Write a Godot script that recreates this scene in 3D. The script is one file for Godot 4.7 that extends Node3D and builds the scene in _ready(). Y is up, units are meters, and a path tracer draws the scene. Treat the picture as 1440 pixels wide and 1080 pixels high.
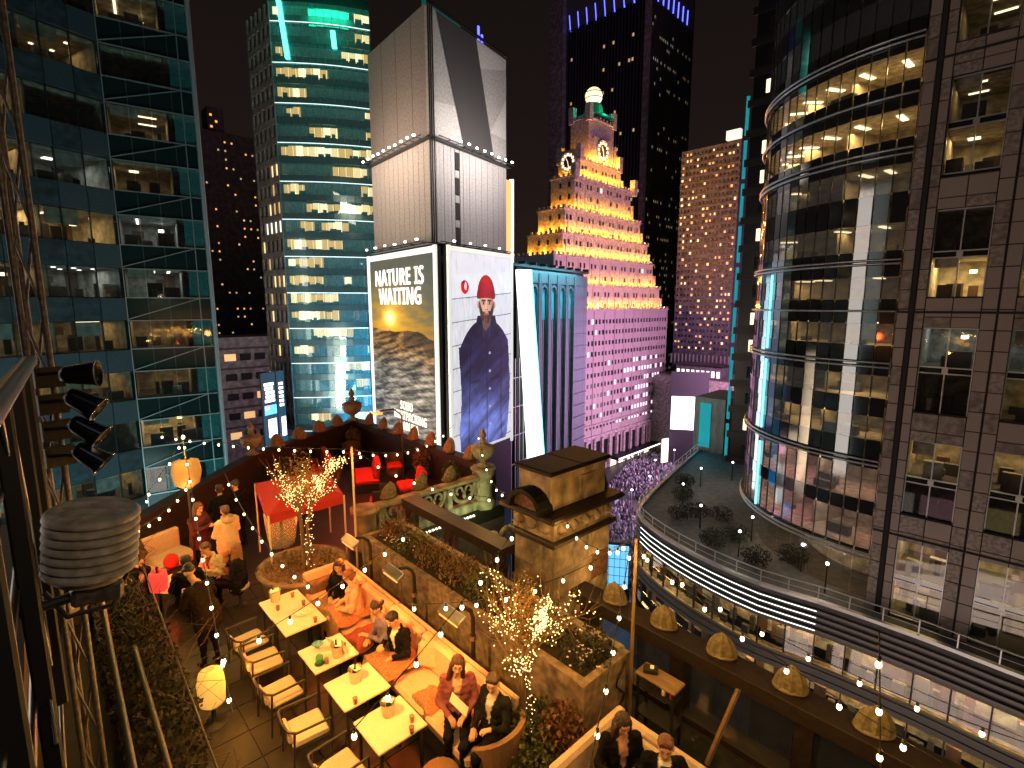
extends Node3D

# ---------- mesh builder ----------
class MB:
	var v := PackedVector3Array()
	var n := PackedVector3Array()
	var t := PackedInt32Array()
	var c := PackedColorArray()
	var uv := PackedVector2Array()
	var col := Color(1, 1, 1)
	func quad(a: Vector3, b: Vector3, d: Vector3, e: Vector3) -> void:
		var nn := (d - a).cross(b - a).normalized()
		var k := v.size()
		v.append(a); v.append(b); v.append(d); v.append(e)
		for i in 4:
			n.append(nn); c.append(col)
		uv.append(Vector2(0, 1)); uv.append(Vector2(0, 0)); uv.append(Vector2(1, 0)); uv.append(Vector2(1, 1))
		for i in [0, 1, 2, 0, 2, 3]:
			t.append(k + i)
	func tri(a: Vector3, b: Vector3, d: Vector3) -> void:
		var nn := (d - a).cross(b - a).normalized()
		var k := v.size()
		v.append(a); v.append(b); v.append(d)
		for i in 3:
			n.append(nn); c.append(col); uv.append(Vector2(0, 0)); t.append(k + i)
	func face(o: Vector3, u: Vector3, w: Vector3) -> void:   # u right, w up as seen from the front
		quad(o - u - w, o - u + w, o + u + w, o + u - w)
	func box(ctr: Vector3, s: Vector3, b := Basis()) -> MB:
		var x := b.x * s.x * 0.5
		var y := b.y * s.y * 0.5
		var z := b.z * s.z * 0.5
		face(ctr + x, -z, y); face(ctr - x, z, y)
		face(ctr + y, x, -z); face(ctr - y, x, z)
		face(ctr + z, x, y); face(ctr - z, -x, y)
		return self
	func bar(a: Vector3, b: Vector3, w: float, h := -1.0) -> MB:
		var d := b - a
		var y := d.normalized()
		var x := y.cross(Vector3.UP)
		if x.length() < 0.01:
			x = Vector3.RIGHT
		x = x.normalized()
		return box((a + b) * 0.5, Vector3(w, d.length(), w if h < 0 else h), Basis(x, y, x.cross(y)))
	func bevel(ctr: Vector3, s: Vector3, r: float, b := Basis()) -> MB:
		var h := s * 0.5
		var q := h - Vector3(r, r, r)
		for ax in 3:
			for sg in [-1.0, 1.0]:
				var o := Vector3.ZERO
				o[ax] = h[ax] * sg
				var u := Vector3.ZERO
				var w := Vector3.ZERO
				u[(ax + 1) % 3] = q[(ax + 1) % 3]
				w[(ax + 2) % 3] = q[(ax + 2) % 3] * sg
				face(ctr + b * o, b * u, b * w)
		for ax in 3:   # edges along axis ax
			var i := (ax + 1) % 3
			var j := (ax + 2) % 3
			for si in [-1.0, 1.0]:
				for sj in [-1.0, 1.0]:
					var p := Vector3.ZERO
					p[i] = h[i] * si; p[j] = q[j] * sj
					var p2 := Vector3.ZERO
					p2[i] = q[i] * si; p2[j] = h[j] * sj
					var e := Vector3.ZERO
					e[ax] = q[ax]
					var a1 := ctr + b * (p - e)
					var a2 := ctr + b * (p + e)
					var b1 := ctr + b * (p2 - e)
					var b2 := ctr + b * (p2 + e)
					if si * sj < 0:
						quad(a1, b1, b2, a2)
					else:
						quad(b1, a1, a2, b2)
		for sx in [-1.0, 1.0]:
			for sy in [-1.0, 1.0]:
				for sz in [-1.0, 1.0]:
					var a3 := ctr + b * Vector3(h.x * sx, q.y * sy, q.z * sz)
					var b3 := ctr + b * Vector3(q.x * sx, h.y * sy, q.z * sz)
					var c3 := ctr + b * Vector3(q.x * sx, q.y * sy, h.z * sz)
					if sx * sy * sz > 0:
						tri(a3, c3, b3)
					else:
						tri(a3, b3, c3)
		return self
	func lathe(pr: Array, seg := 12, xf := Transform3D(), arc := TAU) -> MB:
		var k := v.size()
		for i in pr.size():
			var p: Vector2 = pr[i]
			var p0: Vector2 = pr[maxi(i - 1, 0)]
			var p1: Vector2 = pr[mini(i + 1, pr.size() - 1)]
			var tg := (p1 - p0).normalized()
			for j in seg + 1:
				var a := arc * j / seg
				v.append(xf * Vector3(p.x * cos(a), p.y, p.x * sin(a)))
				n.append((xf.basis * Vector3(tg.y * cos(a), -tg.x, tg.y * sin(a))).normalized())
				c.append(col); uv.append(Vector2(float(j) / seg, 0))
		for i in pr.size() - 1:
			for j in seg:
				var a := k + i * (seg + 1) + j + 1
				var b := a + seg + 1
				for q in [a, b, b - 1, a, b - 1, a - 1]:
					t.append(q)
		return self
	func tube(path: Array, r0: float, r1 := -1.0, seg := 6) -> MB:
		if r1 < 0:
			r1 = r0
		var k := v.size()
		var m := path.size()
		var x := Vector3.ZERO
		for i in m:
			var p: Vector3 = path[i]
			var d: Vector3 = (path[mini(i + 1, m - 1)] - path[maxi(i - 1, 0)]).normalized()
			if i == 0:
				x = d.cross(Vector3.UP)
				if x.length() < 0.05:
					x = d.cross(Vector3.RIGHT)
			x = (x - d * x.dot(d)).normalized()
			var y := d.cross(x)
			var r := lerpf(r0, r1, float(i) / maxf(1.0, m - 1))
			for j in seg + 1:
				var a := TAU * j / seg
				var nn := x * cos(a) + y * sin(a)
				v.append(p + nn * r); n.append(nn); c.append(col); uv.append(Vector2(float(j) / seg, i))
		for i in m - 1:
			for j in seg:
				var a := k + i * (seg + 1) + j
				var b := a + seg + 1
				for q in [a, b, b + 1, a, b + 1, a + 1]:
					t.append(q)
		return self
	func prism(poly: Array, y0: float, y1: float) -> MB:   # poly of (x,z), counter-clockwise seen from above (x right, z down the page)
		var m := poly.size()
		for i in m:
			var p: Vector2 = poly[i]
			var q: Vector2 = poly[(i + 1) % m]
			quad(Vector3(p.x, y0, p.y), Vector3(p.x, y1, p.y), Vector3(q.x, y1, q.y), Vector3(q.x, y0, q.y))
		var idx := Geometry2D.triangulate_polygon(PackedVector2Array(poly))
		for i in range(0, idx.size(), 3):
			var a: Vector2 = poly[idx[i]]
			var b: Vector2 = poly[idx[i + 1]]
			var d: Vector2 = poly[idx[i + 2]]
			var A := Vector3(a.x, y1, a.y)
			var B := Vector3(b.x, y1, b.y)
			var D := Vector3(d.x, y1, d.y)
			if (D - A).cross(B - A).y < 0:
				var s := B
				B = D
				D = s
			tri(A, B, D)
		return self
	func add(arr: Array, xf: Transform3D, cols = null) -> MB:   # arr = [verts, normals, idx, colour index]
		var k := v.size()
		var flip := xf.basis.determinant() < 0
		for i in arr[0].size():
			v.append(xf * arr[0][i]); n.append((xf.basis * arr[1][i]).normalized())
			c.append(cols[arr[3][i]] if cols != null else col); uv.append(Vector2.ZERO)
		for i in range(0, arr[2].size(), 3):
			t.append(k + arr[2][i])
			t.append(k + arr[2][i + (2 if flip else 1)])
			t.append(k + arr[2][i + (1 if flip else 2)])
		return self
	func done() -> ArrayMesh:
		var a := []
		a.resize(Mesh.ARRAY_MAX)
		a[Mesh.ARRAY_VERTEX] = v; a[Mesh.ARRAY_NORMAL] = n; a[Mesh.ARRAY_COLOR] = c; a[Mesh.ARRAY_TEX_UV] = uv; a[Mesh.ARRAY_INDEX] = t
		var m := ArrayMesh.new()
		m.add_surface_from_arrays(Mesh.PRIMITIVE_TRIANGLES, a)
		return m

# ---------- scene helpers ----------
var rng := RandomNumberGenerator.new()
var noise := FastNoiseLite.new()
var M := {}
var taken := {}
var UB: ArrayMesh      # unit box
var BB: ArrayMesh      # unit box with chamfered edges
const STREET := -54.0

func numbered(nm: String) -> String:
	var k: int = taken.get(nm, 0)
	taken[nm] = k + 1
	return nm if k == 0 else "%s_%03d" % [nm, k]

func thing(nm: String, label: String, cat: String, at := Vector3.ZERO, turn := 0.0, group := "") -> Node3D:
	var o := Node3D.new()
	o.name = numbered(nm)
	add_child(o)
	o.position = at
	o.rotation.y = deg_to_rad(turn)
	o.set_meta("label", label); o.set_meta("category", cat)
	if group != "":
		o.set_meta("group", group)
	return o

func part(p: Node, nm: String, mesh, m: Material, xf := Transform3D()) -> MeshInstance3D:
	var o := MeshInstance3D.new()
	o.name = nm
	o.mesh = mesh.done() if mesh is MB else mesh
	o.material_override = m
	o.transform = xf
	p.add_child(o, true)
	return o

func solo(nm: String, label: String, cat: String, mesh, m: Material, at := Vector3.ZERO, turn := 0.0, group := "") -> MeshInstance3D:
	var o := MeshInstance3D.new()
	o.name = numbered(nm)
	o.mesh = mesh.done() if mesh is MB else mesh
	o.material_override = m
	add_child(o)
	o.position = at
	o.rotation.y = deg_to_rad(turn)
	o.set_meta("label", label); o.set_meta("category", cat)
	if group != "":
		o.set_meta("group", group)
	return o

func struct(nm: String, mesh, m: Material, label := "") -> MeshInstance3D:
	var o := MeshInstance3D.new()
	o.name = numbered(nm)
	o.mesh = mesh.done() if mesh is MB else mesh
	o.material_override = m
	add_child(o)
	o.set_meta("kind", "structure")
	if label != "":
		o.set_meta("label", label)
	return o

func pb(p: Node, nm: String, m: Material, ctr: Vector3, s: Vector3, ry := 0.0, bevelled := false) -> MeshInstance3D:
	return part(p, nm, BB if bevelled else UB, m, Transform3D(Basis(Vector3.UP, ry) * Basis.from_scale(s), ctr))

func stuff(o: Node) -> Node:
	o.set_meta("kind", "stuff")
	return o

func node(p: Node, nm: String) -> Node3D:
	var o := Node3D.new()
	o.name = nm
	p.add_child(o, true)
	return o

func lin(r: float, g: float, b: float) -> Color:
	return Color(r, g, b).linear_to_srgb()

func mat(key: String, r: float, g: float, b: float, rough := 0.8, metal := 0.0, grain := "", gscale := 1.0, bump := 0.0) -> StandardMaterial3D:
	var m := StandardMaterial3D.new()
	m.resource_name = key
	m.albedo_color = lin(r, g, b)
	m.roughness = rough
	m.metallic = metal
	if grain != "":
		m.albedo_texture = M[grain]
		m.uv1_triplanar = true
		m.uv1_world_triplanar = true
		m.uv1_scale = Vector3.ONE * gscale
		if bump > 0:
			m.heightmap_enabled = true
			m.heightmap_texture = M[grain]
			m.heightmap_scale = bump
	M[key] = m
	return m

func glow(key: String, r: float, g: float, b: float, e: float) -> StandardMaterial3D:
	var m := StandardMaterial3D.new()
	m.resource_name = key
	m.albedo_color = lin(minf(r, 0.8), minf(g, 0.8), minf(b, 0.8))
	m.emission_enabled = true
	m.emission = lin(r, g, b)
	m.emission_energy_multiplier = e
	M[key] = m
	return m

func pane(key: String, r: float, g: float, b: float, alpha: float, metal := 0.0, rough := 0.03) -> StandardMaterial3D:
	var m := StandardMaterial3D.new()
	m.resource_name = key
	m.transparency = BaseMaterial3D.TRANSPARENCY_ALPHA
	m.albedo_color = Color(lin(r, g, b), alpha)
	m.roughness = rough
	m.metallic = metal
	M[key] = m
	return m

func ntex(freq: float, lo: float, hi: float, oct := 4, typ := FastNoiseLite.TYPE_SIMPLEX_SMOOTH, size := 512, sd := 1) -> NoiseTexture2D:
	var f := FastNoiseLite.new()
	f.seed = sd
	f.noise_type = typ
	f.frequency = freq
	f.fractal_octaves = oct
	var t := NoiseTexture2D.new()
	t.width = size; t.height = size
	t.seamless = true
	t.noise = f
	var g := Gradient.new()
	g.set_color(0, Color(lo, lo, lo)); g.set_color(1, Color(hi, hi, hi))
	t.color_ramp = g
	return t

func omni(at: Vector3, c: Color, e: float, size := 0.05, p: Node = self) -> void:
	var l := OmniLight3D.new()
	l.name = "lamp_light"
	l.light_color = c
	l.light_energy = e
	l.light_size = size
	l.omni_range = 40.0
	l.omni_attenuation = 2.0
	l.shadow_enabled = true
	p.add_child(l, true)
	l.position = at

func spot(at: Vector3, to: Vector3, c: Color, e: float, ang: float, size := 0.1, soft := 0.6) -> void:
	var l := SpotLight3D.new()
	l.name = "spot_light"
	l.light_color = c
	l.light_energy = e
	l.light_size = size
	l.spot_angle = ang
	l.spot_angle_attenuation = soft
	l.spot_range = 60.0
	l.spot_attenuation = 2.0
	l.shadow_enabled = true
	add_child(l, true)
	l.look_at_from_position(at, to, Vector3.UP if absf((to - at).normalized().y) < 0.98 else Vector3.RIGHT)

func area(at: Vector3, to: Vector3, sz: Vector2, c: Color, e: float, p: Node = self) -> void:
	var l := AreaLight3D.new()
	l.name = "area_light"
	l.light_color = c
	l.light_energy = e
	l.area_size = sz
	l.area_range = 300.0
	l.shadow_enabled = true
	p.add_child(l, true)
	var d := to - at
	l.transform = Transform3D(Basis.looking_at(d, Vector3.UP if absf(d.normalized().y) < 0.98 else Vector3.RIGHT), at)

func catenary(a: Vector3, b: Vector3, sag: float, m := 16) -> Array:
	var o := []
	for i in m + 1:
		var u := float(i) / m
		o.append(a.lerp(b, u) - Vector3(0, 4.0 * sag * u * (1.0 - u), 0))
	return o

# ---------- smooth bodies ----------
func nets(bones: Array, cell: float, k: float) -> Array:
	var lo := Vector3.INF
	var hi := -Vector3.INF
	for b in bones:
		var r: float = maxf(b[2], b[3])
		for e in 2:
			lo = lo.min(b[e] - Vector3.ONE * r)
			hi = hi.max(b[e] + Vector3.ONE * r)
	lo -= Vector3.ONE * cell * 3
	hi += Vector3.ONE * cell * 3
	var nx := int((hi.x - lo.x) / cell) + 1
	var ny := int((hi.y - lo.y) / cell) + 1
	var nz := int((hi.z - lo.z) / cell) + 1
	var f := PackedFloat32Array()
	f.resize(nx * ny * nz); f.fill(9.0)
	var best := f.duplicate()
	var ci := PackedInt32Array()
	ci.resize(nx * ny * nz)
	for bi in bones.size():
		var B: Array = bones[bi]
		var a: Vector3 = B[0]
		var b: Vector3 = B[1]
		var ra: float = B[2]
		var rb: float = B[3]
		var ab := b - a
		var l2 := maxf(ab.length_squared(), 1e-9)
		var mg := Vector3.ONE * (maxf(ra, rb) + 2.0 * cell + k * 0.5)
		var i0 := ((a.min(b) - mg - lo) / cell).floor()
		var i1 := ((a.max(b) + mg - lo) / cell).ceil()
		for z in range(maxi(0, int(i0.z)), mini(nz, int(i1.z) + 1)):
			for y in range(maxi(0, int(i0.y)), mini(ny, int(i1.y) + 1)):
				var row := (z * ny + y) * nx
				for x in range(maxi(0, int(i0.x)), mini(nx, int(i1.x) + 1)):
					var p := lo + Vector3(x, y, z) * cell
					var u := clampf((p - a).dot(ab) / l2, 0.0, 1.0)
					var d := p.distance_to(a + ab * u) - (ra + (rb - ra) * u)
					var i := row + x
					var o := f[i]
					var h := maxf(k - absf(o - d), 0.0) / k
					f[i] = minf(o, d) - h * h * k * 0.25
					if d < best[i]:
						best[i] = d
						ci[i] = bi
	var vs := PackedVector3Array()
	var cs := PackedInt32Array()
	var vi := PackedInt32Array()
	vi.resize(nx * ny * nz); vi.fill(-1)
	var off := [0, 1, nx, nx + 1, nx * ny, nx * ny + 1, nx * ny + nx, nx * ny + nx + 1]
	var ed := [[0, 1], [2, 3], [4, 5], [6, 7], [0, 2], [1, 3], [4, 6], [5, 7], [0, 4], [1, 5], [2, 6], [3, 7]]
	for z in nz - 1:
		for y in ny - 1:
			for x in nx - 1:
				var i := (z * ny + y) * nx + x
				var s := 0
				for q in 8:
					if f[i + off[q]] < 0.0:
						s += 1
				if s == 0 or s == 8:
					continue
				var sum := Vector3.ZERO
				var cnt := 0
				for e in ed:
					var f0 := f[i + off[e[0]]]
					var f1 := f[i + off[e[1]]]
					if (f0 < 0.0) != (f1 < 0.0):
						var u := f0 / (f0 - f1)
						var p0 := Vector3(e[0] & 1, (e[0] >> 1) & 1, e[0] >> 2)
						var p1 := Vector3(e[1] & 1, (e[1] >> 1) & 1, e[1] >> 2)
						sum += p0.lerp(p1, u)
						cnt += 1
				vi[i] = vs.size()
				vs.append(lo + (Vector3(x, y, z) + sum / cnt) * cell)
				cs.append(bones[ci[i]][4])
	var idx := PackedInt32Array()
	for z in range(1, nz - 1):
		for y in range(1, ny - 1):
			for x in range(1, nx - 1):
				var i := (z * ny + y) * nx + x
				if vi[i] < 0 and f[i] > 0.5:
					continue
				var neg := f[i] < 0.0
				for ax in 3:
					var st: int = [1, nx, nx * ny][ax]
					if (f[i + st] < 0.0) == neg:
						continue
					var s1: int = [nx, nx * ny, 1][ax]
					var s2: int = [nx * ny, 1, nx][ax]
					var q := [vi[i - s1 - s2], vi[i - s1], vi[i], vi[i - s2]]
					if q.min() < 0:
						continue
					var od := [0, 1, 2, 0, 2, 3] if neg else [0, 2, 1, 0, 3, 2]
					for w in od:
						idx.append(q[w])
	var ns := PackedVector3Array()
	ns.resize(vs.size())
	for i in range(0, idx.size(), 3):
		var nn := (vs[idx[i + 2]] - vs[idx[i]]).cross(vs[idx[i + 1]] - vs[idx[i]])
		for w in 3:
			ns[idx[i + w]] += nn
	for i in ns.size():
		ns[i] = ns[i].normalized()
	return [vs, ns, idx, cs]

# ---------- stage: camera, sky, light ----------
func stage() -> void:
	var cam := Camera3D.new()
	cam.name = "camera"
	cam.position = Vector3(0, 6.15, 0)
	cam.rotation_degrees = Vector3(-8.63, -43.0, 0)
	cam.fov = 73.36
	cam.near = 0.05
	cam.far = 3000.0
	add_child(cam)
	cam.current = true
	var we := WorldEnvironment.new()
	we.name = "world_environment"
	var e := Environment.new()
	e.background_mode = Environment.BG_SKY
	var sky := Sky.new()
	var sm := ProceduralSkyMaterial.new()
	sm.sky_top_color = Color(0.04, 0.031, 0.03)
	sm.sky_horizon_color = Color(0.125, 0.088, 0.076)
	sm.sky_curve = 0.25
	sm.ground_bottom_color = Color(0.05, 0.045, 0.045)
	sm.ground_horizon_color = Color(0.085, 0.064, 0.058)
	sky.sky_material = sm
	e.sky = sky
	e.background_energy_multiplier = 1.0
	e.tonemap_mode = Environment.TONE_MAPPER_LINEAR
	e.tonemap_exposure = 1.55
	e.sdfgi_enabled = true
	e.ssao_enabled = true
	e.ssil_enabled = true
	we.environment = e
	add_child(we)
	var sun := DirectionalLight3D.new()
	sun.name = "moon_light"
	sun.light_energy = 0.012
	sun.light_color = Color(0.75, 0.82, 1.0)
	sun.light_angular_distance = 0.5
	sun.shadow_enabled = true
	sun.rotation_degrees = Vector3(-55, -20, 0)
	add_child(sun)

func materials() -> void:
	M["tex_fine"] = ntex(0.05, 0.72, 1.0, 5, FastNoiseLite.TYPE_SIMPLEX_SMOOTH, 512, 3)
	M["tex_blotch"] = ntex(0.012, 0.55, 1.0, 5, FastNoiseLite.TYPE_SIMPLEX_SMOOTH, 512, 7)
	M["tex_strong"] = ntex(0.02, 0.55, 1.0, 6, FastNoiseLite.TYPE_SIMPLEX_SMOOTH, 512, 11)
	M["tex_stain"] = ntex(0.008, 0.48, 1.05, 6, FastNoiseLite.TYPE_SIMPLEX_SMOOTH, 512, 13)
	M["tex_cell"] = ntex(0.06, 0.5, 1.0, 2, FastNoiseLite.TYPE_CELLULAR, 512, 5)
	M["tex_weave"] = ntex(0.2, 0.8, 1.0, 2, FastNoiseLite.TYPE_VALUE, 256, 9)
	# streaked grain: noise stretched upwards
	var im := Image.create(256, 256, false, Image.FORMAT_RGB8)
	var fn := FastNoiseLite.new()
	fn.seed = 21
	fn.frequency = 0.03
	for y in 256:
		for x in 256:
			var q := 0.78 + 0.22 * fn.get_noise_3d(30.0 * cos(TAU * x / 256.0) * 1.6, 30.0 * sin(TAU * x / 256.0) * 1.6, absf(y - 128.0) * 0.16) + 0.08 * fn.get_noise_2d(x * 3.0, absf(y - 128.0))
			im.set_pixel(x, y, Color(q, q, q))
	M["tex_streak"] = ImageTexture.create_from_image(im)
	mat("granite", 0.27, 0.215, 0.19, 0.45, 0.0, "tex_fine", 0.6, 0.2)
	mat("granite_b", 0.245, 0.195, 0.175, 0.45, 0.0, "tex_blotch", 0.25, 0.2)
	mat("granite_c", 0.3, 0.24, 0.21, 0.5, 0.0, "tex_strong", 0.3, 0.2)
	mat("joint", 0.012, 0.01, 0.01, 0.9)
	mat("dark_metal", 0.02, 0.02, 0.022, 0.45, 0.6)
	mat("black", 0.006, 0.006, 0.007, 0.6)
	mat("black_gloss", 0.01, 0.01, 0.012, 0.25, 0.2)
	mat("steel", 0.42, 0.43, 0.44, 0.35, 0.9, "tex_streak", 0.7)
	mat("alu", 0.5, 0.52, 0.54, 0.4, 0.7, "tex_fine", 0.5)
	mat("office_wall", 0.62, 0.55, 0.42, 0.85, 0.0, "tex_blotch", 0.2)
	mat("office_wall_cool", 0.5, 0.52, 0.5, 0.85, 0.0, "tex_blotch", 0.2)
	mat("office_dark", 0.05, 0.045, 0.04, 0.7)
	mat("office_wood", 0.16, 0.09, 0.05, 0.6, 0.0, "tex_streak", 0.5)
	mat("office_carpet", 0.09, 0.085, 0.08, 0.95)
	glow("office_lamp", 1.0, 0.82, 0.5, 2.2)
	glow("office_lamp_cool", 0.95, 0.95, 0.85, 2.4)
	pane("glass", 0.02, 0.025, 0.025, 0.1, 0.12)
	pane("glass_dark", 0.17, 0.19, 0.2, 0.05, 0.8, 0.06)
	pane("glass_teal", 0.05, 0.22, 0.24, 0.22, 0.25)
	pane("glass_half", 0.16, 0.18, 0.19, 0.05, 0.4, 0.06)
	pane("glass_clear", 0.05, 0.06, 0.06, 0.06, 0.05)
	mat("spandrel_glass", 0.09, 0.1, 0.105, 0.08, 0.9)
	mat("blue_panel", 0.085, 0.115, 0.15, 0.35, 0.3, "tex_fine", 0.3)
	mat("blue_panel_b", 0.075, 0.105, 0.135, 0.4, 0.3, "tex_blotch", 0.2)
	mat("brown_panel", 0.14, 0.125, 0.12, 0.4, 0.2, "tex_fine", 0.3)
	mat("white_metal", 0.3, 0.31, 0.32, 0.4, 0.5)
	mat("far_wall", 0.06, 0.05, 0.05, 0.9, 0.0, "tex_blotch", 0.05)
	mat("far_wall_grey", 0.17, 0.165, 0.165, 0.85, 0.0, "tex_blotch", 0.08)
	mat("far_black", 0.008, 0.008, 0.01, 0.3, 0.3)
	mat("fin", 0.06, 0.06, 0.065, 0.5, 0.4)
	mat("pier", 0.3, 0.26, 0.25, 0.8, 0.0, "tex_blotch", 0.05)
	mat("paramount_brick", 0.42, 0.36, 0.34, 0.85, 0.0, "tex_fine", 0.22, 1.0)
	mat("paramount_stone", 0.5, 0.44, 0.4, 0.8, 0.0, "tex_blotch", 0.12, 1.0)
	mat("copper_green", 0.06, 0.24, 0.19, 0.6, 0.3, "tex_strong", 0.25)
	mat("asphalt", 0.05, 0.05, 0.052, 0.55, 0.0, "tex_strong", 0.12)
	mat("plaza", 0.085, 0.082, 0.08, 0.7, 0.0, "tex_strong", 0.1)
	mat("road_paint", 0.7, 0.7, 0.68, 0.7, 0.0, "tex_strong", 0.5)
	mat("corrugated", 0.44, 0.4, 0.37, 0.65, 0.1, "tex_fine", 0.1)
	mat("corrugated_b", 0.43, 0.41, 0.41, 0.65, 0.1, "tex_fine", 0.12)
	mat("upper_cladding", 0.19, 0.168, 0.158, 0.7, 0.0, "tex_fine", 0.08)
	mat("upper_grey", 0.33, 0.32, 0.32, 0.7, 0.0, "tex_fine", 0.08)
	mat("upper_grey_b", 0.46, 0.45, 0.44, 0.7, 0.0, "tex_fine", 0.1)
	mat("stripe_dark", 0.035, 0.032, 0.034, 0.75, 0.0, "tex_fine", 0.3)
	mat("teal_metal", 0.16, 0.24, 0.26, 0.45, 0.4, "tex_streak", 0.3)
	mat("frame_white", 0.62, 0.6, 0.52, 0.6, 0.0, "tex_fine", 0.3)
	glow("warm_win", 1.0, 0.72, 0.34, 0.75)
	glow("warm_win_b", 1.0, 0.82, 0.5, 1.1)
	glow("warm_win_c", 0.9, 0.55, 0.22, 0.4)
	glow("pale_win", 0.95, 0.9, 0.7, 0.9)
	glow("orange_win", 1.0, 0.42, 0.1, 0.8)
	glow("pink_win", 1.0, 0.75, 0.95, 0.9)
	glow("screen_white", 1.0, 0.98, 1.0, 1.6)
	glow("cyan_glow", 0.15, 0.85, 1.0, 2.2)
	glow("neon_green", 0.1, 1.0, 0.75, 2.0)
	glow("neon_blue", 0.08, 0.1, 1.0, 2.5)
	mat("fascia_grey", 0.1, 0.095, 0.09, 0.5, 0.3, "tex_fine", 0.4)
	mat("louvre_metal", 0.16, 0.15, 0.145, 0.5, 0.4, "tex_fine", 0.5)
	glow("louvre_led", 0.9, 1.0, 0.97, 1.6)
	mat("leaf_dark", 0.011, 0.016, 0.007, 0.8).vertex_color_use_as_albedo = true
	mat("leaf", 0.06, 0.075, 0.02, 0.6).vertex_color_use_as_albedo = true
	mat("leaf_red", 0.12, 0.05, 0.025, 0.6).vertex_color_use_as_albedo = true
	glow("lamp_white", 1.0, 0.95, 0.85, 6.0)
	glow("amber_lamp", 1.0, 0.55, 0.08, 3.0)
	glow("bulb", 1.0, 0.8, 0.48, 4.5)
	glow("fairy", 1.0, 0.66, 0.26, 2.6)
	glow("tower_win_a", 1.0, 0.76, 0.36, 1.7)
	glow("tower_win_b", 1.0, 0.62, 0.2, 1.1)
	glow("tower_win_c", 1.0, 0.85, 0.5, 2.2)
	glow("heater_glow", 1.0, 0.25, 0.05, 1.6)

# ---------- offices behind windows ----------
var room_meshes := {}
func office(p: Node, x: float, y: float, z: float, w: float, h: float, d: float, lit: int, sd: int) -> void:
	# lit: 0 dark, 1 dim warm, 2 bright warm, 3 cool
	var o := node(p, "office")
	o.position = Vector3(x, y, z)
	var key := "%d_%d_%d" % [int(w * 100), int(h * 100), int(d * 100)]
	if not room_meshes.has(key):
		var mb := MB.new()
		mb.face(Vector3(0, h * 0.5, -d), Vector3(w * 0.5, 0, 0), Vector3(0, h * 0.5, 0))
		mb.face(Vector3(-w * 0.5, h * 0.5, -d * 0.5), Vector3(0, 0, -d * 0.5), Vector3(0, h * 0.5, 0))
		mb.face(Vector3(w * 0.5, h * 0.5, -d * 0.5), Vector3(0, 0, d * 0.5), Vector3(0, h * 0.5, 0))
		mb.face(Vector3(0, h, -d * 0.5), Vector3(w * 0.5, 0, 0), Vector3(0, 0, d * 0.5))
		var fl := MB.new()
		fl.face(Vector3(0, 0, -d * 0.5), Vector3(w * 0.5, 0, 0), Vector3(0, 0, -d * 0.5))
		room_meshes[key] = [mb.done(), fl.done()]
	part(o, "room_wall", room_meshes[key][0], M["office_wall_cool"] if lit == 3 else M["office_wall"])
	part(o, "room_floor", room_meshes[key][1], M["office_carpet"])
	rng.seed = sd
	if lit > 0:
		var lm: Material = M["office_lamp_cool"] if lit == 3 else M["office_lamp"]
		var lw := w * rng.randf_range(0.3, 0.5)
		var lx := rng.randf_range(-0.2, 0.2) * w
		match sd % 4:
			0:
				pb(o, "ceiling_lamp", lm, Vector3(lx, h - 0.04, -d * 0.35), Vector3(lw, 0.05, 0.18))
				pb(o, "ceiling_lamp", lm, Vector3(lx, h - 0.04, -d * 0.75), Vector3(lw, 0.05, 0.18))
			1:
				for q in 6:
					pb(o, "ceiling_lamp", lm, Vector3((q % 3 - 1) * w * 0.28, h - 0.04, -d * (0.3 + 0.4 * (q / 3))), Vector3(0.22, 0.05, 0.22))
			2:
				pb(o, "ceiling_lamp", lm, Vector3(-w * 0.2, h - 0.04, -d * 0.5), Vector3(0.16, 0.05, d * 0.6))
				pb(o, "pendant_lamp", lm, Vector3(w * 0.22, h * 0.72, -d * 0.6), Vector3(0.3, 0.22, 0.3), 0.4, true)
			3:
				pb(o, "ceiling_lamp", lm, Vector3(lx, h - 0.04, -d * 0.6), Vector3(0.6, 0.05, 0.6))
		if sd % 3 == 0:
			var bh := rng.randf_range(0.4, 1.1)
			pb(o, "window_blind", M["office_wall"], Vector3(-w * 0.22, h - bh * 0.5, -0.12), Vector3(w * 0.45, bh, 0.03))
		if sd % 5 < 2:
			pb(o, "picture", M["office_wood"], Vector3(rng.randf_range(-0.3, 0.3) * w, h * 0.62, -d + 0.04), Vector3(0.8, 0.6, 0.04))
			pb(o, "door", M["office_wood"], Vector3(w * 0.3, 0.98, -d + 0.03), Vector3(0.8, 1.95, 0.04))
		var en: float = [0.0, 1.6, 8.0, 3.0, 24.0][lit]
		area(Vector3(lx, h - 0.1, -d * 0.5), Vector3(lx, 0, -d * 0.5 + 0.01), Vector2(lw, d * 0.5), Color(1, 0.84, 0.55) if lit != 3 else Color(0.95, 0.97, 0.9), en * w * d / 12.0, o)
	for k in 3 + int(w / 1.4):
		var dw := rng.randf_range(0.5, 1.1)
		var dh := rng.randf_range(0.5, 1.15)
		var dx := rng.randf_range(-w * 0.5 + 0.4, w * 0.5 - 0.4)
		var dz := -rng.randf_range(0.5, d * 0.7)
		var mm: Material = [M["office_dark"], M["office_wood"], M["office_wall_cool"], M["office_carpet"], M["stripe_dark"]][rng.randi() % 5]
		pb(o, ["desk", "cabinet", "chair_back"][k % 3], mm, Vector3(dx, dh * 0.5 + 0.005, dz), Vector3(dw * (1.0 if k % 3 < 2 else 0.45), dh, 0.45 if k % 3 < 2 else 0.08), rng.randf_range(-0.2, 0.2))

func turn_of(a: float) -> float:
	return 90.0 - a

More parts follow.
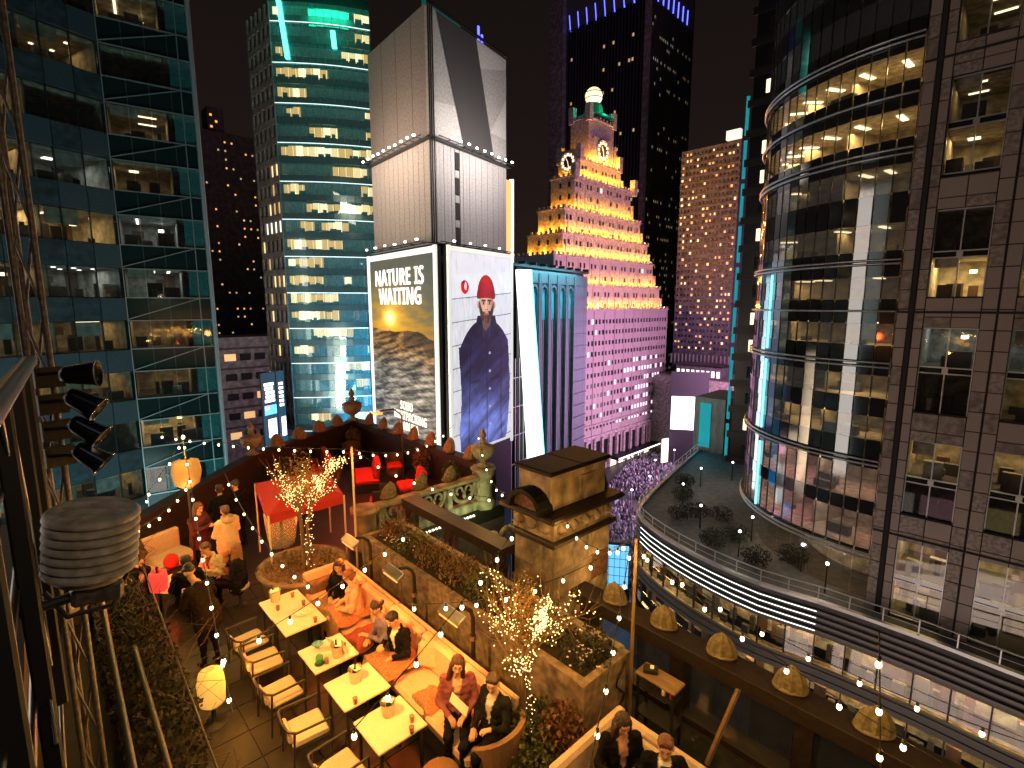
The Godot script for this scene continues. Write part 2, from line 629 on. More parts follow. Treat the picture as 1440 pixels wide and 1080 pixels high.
# ---------- granite tower ----------
func granite_tower() -> void:
	var t := thing("granite_tower", "brown granite office tower with paired dark windows filling the right edge", "building", Vector3(41.29, 0, -7.66), turn_of(177.2))
	var tops := [26.9, 19.5, 11.95, 4.8, -2.5, -9.45]
	var back := MB.new()   # recessed backing seen in the joints
	var cols := [[0.0, 0.6], [0.9, 1.4], [4.05, 4.75], [4.81, 5.5], [8.15, 8.85], [8.91, 9.6]]
	back.box(Vector3(0.7, 7.0, -0.5), Vector3(1.4, 44, 0.9))
	back.box(Vector3(4.775, 7.0, -0.5), Vector3(1.45, 44, 0.9))
	back.box(Vector3(8.875, 7.0, -0.5), Vector3(1.45, 44, 0.9))
	var mats := [M["granite"], M["granite_b"], M["granite_c"], M["granite"]]
	rng.seed = 5
	for b in 2:
		for i in tops.size():
			var hi: float = tops[i]
			var nb: float = hi + 1.9
			back.box(Vector3(2.725 + 4.1 * b, hi + 0.95, -0.5), Vector3(2.65, 1.9, 0.9))
			for s in 2:
				for q in 2:
					var yy: float = hi + (0.03 if q == 0 else 0.68)
					var hh := 0.59 if q == 0 else 1.12
					pb(t, "granite_panel", mats[rng.randi() % 4], Vector3(1.4 + 0.6625 + 1.325 * s + 4.1 * b, yy + hh * 0.5, -0.03), Vector3(1.27, hh, 0.1 + rng.randf() * 0.008))
	part(t, "wall", back, M["joint"])
	for cc in cols.slice(0, 5):
		var y := -15.0
		while y < 28.0:
			pb(t, "granite_panel", mats[rng.randi() % 4], Vector3((cc[0] + cc[1]) * 0.5, y + 0.585, -0.03), Vector3(cc[1] - cc[0] - 0.06, 1.17, 0.1 + rng.randf() * 0.008))
			y += 1.233
	# cornice channels every second unit
	for yc in [20.7, 5.75, -9.1]:
		pb(t, "channel_moulding", M["joint"], Vector3(4.8, yc, 0.04), Vector3(9.6, 0.14, 0.06))
	pb(t, "channel_moulding", M["joint"], Vector3(0.75, 7, 0.0), Vector3(0.2, 44, 0.06))
	var lit := [[1, 1], [1, 2], [0, 4], [3, 0], [2, 0], [2, 2]]
	var lit2 := [[0, 0], [1, 0], [0, 2], [3, 1], [2, 0], [2, 1]]
	for b in 2:
		for i in tops.size():
			var x0 := 1.4 + 4.1 * b
			var hi: float = tops[i]
			var w := node(t, "window")
			w.position = Vector3(x0, hi - 5.5, -0.3)
			var fr := MB.new()
			fr.box(Vector3(1.325, 2.75, 0), Vector3(0.07, 5.5, 0.12))
			fr.box(Vector3(1.325, 2.62, 0), Vector3(2.65, 0.07, 0.13)).box(Vector3(1.325, 3.0, 0), Vector3(2.65, 0.07, 0.13))
			fr.box(Vector3(1.325, 2.81, 0.05), Vector3(0.3, 0.3, 0.06))
			for e in [0.03, 2.62]:
				fr.box(Vector3(e, 2.75, 0), Vector3(0.06, 5.5, 0.14))
			for e in [0.04, 5.46]:
				fr.box(Vector3(1.325, e, 0), Vector3(2.53, 0.08, 0.14))
			part(w, "window_frame", fr, M["alu"])
			for s in 2:
				for q in 2:
					pb(w, "window_pane", M["glass"], Vector3(0.675 + 1.3 * s, 1.33 if q == 0 else 4.24, -0.02), Vector3(1.22, 2.5 if q == 0 else 2.36, 0.02))
			pb(w, "spandrel", M["spandrel_glass"], Vector3(1.325, 2.81, -0.03), Vector3(2.6, 0.34, 0.04))
			for q in 2:
				var lv: int = (lit if b == 0 else lit2)[i][1 - q]
				office(t, x0 + 1.325, hi - 5.5 + (0.0 if q == 0 else 2.95), -0.95 + 0.55, 2.6, 2.6, 5.0, lv, 100 + i * 7 + b * 31 + q)
	pb(t, "tower_core", M["joint"], Vector3(4.8, 7, -9.5), Vector3(9.5, 44, 8.0))

# ---------- curved glass tower ----------
func curved_tower() -> void:
	var t := thing("curved_glass_tower", "curved dark glass tower with thin metal rings rising from the podium terrace", "building", Vector3(53.68, 0, -8.27))
	var R := 12.4
	var bands := [[28.5, 26.9, 0], [25.2, 23.4, 0], [21.6, 19.9, 2], [18.3, 16.55, 2], [15.0, 13.3, 1], [11.4, 9.7, 3], [8.0, 6.6, 1], [4.95, 3.55, 1], [1.5, 0.0, 1], [-1.3, -2.9, 1], [-4.9, -7.2, 4], [-8.2, -10.7, 4]]
	var a0 := 177.4
	var st := 4.3
	var np := 23
	# slabs between the window bands
	var prev := 31.0
	var levels := []
	for b in bands:
		levels.append([b[0], prev])
		prev = b[1]
	levels.append([-10.95, prev])
	for L in levels:
		for i in np:
			var aa := deg_to_rad(a0 + st * i + 0.25)
			var ab := deg_to_rad(a0 + st * (i + 1) - 0.25)
			var p := Vector3(cos(aa) * R, 0, sin(aa) * R)
			var q := Vector3(cos(ab) * R, 0, sin(ab) * R)
			var U := Vector3.UP
			var mid := (p + q) * 0.5
			var rad := -atan2(mid.z, mid.x)
			pb(t, "spandrel_panel", M["spandrel_glass"], mid + U * (L[0] + L[1]) * 0.5, Vector3(0.1, L[1] - L[0] - 0.02, p.distance_to(q)), rad)
	for L in levels:
		var slabs := MB.new()
		var sx := Transform3D(Basis(Vector3.UP, deg_to_rad(-a0)), Vector3.ZERO)
		slabs.lathe([Vector2(2.0, L[0] + 0.1), Vector2(R - 0.2, L[0] + 0.1), Vector2(R - 0.2, L[1] - 0.1), Vector2(2.0, L[1] - 0.1)], 32, sx, deg_to_rad(100))
		part(t, "floor_slab", slabs, M["office_wall"])
	var core := MB.new()
	core.lathe([Vector2(R - 5.5, -15), Vector2(R - 5.5, 31)], 24, Transform3D(Basis(Vector3.UP, deg_to_rad(-a0)), Vector3.ZERO), deg_to_rad(100))
	part(t, "core_wall", core, M["office_wall"])
	rng.seed = 77
	for k in bands.size():
		var B: Array = bands[k]
		var yc: float = (B[0] + B[1]) * 0.5
		var hh: float = B[0] - B[1]
		for i in np:
			var am := deg_to_rad(a0 + st * (i + 0.5))
			var gm: Material = M["glass"] if B[2] == 2 else (M["glass_dark"] if B[2] == 0 else M["glass_half"])
			pb(t, "window_pane", gm, Vector3(cos(am) * R, yc, sin(am) * R), Vector3(0.03, hh, 2.0 * R * sin(deg_to_rad(st * 0.5)) - 0.07), -am)
		for i in np + 1:
			var am := deg_to_rad(a0 + st * i)
			pb(t, "mullion", M["dark_metal"], Vector3(cos(am) * (R + 0.02), yc, sin(am) * (R + 0.02)), Vector3(0.1, hh, 0.05), -am)
		for i in 8:
			var am := deg_to_rad(a0 + rng.randf_range(3, 92))
			var rr := R - rng.randf_range(0.9, 3.2)
			var fh := rng.randf_range(0.3, 0.9)
			pb(t, "desk", M["office_dark"], Vector3(cos(am) * rr, B[1] - 0.25 + fh * 0.5, sin(am) * rr), Vector3(0.5, fh, rng.randf_range(0.6, 1.6)), -am)
		for am_d in [24.0, 46.0, 70.0]:
			var am := deg_to_rad(a0 + am_d)
			pb(t, "partition", M["office_wall"], Vector3(cos(am) * (R - 3.6), yc, sin(am) * (R - 3.6)), Vector3(3.6, hh + 0.4, 0.12), -am)
		if B[2] > 0:
			for i in (7 if B[2] in [2, 4] else 3):
				var am := deg_to_rad(a0 + (6.0 + i * 13.0 if B[2] in [2, 4] else [8.0, 16.0 + 7.0 * (k % 4), 40.0 + 9.0 * (k % 3)][i]))
				var pos := Vector3(cos(am) * (R - 2.0), B[0] + 0.02, sin(am) * (R - 2.0))
				pb(t, "ceiling_lamp", M["office_lamp"], pos, Vector3(1.4, 0.06, 0.35), -am)
				area(pos - Vector3(0, 0.12, 0), pos - Vector3(0.001, 1, 0), Vector2(1.4, 1.2), Color(1, 0.82, 0.52) if B[2] != 4 else [Color(1, 0.72, 0.6), Color(1, 0.85, 0.75), Color(1, 0.6, 0.7)][i % 3], 11.0 if B[2] == 2 else (6.0 if B[2] == 4 else 5.0), t)  # lowest bands: pink-tinted lamps put in to imitate reflections on the glass
	# metal rings
	for y in [22.5, 22.2, 19.1, 15.9, 15.55, 9.1, 8.85, 5.8, 2.4, 2.1, -4.3, -4.6, -11.0, -11.3]:
		var path := []
		for i in 41:
			var am := deg_to_rad(a0 + 100.0 * i / 40.0)
			path.append(Vector3(cos(am) * (R + 0.22), y, sin(am) * (R + 0.22)))
		part(t, "metal_ring", MB.new().tube(path, 0.09, 0.09, 6), M["steel"])
	# recessed ground storey on the terrace
	for i in 9:
		var am := deg_to_rad(a0 + 2 + 8.5 * i)
		pb(t, "shopfront_pane", M["glass"], Vector3(cos(am) * (R - 1.4), -13.0, sin(am) * (R - 1.4)), Vector3(0.03, 3.9, 1.55), -am)
		if i % 3 != 1:
			var pos := Vector3(cos(am) * (R - 3.0), -11.3, sin(am) * (R - 3.0))
			pb(t, "ceiling_lamp", M["office_lamp"], pos, Vector3(0.9, 0.06, 0.3), -am)
			area(pos - Vector3(0, 0.15, 0), pos - Vector3(0.001, 1, 0), Vector2(0.9, 0.6), Color(1, 0.76, 0.45), 2.0, t)
	# cyan reflection on the glass, built as a glowing strip down the edge
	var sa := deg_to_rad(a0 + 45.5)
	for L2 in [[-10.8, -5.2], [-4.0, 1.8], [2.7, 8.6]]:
		pb(t, "reflection_strip", M["cyan_glow"], Vector3(cos(sa) * (R + 0.12), (L2[0] + L2[1]) * 0.5, sin(sa) * (R + 0.12)), Vector3(0.08, L2[1] - L2[0], 0.2), -sa)

# ---------- podium with terrace ----------
func smooth_line(pts: Array, step: float) -> Array:
	var c := Curve3D.new()
	for i in pts.size():
		var p: Vector2 = pts[i]
		var a: Vector2 = pts[maxi(i - 1, 0)]
		var b: Vector2 = pts[mini(i + 1, pts.size() - 1)]
		var tg := (b - a) / 6.0
		c.add_point(Vector3(p.x, 0, p.y), -Vector3(tg.x, 0, tg.y), Vector3(tg.x, 0, tg.y))
	var L := c.get_baked_length()
	var m := int(L / step)
	var o := []
	for i in m + 1:
		var q := c.sample_baked(L * i / m)
		o.append(Vector2(q.x, q.z))
	return o

func podium() -> void:
	var t := thing("podium_building", "long curved podium with lit shop windows, louvre bands and a rooftop terrace", "building")
	var pts := smooth_line([Vector2(39.7, 9), Vector2(39.7, 0.5), Vector2(39.85, -4.1), Vector2(39.6, -9.7), Vector2(38.95, -14.7), Vector2(40.2, -21.5), Vector2(43.2, -27.4), Vector2(47.8, -29.6), Vector2(57, -32), Vector2(69.5, -34.9), Vector2(79, -37)], 1.9)
	var poly := pts.duplicate()
	poly.append(Vector2(90, -30)); poly.append(Vector2(90, 9))
	poly.reverse()
	var inset := []
	for i in pts.size():
		var a: Vector2 = pts[maxi(i - 1, 0)]
		var b: Vector2 = pts[mini(i + 1, pts.size() - 1)]
		var d := (b - a).normalized()
		inset.append(pts[i] + Vector2(-d.y, d.x) * 0.6)
	var core_poly := inset.duplicate()
	core_poly.append(Vector2(90, -30)); core_poly.append(Vector2(90, 9))
	core_poly.reverse()
	part(t, "terrace_roof", MB.new().prism(poly, -15.35, -15.0), M["plaza"])
	# facade: rows from the top down: [y0,y1,kind]
	var U := Vector3.UP
	rng.seed = 12
	var louv := []
	for i in pts.size() - 1:
		var a: Vector2 = pts[i]
		var b: Vector2 = pts[i + 1]
		var A := Vector3(a.x, 0, a.y)
		var B := Vector3(b.x, 0, b.y)
		var mid := (A + B) * 0.5
		var len := A.distance_to(B)
		var d := (B - A) / len
		var ry := -atan2(d.z, d.x)
		var inn := Vector3(-d.z, 0, d.x)   # towards the inside
		for row in [[-19.75, -18.7], [-18.64, -17.65], [-23.4, -22.3], [-22.24, -21.2]]:
			pb(t, "window_pane", M["glass"], mid + U * (row[0] + row[1]) * 0.5 + inn * 0.15, Vector3(len - 0.1, row[1] - row[0], 0.03), ry)
		pb(t, "mullion", M["dark_metal"], A + U * -18.7 + inn * 0.12, Vector3(0.09, 2.2, 0.14), ry)
		pb(t, "mullion", M["dark_metal"], A + U * -22.3 + inn * 0.12, Vector3(0.09, 2.3, 0.14), ry)
		for y in [-15.6, -16.1, -16.6, -17.1]:
			louv.append([A, B, y])
			pb(t, "louvre", M["louvre_metal"], mid + U * y - inn * 0.12, Vector3(len + 0.02, 0.2, 0.16), ry)
		pb(t, "fascia_band", M["fascia_grey"], mid + U * -16.4 + inn * 0.1, Vector3(len + 0.03, 2.3, 0.12), ry)
		pb(t, "fascia_band", M["fascia_grey"], mid + U * -20.5 + inn * 0.02, Vector3(len + 0.03, 1.3, 0.2), ry)
		pb(t, "fascia_band", M["fascia_grey"], mid + U * -20.15 - inn * 0.12, Vector3(len + 0.03, 0.16, 0.14), ry)
		pb(t, "fascia_band", M["fascia_grey"], mid + U * -20.75 - inn * 0.12, Vector3(len + 0.03, 0.16, 0.14), ry)
		pb(t, "lower_wall", M["spandrel_glass"], mid + U * -38.8 + inn * 0.05, Vector3(len + 0.03, 30.8, 0.3), ry)
		# shop interiors, one per bay and storey
		for q in 2:
			var y0 := -19.9 if q == 0 else -23.5
			var wallm: Material = [M["office_wall"], M["office_wall_cool"], M["office_wood"], M["office_wall"]][rng.randi() % 4]
			pb(t, "shop_wall", wallm, mid + inn * 2.6 + U * (y0 + 1.2), Vector3(len + 1.0, 2.5, 0.1), ry)
			pb(t, "shop_ceiling", M["office_wall"], mid + inn * 1.4 + U * (y0 + 2.38), Vector3(len + 0.4, 0.06, 2.4), ry)
			for k in 2:
				var hh := rng.randf_range(0.5, 1.6)
				pb(t, "shop_display", [M["office_dark"], M["office_wood"], M["office_carpet"]][rng.randi() % 3], mid + d * rng.randf_range(-0.6, 0.6) + inn * rng.randf_range(0.7, 1.9) + U * (y0 + hh * 0.5), Vector3(rng.randf_range(0.3, 0.8), hh, 0.3), ry)
			if rng.randf() < 0.8 and i > 2:
				var pos := mid + inn * 1.0 + U * (y0 + 2.3)
				pb(t, "ceiling_lamp", M["office_lamp"], pos, Vector3(0.6, 0.05, 0.2), ry)
				area(pos - U * 0.1, pos - U * 1.0 + d * 0.001, Vector2(1.2, 0.8), Color(1, 0.8, 0.5), rng.randf_range(3.5, 8.0), t)
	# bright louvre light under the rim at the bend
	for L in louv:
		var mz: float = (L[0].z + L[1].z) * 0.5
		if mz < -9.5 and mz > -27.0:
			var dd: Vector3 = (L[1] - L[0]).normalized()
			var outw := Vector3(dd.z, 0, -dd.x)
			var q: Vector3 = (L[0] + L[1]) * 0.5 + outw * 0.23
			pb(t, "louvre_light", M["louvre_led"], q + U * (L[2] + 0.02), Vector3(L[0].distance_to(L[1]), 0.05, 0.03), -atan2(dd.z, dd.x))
	# parapet and railing
	var par := MB.new()
	var rail := []
	for i in pts.size() - 1:
		var a: Vector2 = pts[i]
		var b: Vector2 = pts[i + 1]
		var A := Vector3(a.x, 0, a.y)
		var B := Vector3(b.x, 0, b.y)
		par.bar(A + U * -14.88, B + U * -14.88, 0.35, 0.24)
		pb(t, "rail_post", M["alu"], A + U * -14.3, Vector3(0.07, 1.1, 0.07))
		rail.append(A + U * -13.75)
	rail.append(Vector3(pts[-1].x, -13.75, pts[-1].y))
	part(t, "parapet", par, M["alu"])
	part(t, "hand_rail", MB.new().tube(rail, 0.05, 0.05, 6), M["alu"])
	var rail2 := []
	for q in rail:
		rail2.append(q - U * 0.5)
	part(t, "hand_rail", MB.new().tube(rail2, 0.025, 0.025, 5), M["alu"])
	# terrace lamps and low planting
	var spots := [Vector3(49.5, -15, -26.2), Vector3(45.2, -15, -22.0), Vector3(56, -15, -27.5), Vector3(46.0, -15, -17.5), Vector3(42.2, -15, -17.0), Vector3(43.4, -15, -12.5), Vector3(61, -15, -26), Vector3(41.4, -15, -10.2)]
	for i in spots.size():
		var lp := thing("terrace_lamp_post", ["slim lamp post by the far rim of the podium terrace", "lamp post in the shrub bed at the podium bend", "lamp post beside the far planter on the podium", "lamp post in the middle of the podium terrace", "lamp post close to the podium railing", "lamp post beside the curved tower's ground floor", "farthest lamp post on the podium terrace", "low lamp post near the granite tower's foot"][i], "lamp", spots[i], 0, "lamps on the podium terrace")
		part(lp, "pole", MB.new().tube([Vector3.ZERO, Vector3(0, 2.2, 0)], 0.07, 0.05), M["dark_metal"])
		var hd := SphereMesh.new()
		hd.radius = 0.12; hd.height = 0.24; hd.radial_segments = 10; hd.rings = 6
		part(lp, "lamp_globe", hd, M["lamp_white"], Transform3D(Basis(), Vector3(0, 2.3, 0)))
		omni(Vector3(0, 2.3, 0), Color(1, 0.92, 0.8), 2.0, 0.1, lp)
	for i in 9:
		var sh := thing("terrace_shrub", ["rounded dark shrub by the podium's far railing", "wide dark shrub at the podium bend", "dark shrub between two podium lamps", "low dark shrub beside the podium railing", "tallest dark shrub on the podium terrace", "dark shrub near the far planter on the podium", "small dark shrub before the curved tower", "dark shrub beneath the middle podium lamp", "dark shrub next to the podium lamp by the railing"][i], "shrub", [Vector3(51, -15, -27), Vector3(45.8, -15, -24.5), Vector3(47.5, -15, -23.5), Vector3(42.8, -15, -19.5), Vector3(48.5, -15, -21.5), Vector3(55, -15, -29), Vector3(44.5, -15, -13.5), Vector3(45.2, -15, -18.5), Vector3(42.0, -15, -15.5)][i], i * 50.0, "shrubs on the podium terrace")
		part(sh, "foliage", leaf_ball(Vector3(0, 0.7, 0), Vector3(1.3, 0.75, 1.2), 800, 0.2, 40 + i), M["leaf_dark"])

func leaf_ball(ctr: Vector3, r: Vector3, count: int, size: float, sd: int) -> MB:
	var mb := MB.new()
	var g := RandomNumberGenerator.new()
	g.seed = sd
	for i in count:
		var d := Vector3(g.randfn(), g.randfn(), g.randfn()).normalized() * pow(g.randf(), 0.4)
		var p := ctr + d * r
		var b := Basis(Vector3(g.randfn(), g.randfn(), g.randfn()).normalized(), g.randf() * TAU)
		var s := size * g.randf_range(0.5, 1.2)
		var q := g.randf_range(0.6, 1.3)
		mb.col = Color(q, q, q * g.randf_range(0.7, 1.1))
		mb.quad(p, p + b.x * s * 0.35 + b.y * s * 0.5, p + b.y * s, p - b.x * s * 0.35 + b.y * s * 0.5)
	return mb

# ---------- left tower with spandrel bands and a braced glass corner ----------
func left_tower() -> void:
	var t := thing("glass_office_tower", "dark office tower with blue spandrel bands and white diagonal braces at left", "building", Vector3(5.5, 0, -48.19), turn_of(72.0))
	# local x runs to the screen right; the banded face lies at x<0, the glass corner at x>0 is turned 26.6 degrees
	var fh := 3.85
	rng.seed = 31
	var g := node(t, "braced_glass_corner")
	g.rotation.y = deg_to_rad(-26.6)
	var litA := [0, 0, 0, 0, 1, 0, 1, 1, 3, 2, 0, 0]
	for f in 12:
		var y := -14.2 + fh * f
		# banded face: seven bays of 1.6 m
		for b in 8:
			var x := -0.85 - 1.62 * b
			pb(t, "spandrel_panel", M["brown_panel"] if b > 4 else ([M["blue_panel"], M["blue_panel_b"]][rng.randi() % 2]), Vector3(x, y + 0.85, 0), Vector3(1.56, 1.62, 0.12))
			pb(t, "window_pane", M["glass"], Vector3(x, y + 2.75, -0.08), Vector3(1.54, 2.1, 0.03))
			if f % 3 == 1 and b % 3 == 1:
				pb(t, "window_blind", M["office_wall_cool"], Vector3(x, y + 3.3, -0.2), Vector3(1.5, 1.0, 0.02))
			pb(t, "mullion", M["black"], Vector3(x - 0.81, y + 2.75, -0.05), Vector3(0.07, 2.2, 0.14))
		pb(t, "floor_slab", M["office_dark"], Vector3(-6.5, y + 0.85, -3.2), Vector3(13.4, 1.7, 6.0))
		for r in 3:
			var lv := 0
			var q := rng.randf()
			if f in [1, 4, 5, 6, 7]:
				lv = 1 if q < 0.45 else (3 if q < 0.65 else (2 if q < 0.92 else 0))
			elif q < 0.3:
				lv = 1
			if f == 6 and r < 2:
				lv = 2
			office(t, -2.2 - 4.3 * r, y + 1.72, -0.3, 4.2, 2.1, 5.5, lv, 300 + f * 5 + r)
		# glass corner: four bays
		for b in 4:
			var x := 0.7 + 1.36 * b
			pb(g, "window_pane", M["glass_teal"] if b == 3 else M["glass"], Vector3(x, y + 2.75, -0.06), Vector3(1.3, 2.1, 0.03))
			pb(g, "spandrel_pane", M["teal_spandrel"], Vector3(x, y + 0.85, -0.06), Vector3(1.3, 1.62, 0.04))
		pb(g, "floor_slab", M["office_dark"], Vector3(2.75, y + 0.85, -2.6), Vector3(5.4, 1.6, 5.0))
		var lv2: int = [3, 1, 2, 1, 1, 3, 3, 1, 1, 0, 1, 1][f]
		var o := node(t, "corner_bay")
		o.rotation.y = deg_to_rad(-26.6)
		office(o, 1.9, y + 1.72, -0.3, 3.6, 2.1, 5.0, lv2, 400 + f)
		office(o, 4.65, y + 1.72, -0.3, 1.7, 2.1, 5.0, 0, 430 + f)
	# white lines: horizontals at every sill and head, diagonals fanning from each storey
	for f in 12:
		var y := -14.2 + fh * f
		pb(g, "brace", M["white_metal"], Vector3(2.8, y + 1.7, 0.06), Vector3(5.5, 0.07, 0.07))
		pb(g, "brace", M["white_metal"], Vector3(2.8, y + 3.83, 0.06), Vector3(5.5, 0.07, 0.07))
		if true:
			var br := MB.new().bar(Vector3(0.05, y + 0.1, 0.1), Vector3(4.7, y + 1.65, 0.1), 0.06)
			part(g, "brace", br, M["white_metal"])
	for x in [0.02, 4.75]:
		pb(g, "brace", M["white_metal"], Vector3(x, 9, 0.07), Vector3(0.06, 48, 0.06))
	part(g, "corner_mast", MB.new().tube([Vector3(5.62, -16, 0.1), Vector3(5.62, 33, 0.1)], 0.16, 0.16, 8), M["mast_paint"])
	pb(t, "core_wall", M["joint"], Vector3(-5.5, 9, -12), Vector3(22, 50, 11))
	pb(t, "base_wall", M["far_wall"], Vector3(-5, -35, -3), Vector3(18, 41, 5.8))
	# striped flag hung behind an upper window
	var fl := thing("hanging_flag", "striped flag hung inside an upper window of the left tower", "flag", Vector3(5.5, 0, -48.19), turn_of(72.0))
	for k in 9:
		pb(fl, "stripe", M["flag_red"] if k % 2 == 0 else M["flag_pale"], Vector3(-1.9, 26.35 - 0.2 * k, -0.16), Vector3(2.9, 0.2, 0.02))
	pb(fl, "canton", M["black_gloss"], Vector3(-0.95, 25.95, -0.14), Vector3(1.0, 0.9, 0.02))
	var ro := thing("rooftop_below", "low dark rooftop between the left tower and the teal tower", "building", Vector3(38, -54, -136), 0)
	pb(ro, "wall", M["far_wall_grey"], Vector3(0, 25, 0), Vector3(16, 56, 12))
	for f in 5:
		for k in 4:
			pb(ro, "window_pane", M["warm_win_c"] if (f * 3 + k) % 4 == 0 else M["far_black"], Vector3(-5 + 3.2 * k, 30 + 4.6 * f, 6.02), Vector3(2.4, 1.6, 0.06))
		pb(ro, "ledge", M["far_wall"], Vector3(0, 32 + 4.6 * f, 6.2), Vector3(16.3, 0.35, 0.5))
	var fd := thing("distant_dark_tower", "distant unlit tower with scattered orange lights between two nearer towers", "building", Vector3(80, -54, -292), 0)
	pb(fd, "wall", M["far_wall"], Vector3(0, 70, 0), Vector3(28, 142, 20))
	pb(fd, "penthouse", M["far_wall"], Vector3(-5, 145, 0), Vector3(7, 16, 10))
	rng.seed = 8
	var wm := [MB.new(), MB.new()]
	for f in 34:
		for k in 9:
			if rng.randf() < 0.28:
				wm[rng.randi() % 2].box(Vector3(-12.2 + 3.0 * k, 8 + 3.9 * f, 10.05), Vector3(0.7, 0.8, 0.1))
	for f in 5:
		wm[0].box(Vector3(-7 + (f % 2) * 2.2, 139 + 2.6 * f, 5.05), Vector3(1.0, 1.0, 0.1))
	stuff(part(fd, "lit_windows", wm[0], M["orange_win"]))
	stuff(part(fd, "dim_windows", wm[1], M["warm_win_c"]))

# ---------- teal tower ----------
func teal_tower() -> void:
	var t := thing("teal_glass_tower", "teal glass tower with green-lit top and a grey masonry side behind the billboard", "building", Vector3(36.54, 0, -101.63), turn_of(121.0))
	var m := node(t, "masonry_wall")
	m.rotation.y = deg_to_rad(-54.2)    # the side wall runs back to the left; its local x leads from the far end to the corner
	m.position = Vector3(-5.6, 0, -7.8)
	# the side's local x runs from the far end (0) to the corner (9.6)
	rng.seed = 17
	var fh := 3.36
	for f in 23:
		var y := -18.3 + fh * f
		pb(m, "spandrel_band", M["far_wall_grey"], Vector3(4.8, y + 0.55, 0), Vector3(9.6, 1.1, 0.4))
		for k in 5:
			var x := 1.0 + 1.9 * k
			var lit := rng.randf()
			var mm: Material = M["far_black"]
			if f > 3 and f < 15 and lit < 0.3:
				mm = M["warm_win"] if lit < 0.17 else M["warm_win_c"]
			if f == 11:
				mm = M["pale_win"] if k > 0 else mm
			pb(m, "window_pane", mm, Vector3(x, y + 2.2, -0.15), Vector3(1.3, 2.1, 0.06))
			pb(m, "pier", M["far_wall_grey"], Vector3(x - 0.97, y + 2.2, 0), Vector3(0.5, 2.24, 0.4))
		pb(m, "pier", M["far_wall_grey"], Vector3(9.45, y + 2.2, 0), Vector3(0.35, 2.24, 0.42))
	# gently curved glass front
	var n := 13
	var fr := node(t, "glass_facade")
	var yy := 0.0
	for f in 23:
		var y := -18.3 + fh * f
		var pre := rng.randf()
		for k in n:
			var u0 := float(k) / n
			var u1 := float(k + 1) / n
			var p := Vector3(17.0 * u0, 0, 0.9 * sin(PI * u0 * 0.9))
			var q := Vector3(17.0 * u1, 0, 0.9 * sin(PI * u1 * 0.9))
			var d := q - p
			var ry := -atan2(d.z, d.x)
			var mid := (p + q) * 0.5
			pb(fr, "spandrel_pane", M["teal_spandrel_b"], mid + Vector3(0, y + 0.6, 0), Vector3(d.length() - 0.05, 1.15, 0.06), ry)
			var run := noise.get_noise_2d(k * 9.0 + f * 61.0, f * 97.0)
			var on := run > -0.04 if f > 5 and f < 18 else run > 0.15
			if f in [10, 11, 12] and k > 1 and k < 10:
				on = run > -0.25
			if f < 6:
				on = run > 0.1
			pb(fr, "window_pane", M["glass_teal"], mid + Vector3(0, y + 2.27, 0), Vector3(d.length() - 0.07, 2.1, 0.04), ry)
			var inn := Vector3(d.z, 0, -d.x).normalized()
			if on:
				var wm: Material = [M["tower_win_a"], M["tower_win_b"], M["tower_win_c"], M["tower_win_b"]][rng.randi() % 4]
				pb(fr, "lit_room_window", wm, mid + inn * 1.6 + Vector3(0, y + 2.4, 0), Vector3(d.length() * rng.randf_range(0.85, 1.08), rng.randf_range(1.3, 1.9), 0.1), ry)
				if rng.randf() < 0.6:
					pb(fr, "desk", M["office_dark"], mid + inn * rng.randf_range(0.5, 1.2) + d * rng.randf_range(-0.3, 0.3) + Vector3(0, y + 1.5, 0), Vector3(rng.randf_range(0.4, 1.3), rng.randf_range(0.5, 1.1), 0.3), ry)
			else:
				pb(fr, "room_wall", M["office_wall_cool"], mid + inn * 1.6 + Vector3(0, y + 2.27, 0), Vector3(d.length() + 0.1, 2.3, 0.1), ry)
		if f % 2 == 0:
			var path := []
			for k in 14:
				var u := k / 13.0
				path.append(Vector3(17.0 * u, y, 0.9 * sin(PI * u * 0.9) + 0.25))
			part(fr, "light_ring", MB.new().tube(path, 0.07, 0.07, 5), M["ring_led"])
	pb(t, "core_wall", M["far_black"], Vector3(8.7, 5, -6.4), Vector3(16.0, 118, 8.6))
	pb(t, "lower_wall", M["far_black"], Vector3(8.6, -36, -2.2), Vector3(16.6, 35, 4))
	# green and cyan tubes at the top
	part(t, "neon_sign_strip", MB.new().bar(Vector3(1.5, 61, 0.7), Vector3(2.7, 49.5, 0.8), 0.7), M["neon_green"])
	part(t, "neon_sign_strip", MB.new().bar(Vector3(10.6, 54.5, 1.2), Vector3(10.8, 51.8, 1.2), 0.8), M["neon_green"])
	area(Vector3(9, 63, 14), Vector3(9, 50, 0), Vector2(12, 3), Color(0.1, 1.0, 0.7), 110.0, t)
	pb(t, "roof_neon_sign", M["neon_green"], Vector3(9, 63.8, 14.3), Vector3(12, 1.2, 0.3))
	pb(t, "sign_arm", M["dark_metal"], Vector3(4.5, 64.4, 8), Vector3(0.2, 0.2, 13))
	pb(t, "sign_arm", M["dark_metal"], Vector3(13.5, 64.4, 8), Vector3(0.2, 0.2, 13))
	# stacked signs at its foot
	var s := thing("stacked_street_signs", "stack of glowing white and violet signs at the teal tower's foot", "sign", Vector3(27.6, 0, -90.6), turn_of(64))
	rng.seed = 3
	pb(s, "sign_back", M["black"], Vector3(1.3, -14, -0.3), Vector3(3.0, 18, 0.3))
	pb(s, "sign_back", M["black"], Vector3(3.9, -14, -0.3), Vector3(1.7, 18, 0.3))
	for k in 5:
		pb(s, "sign_text_line", M["sign_violet"], Vector3(1.2 + rng.randf_range(-0.2, 0.2), -7.0 - 0.7 * k, 0), Vector3(1.6 + rng.randf() * 0.5, 0.5, 0.1))
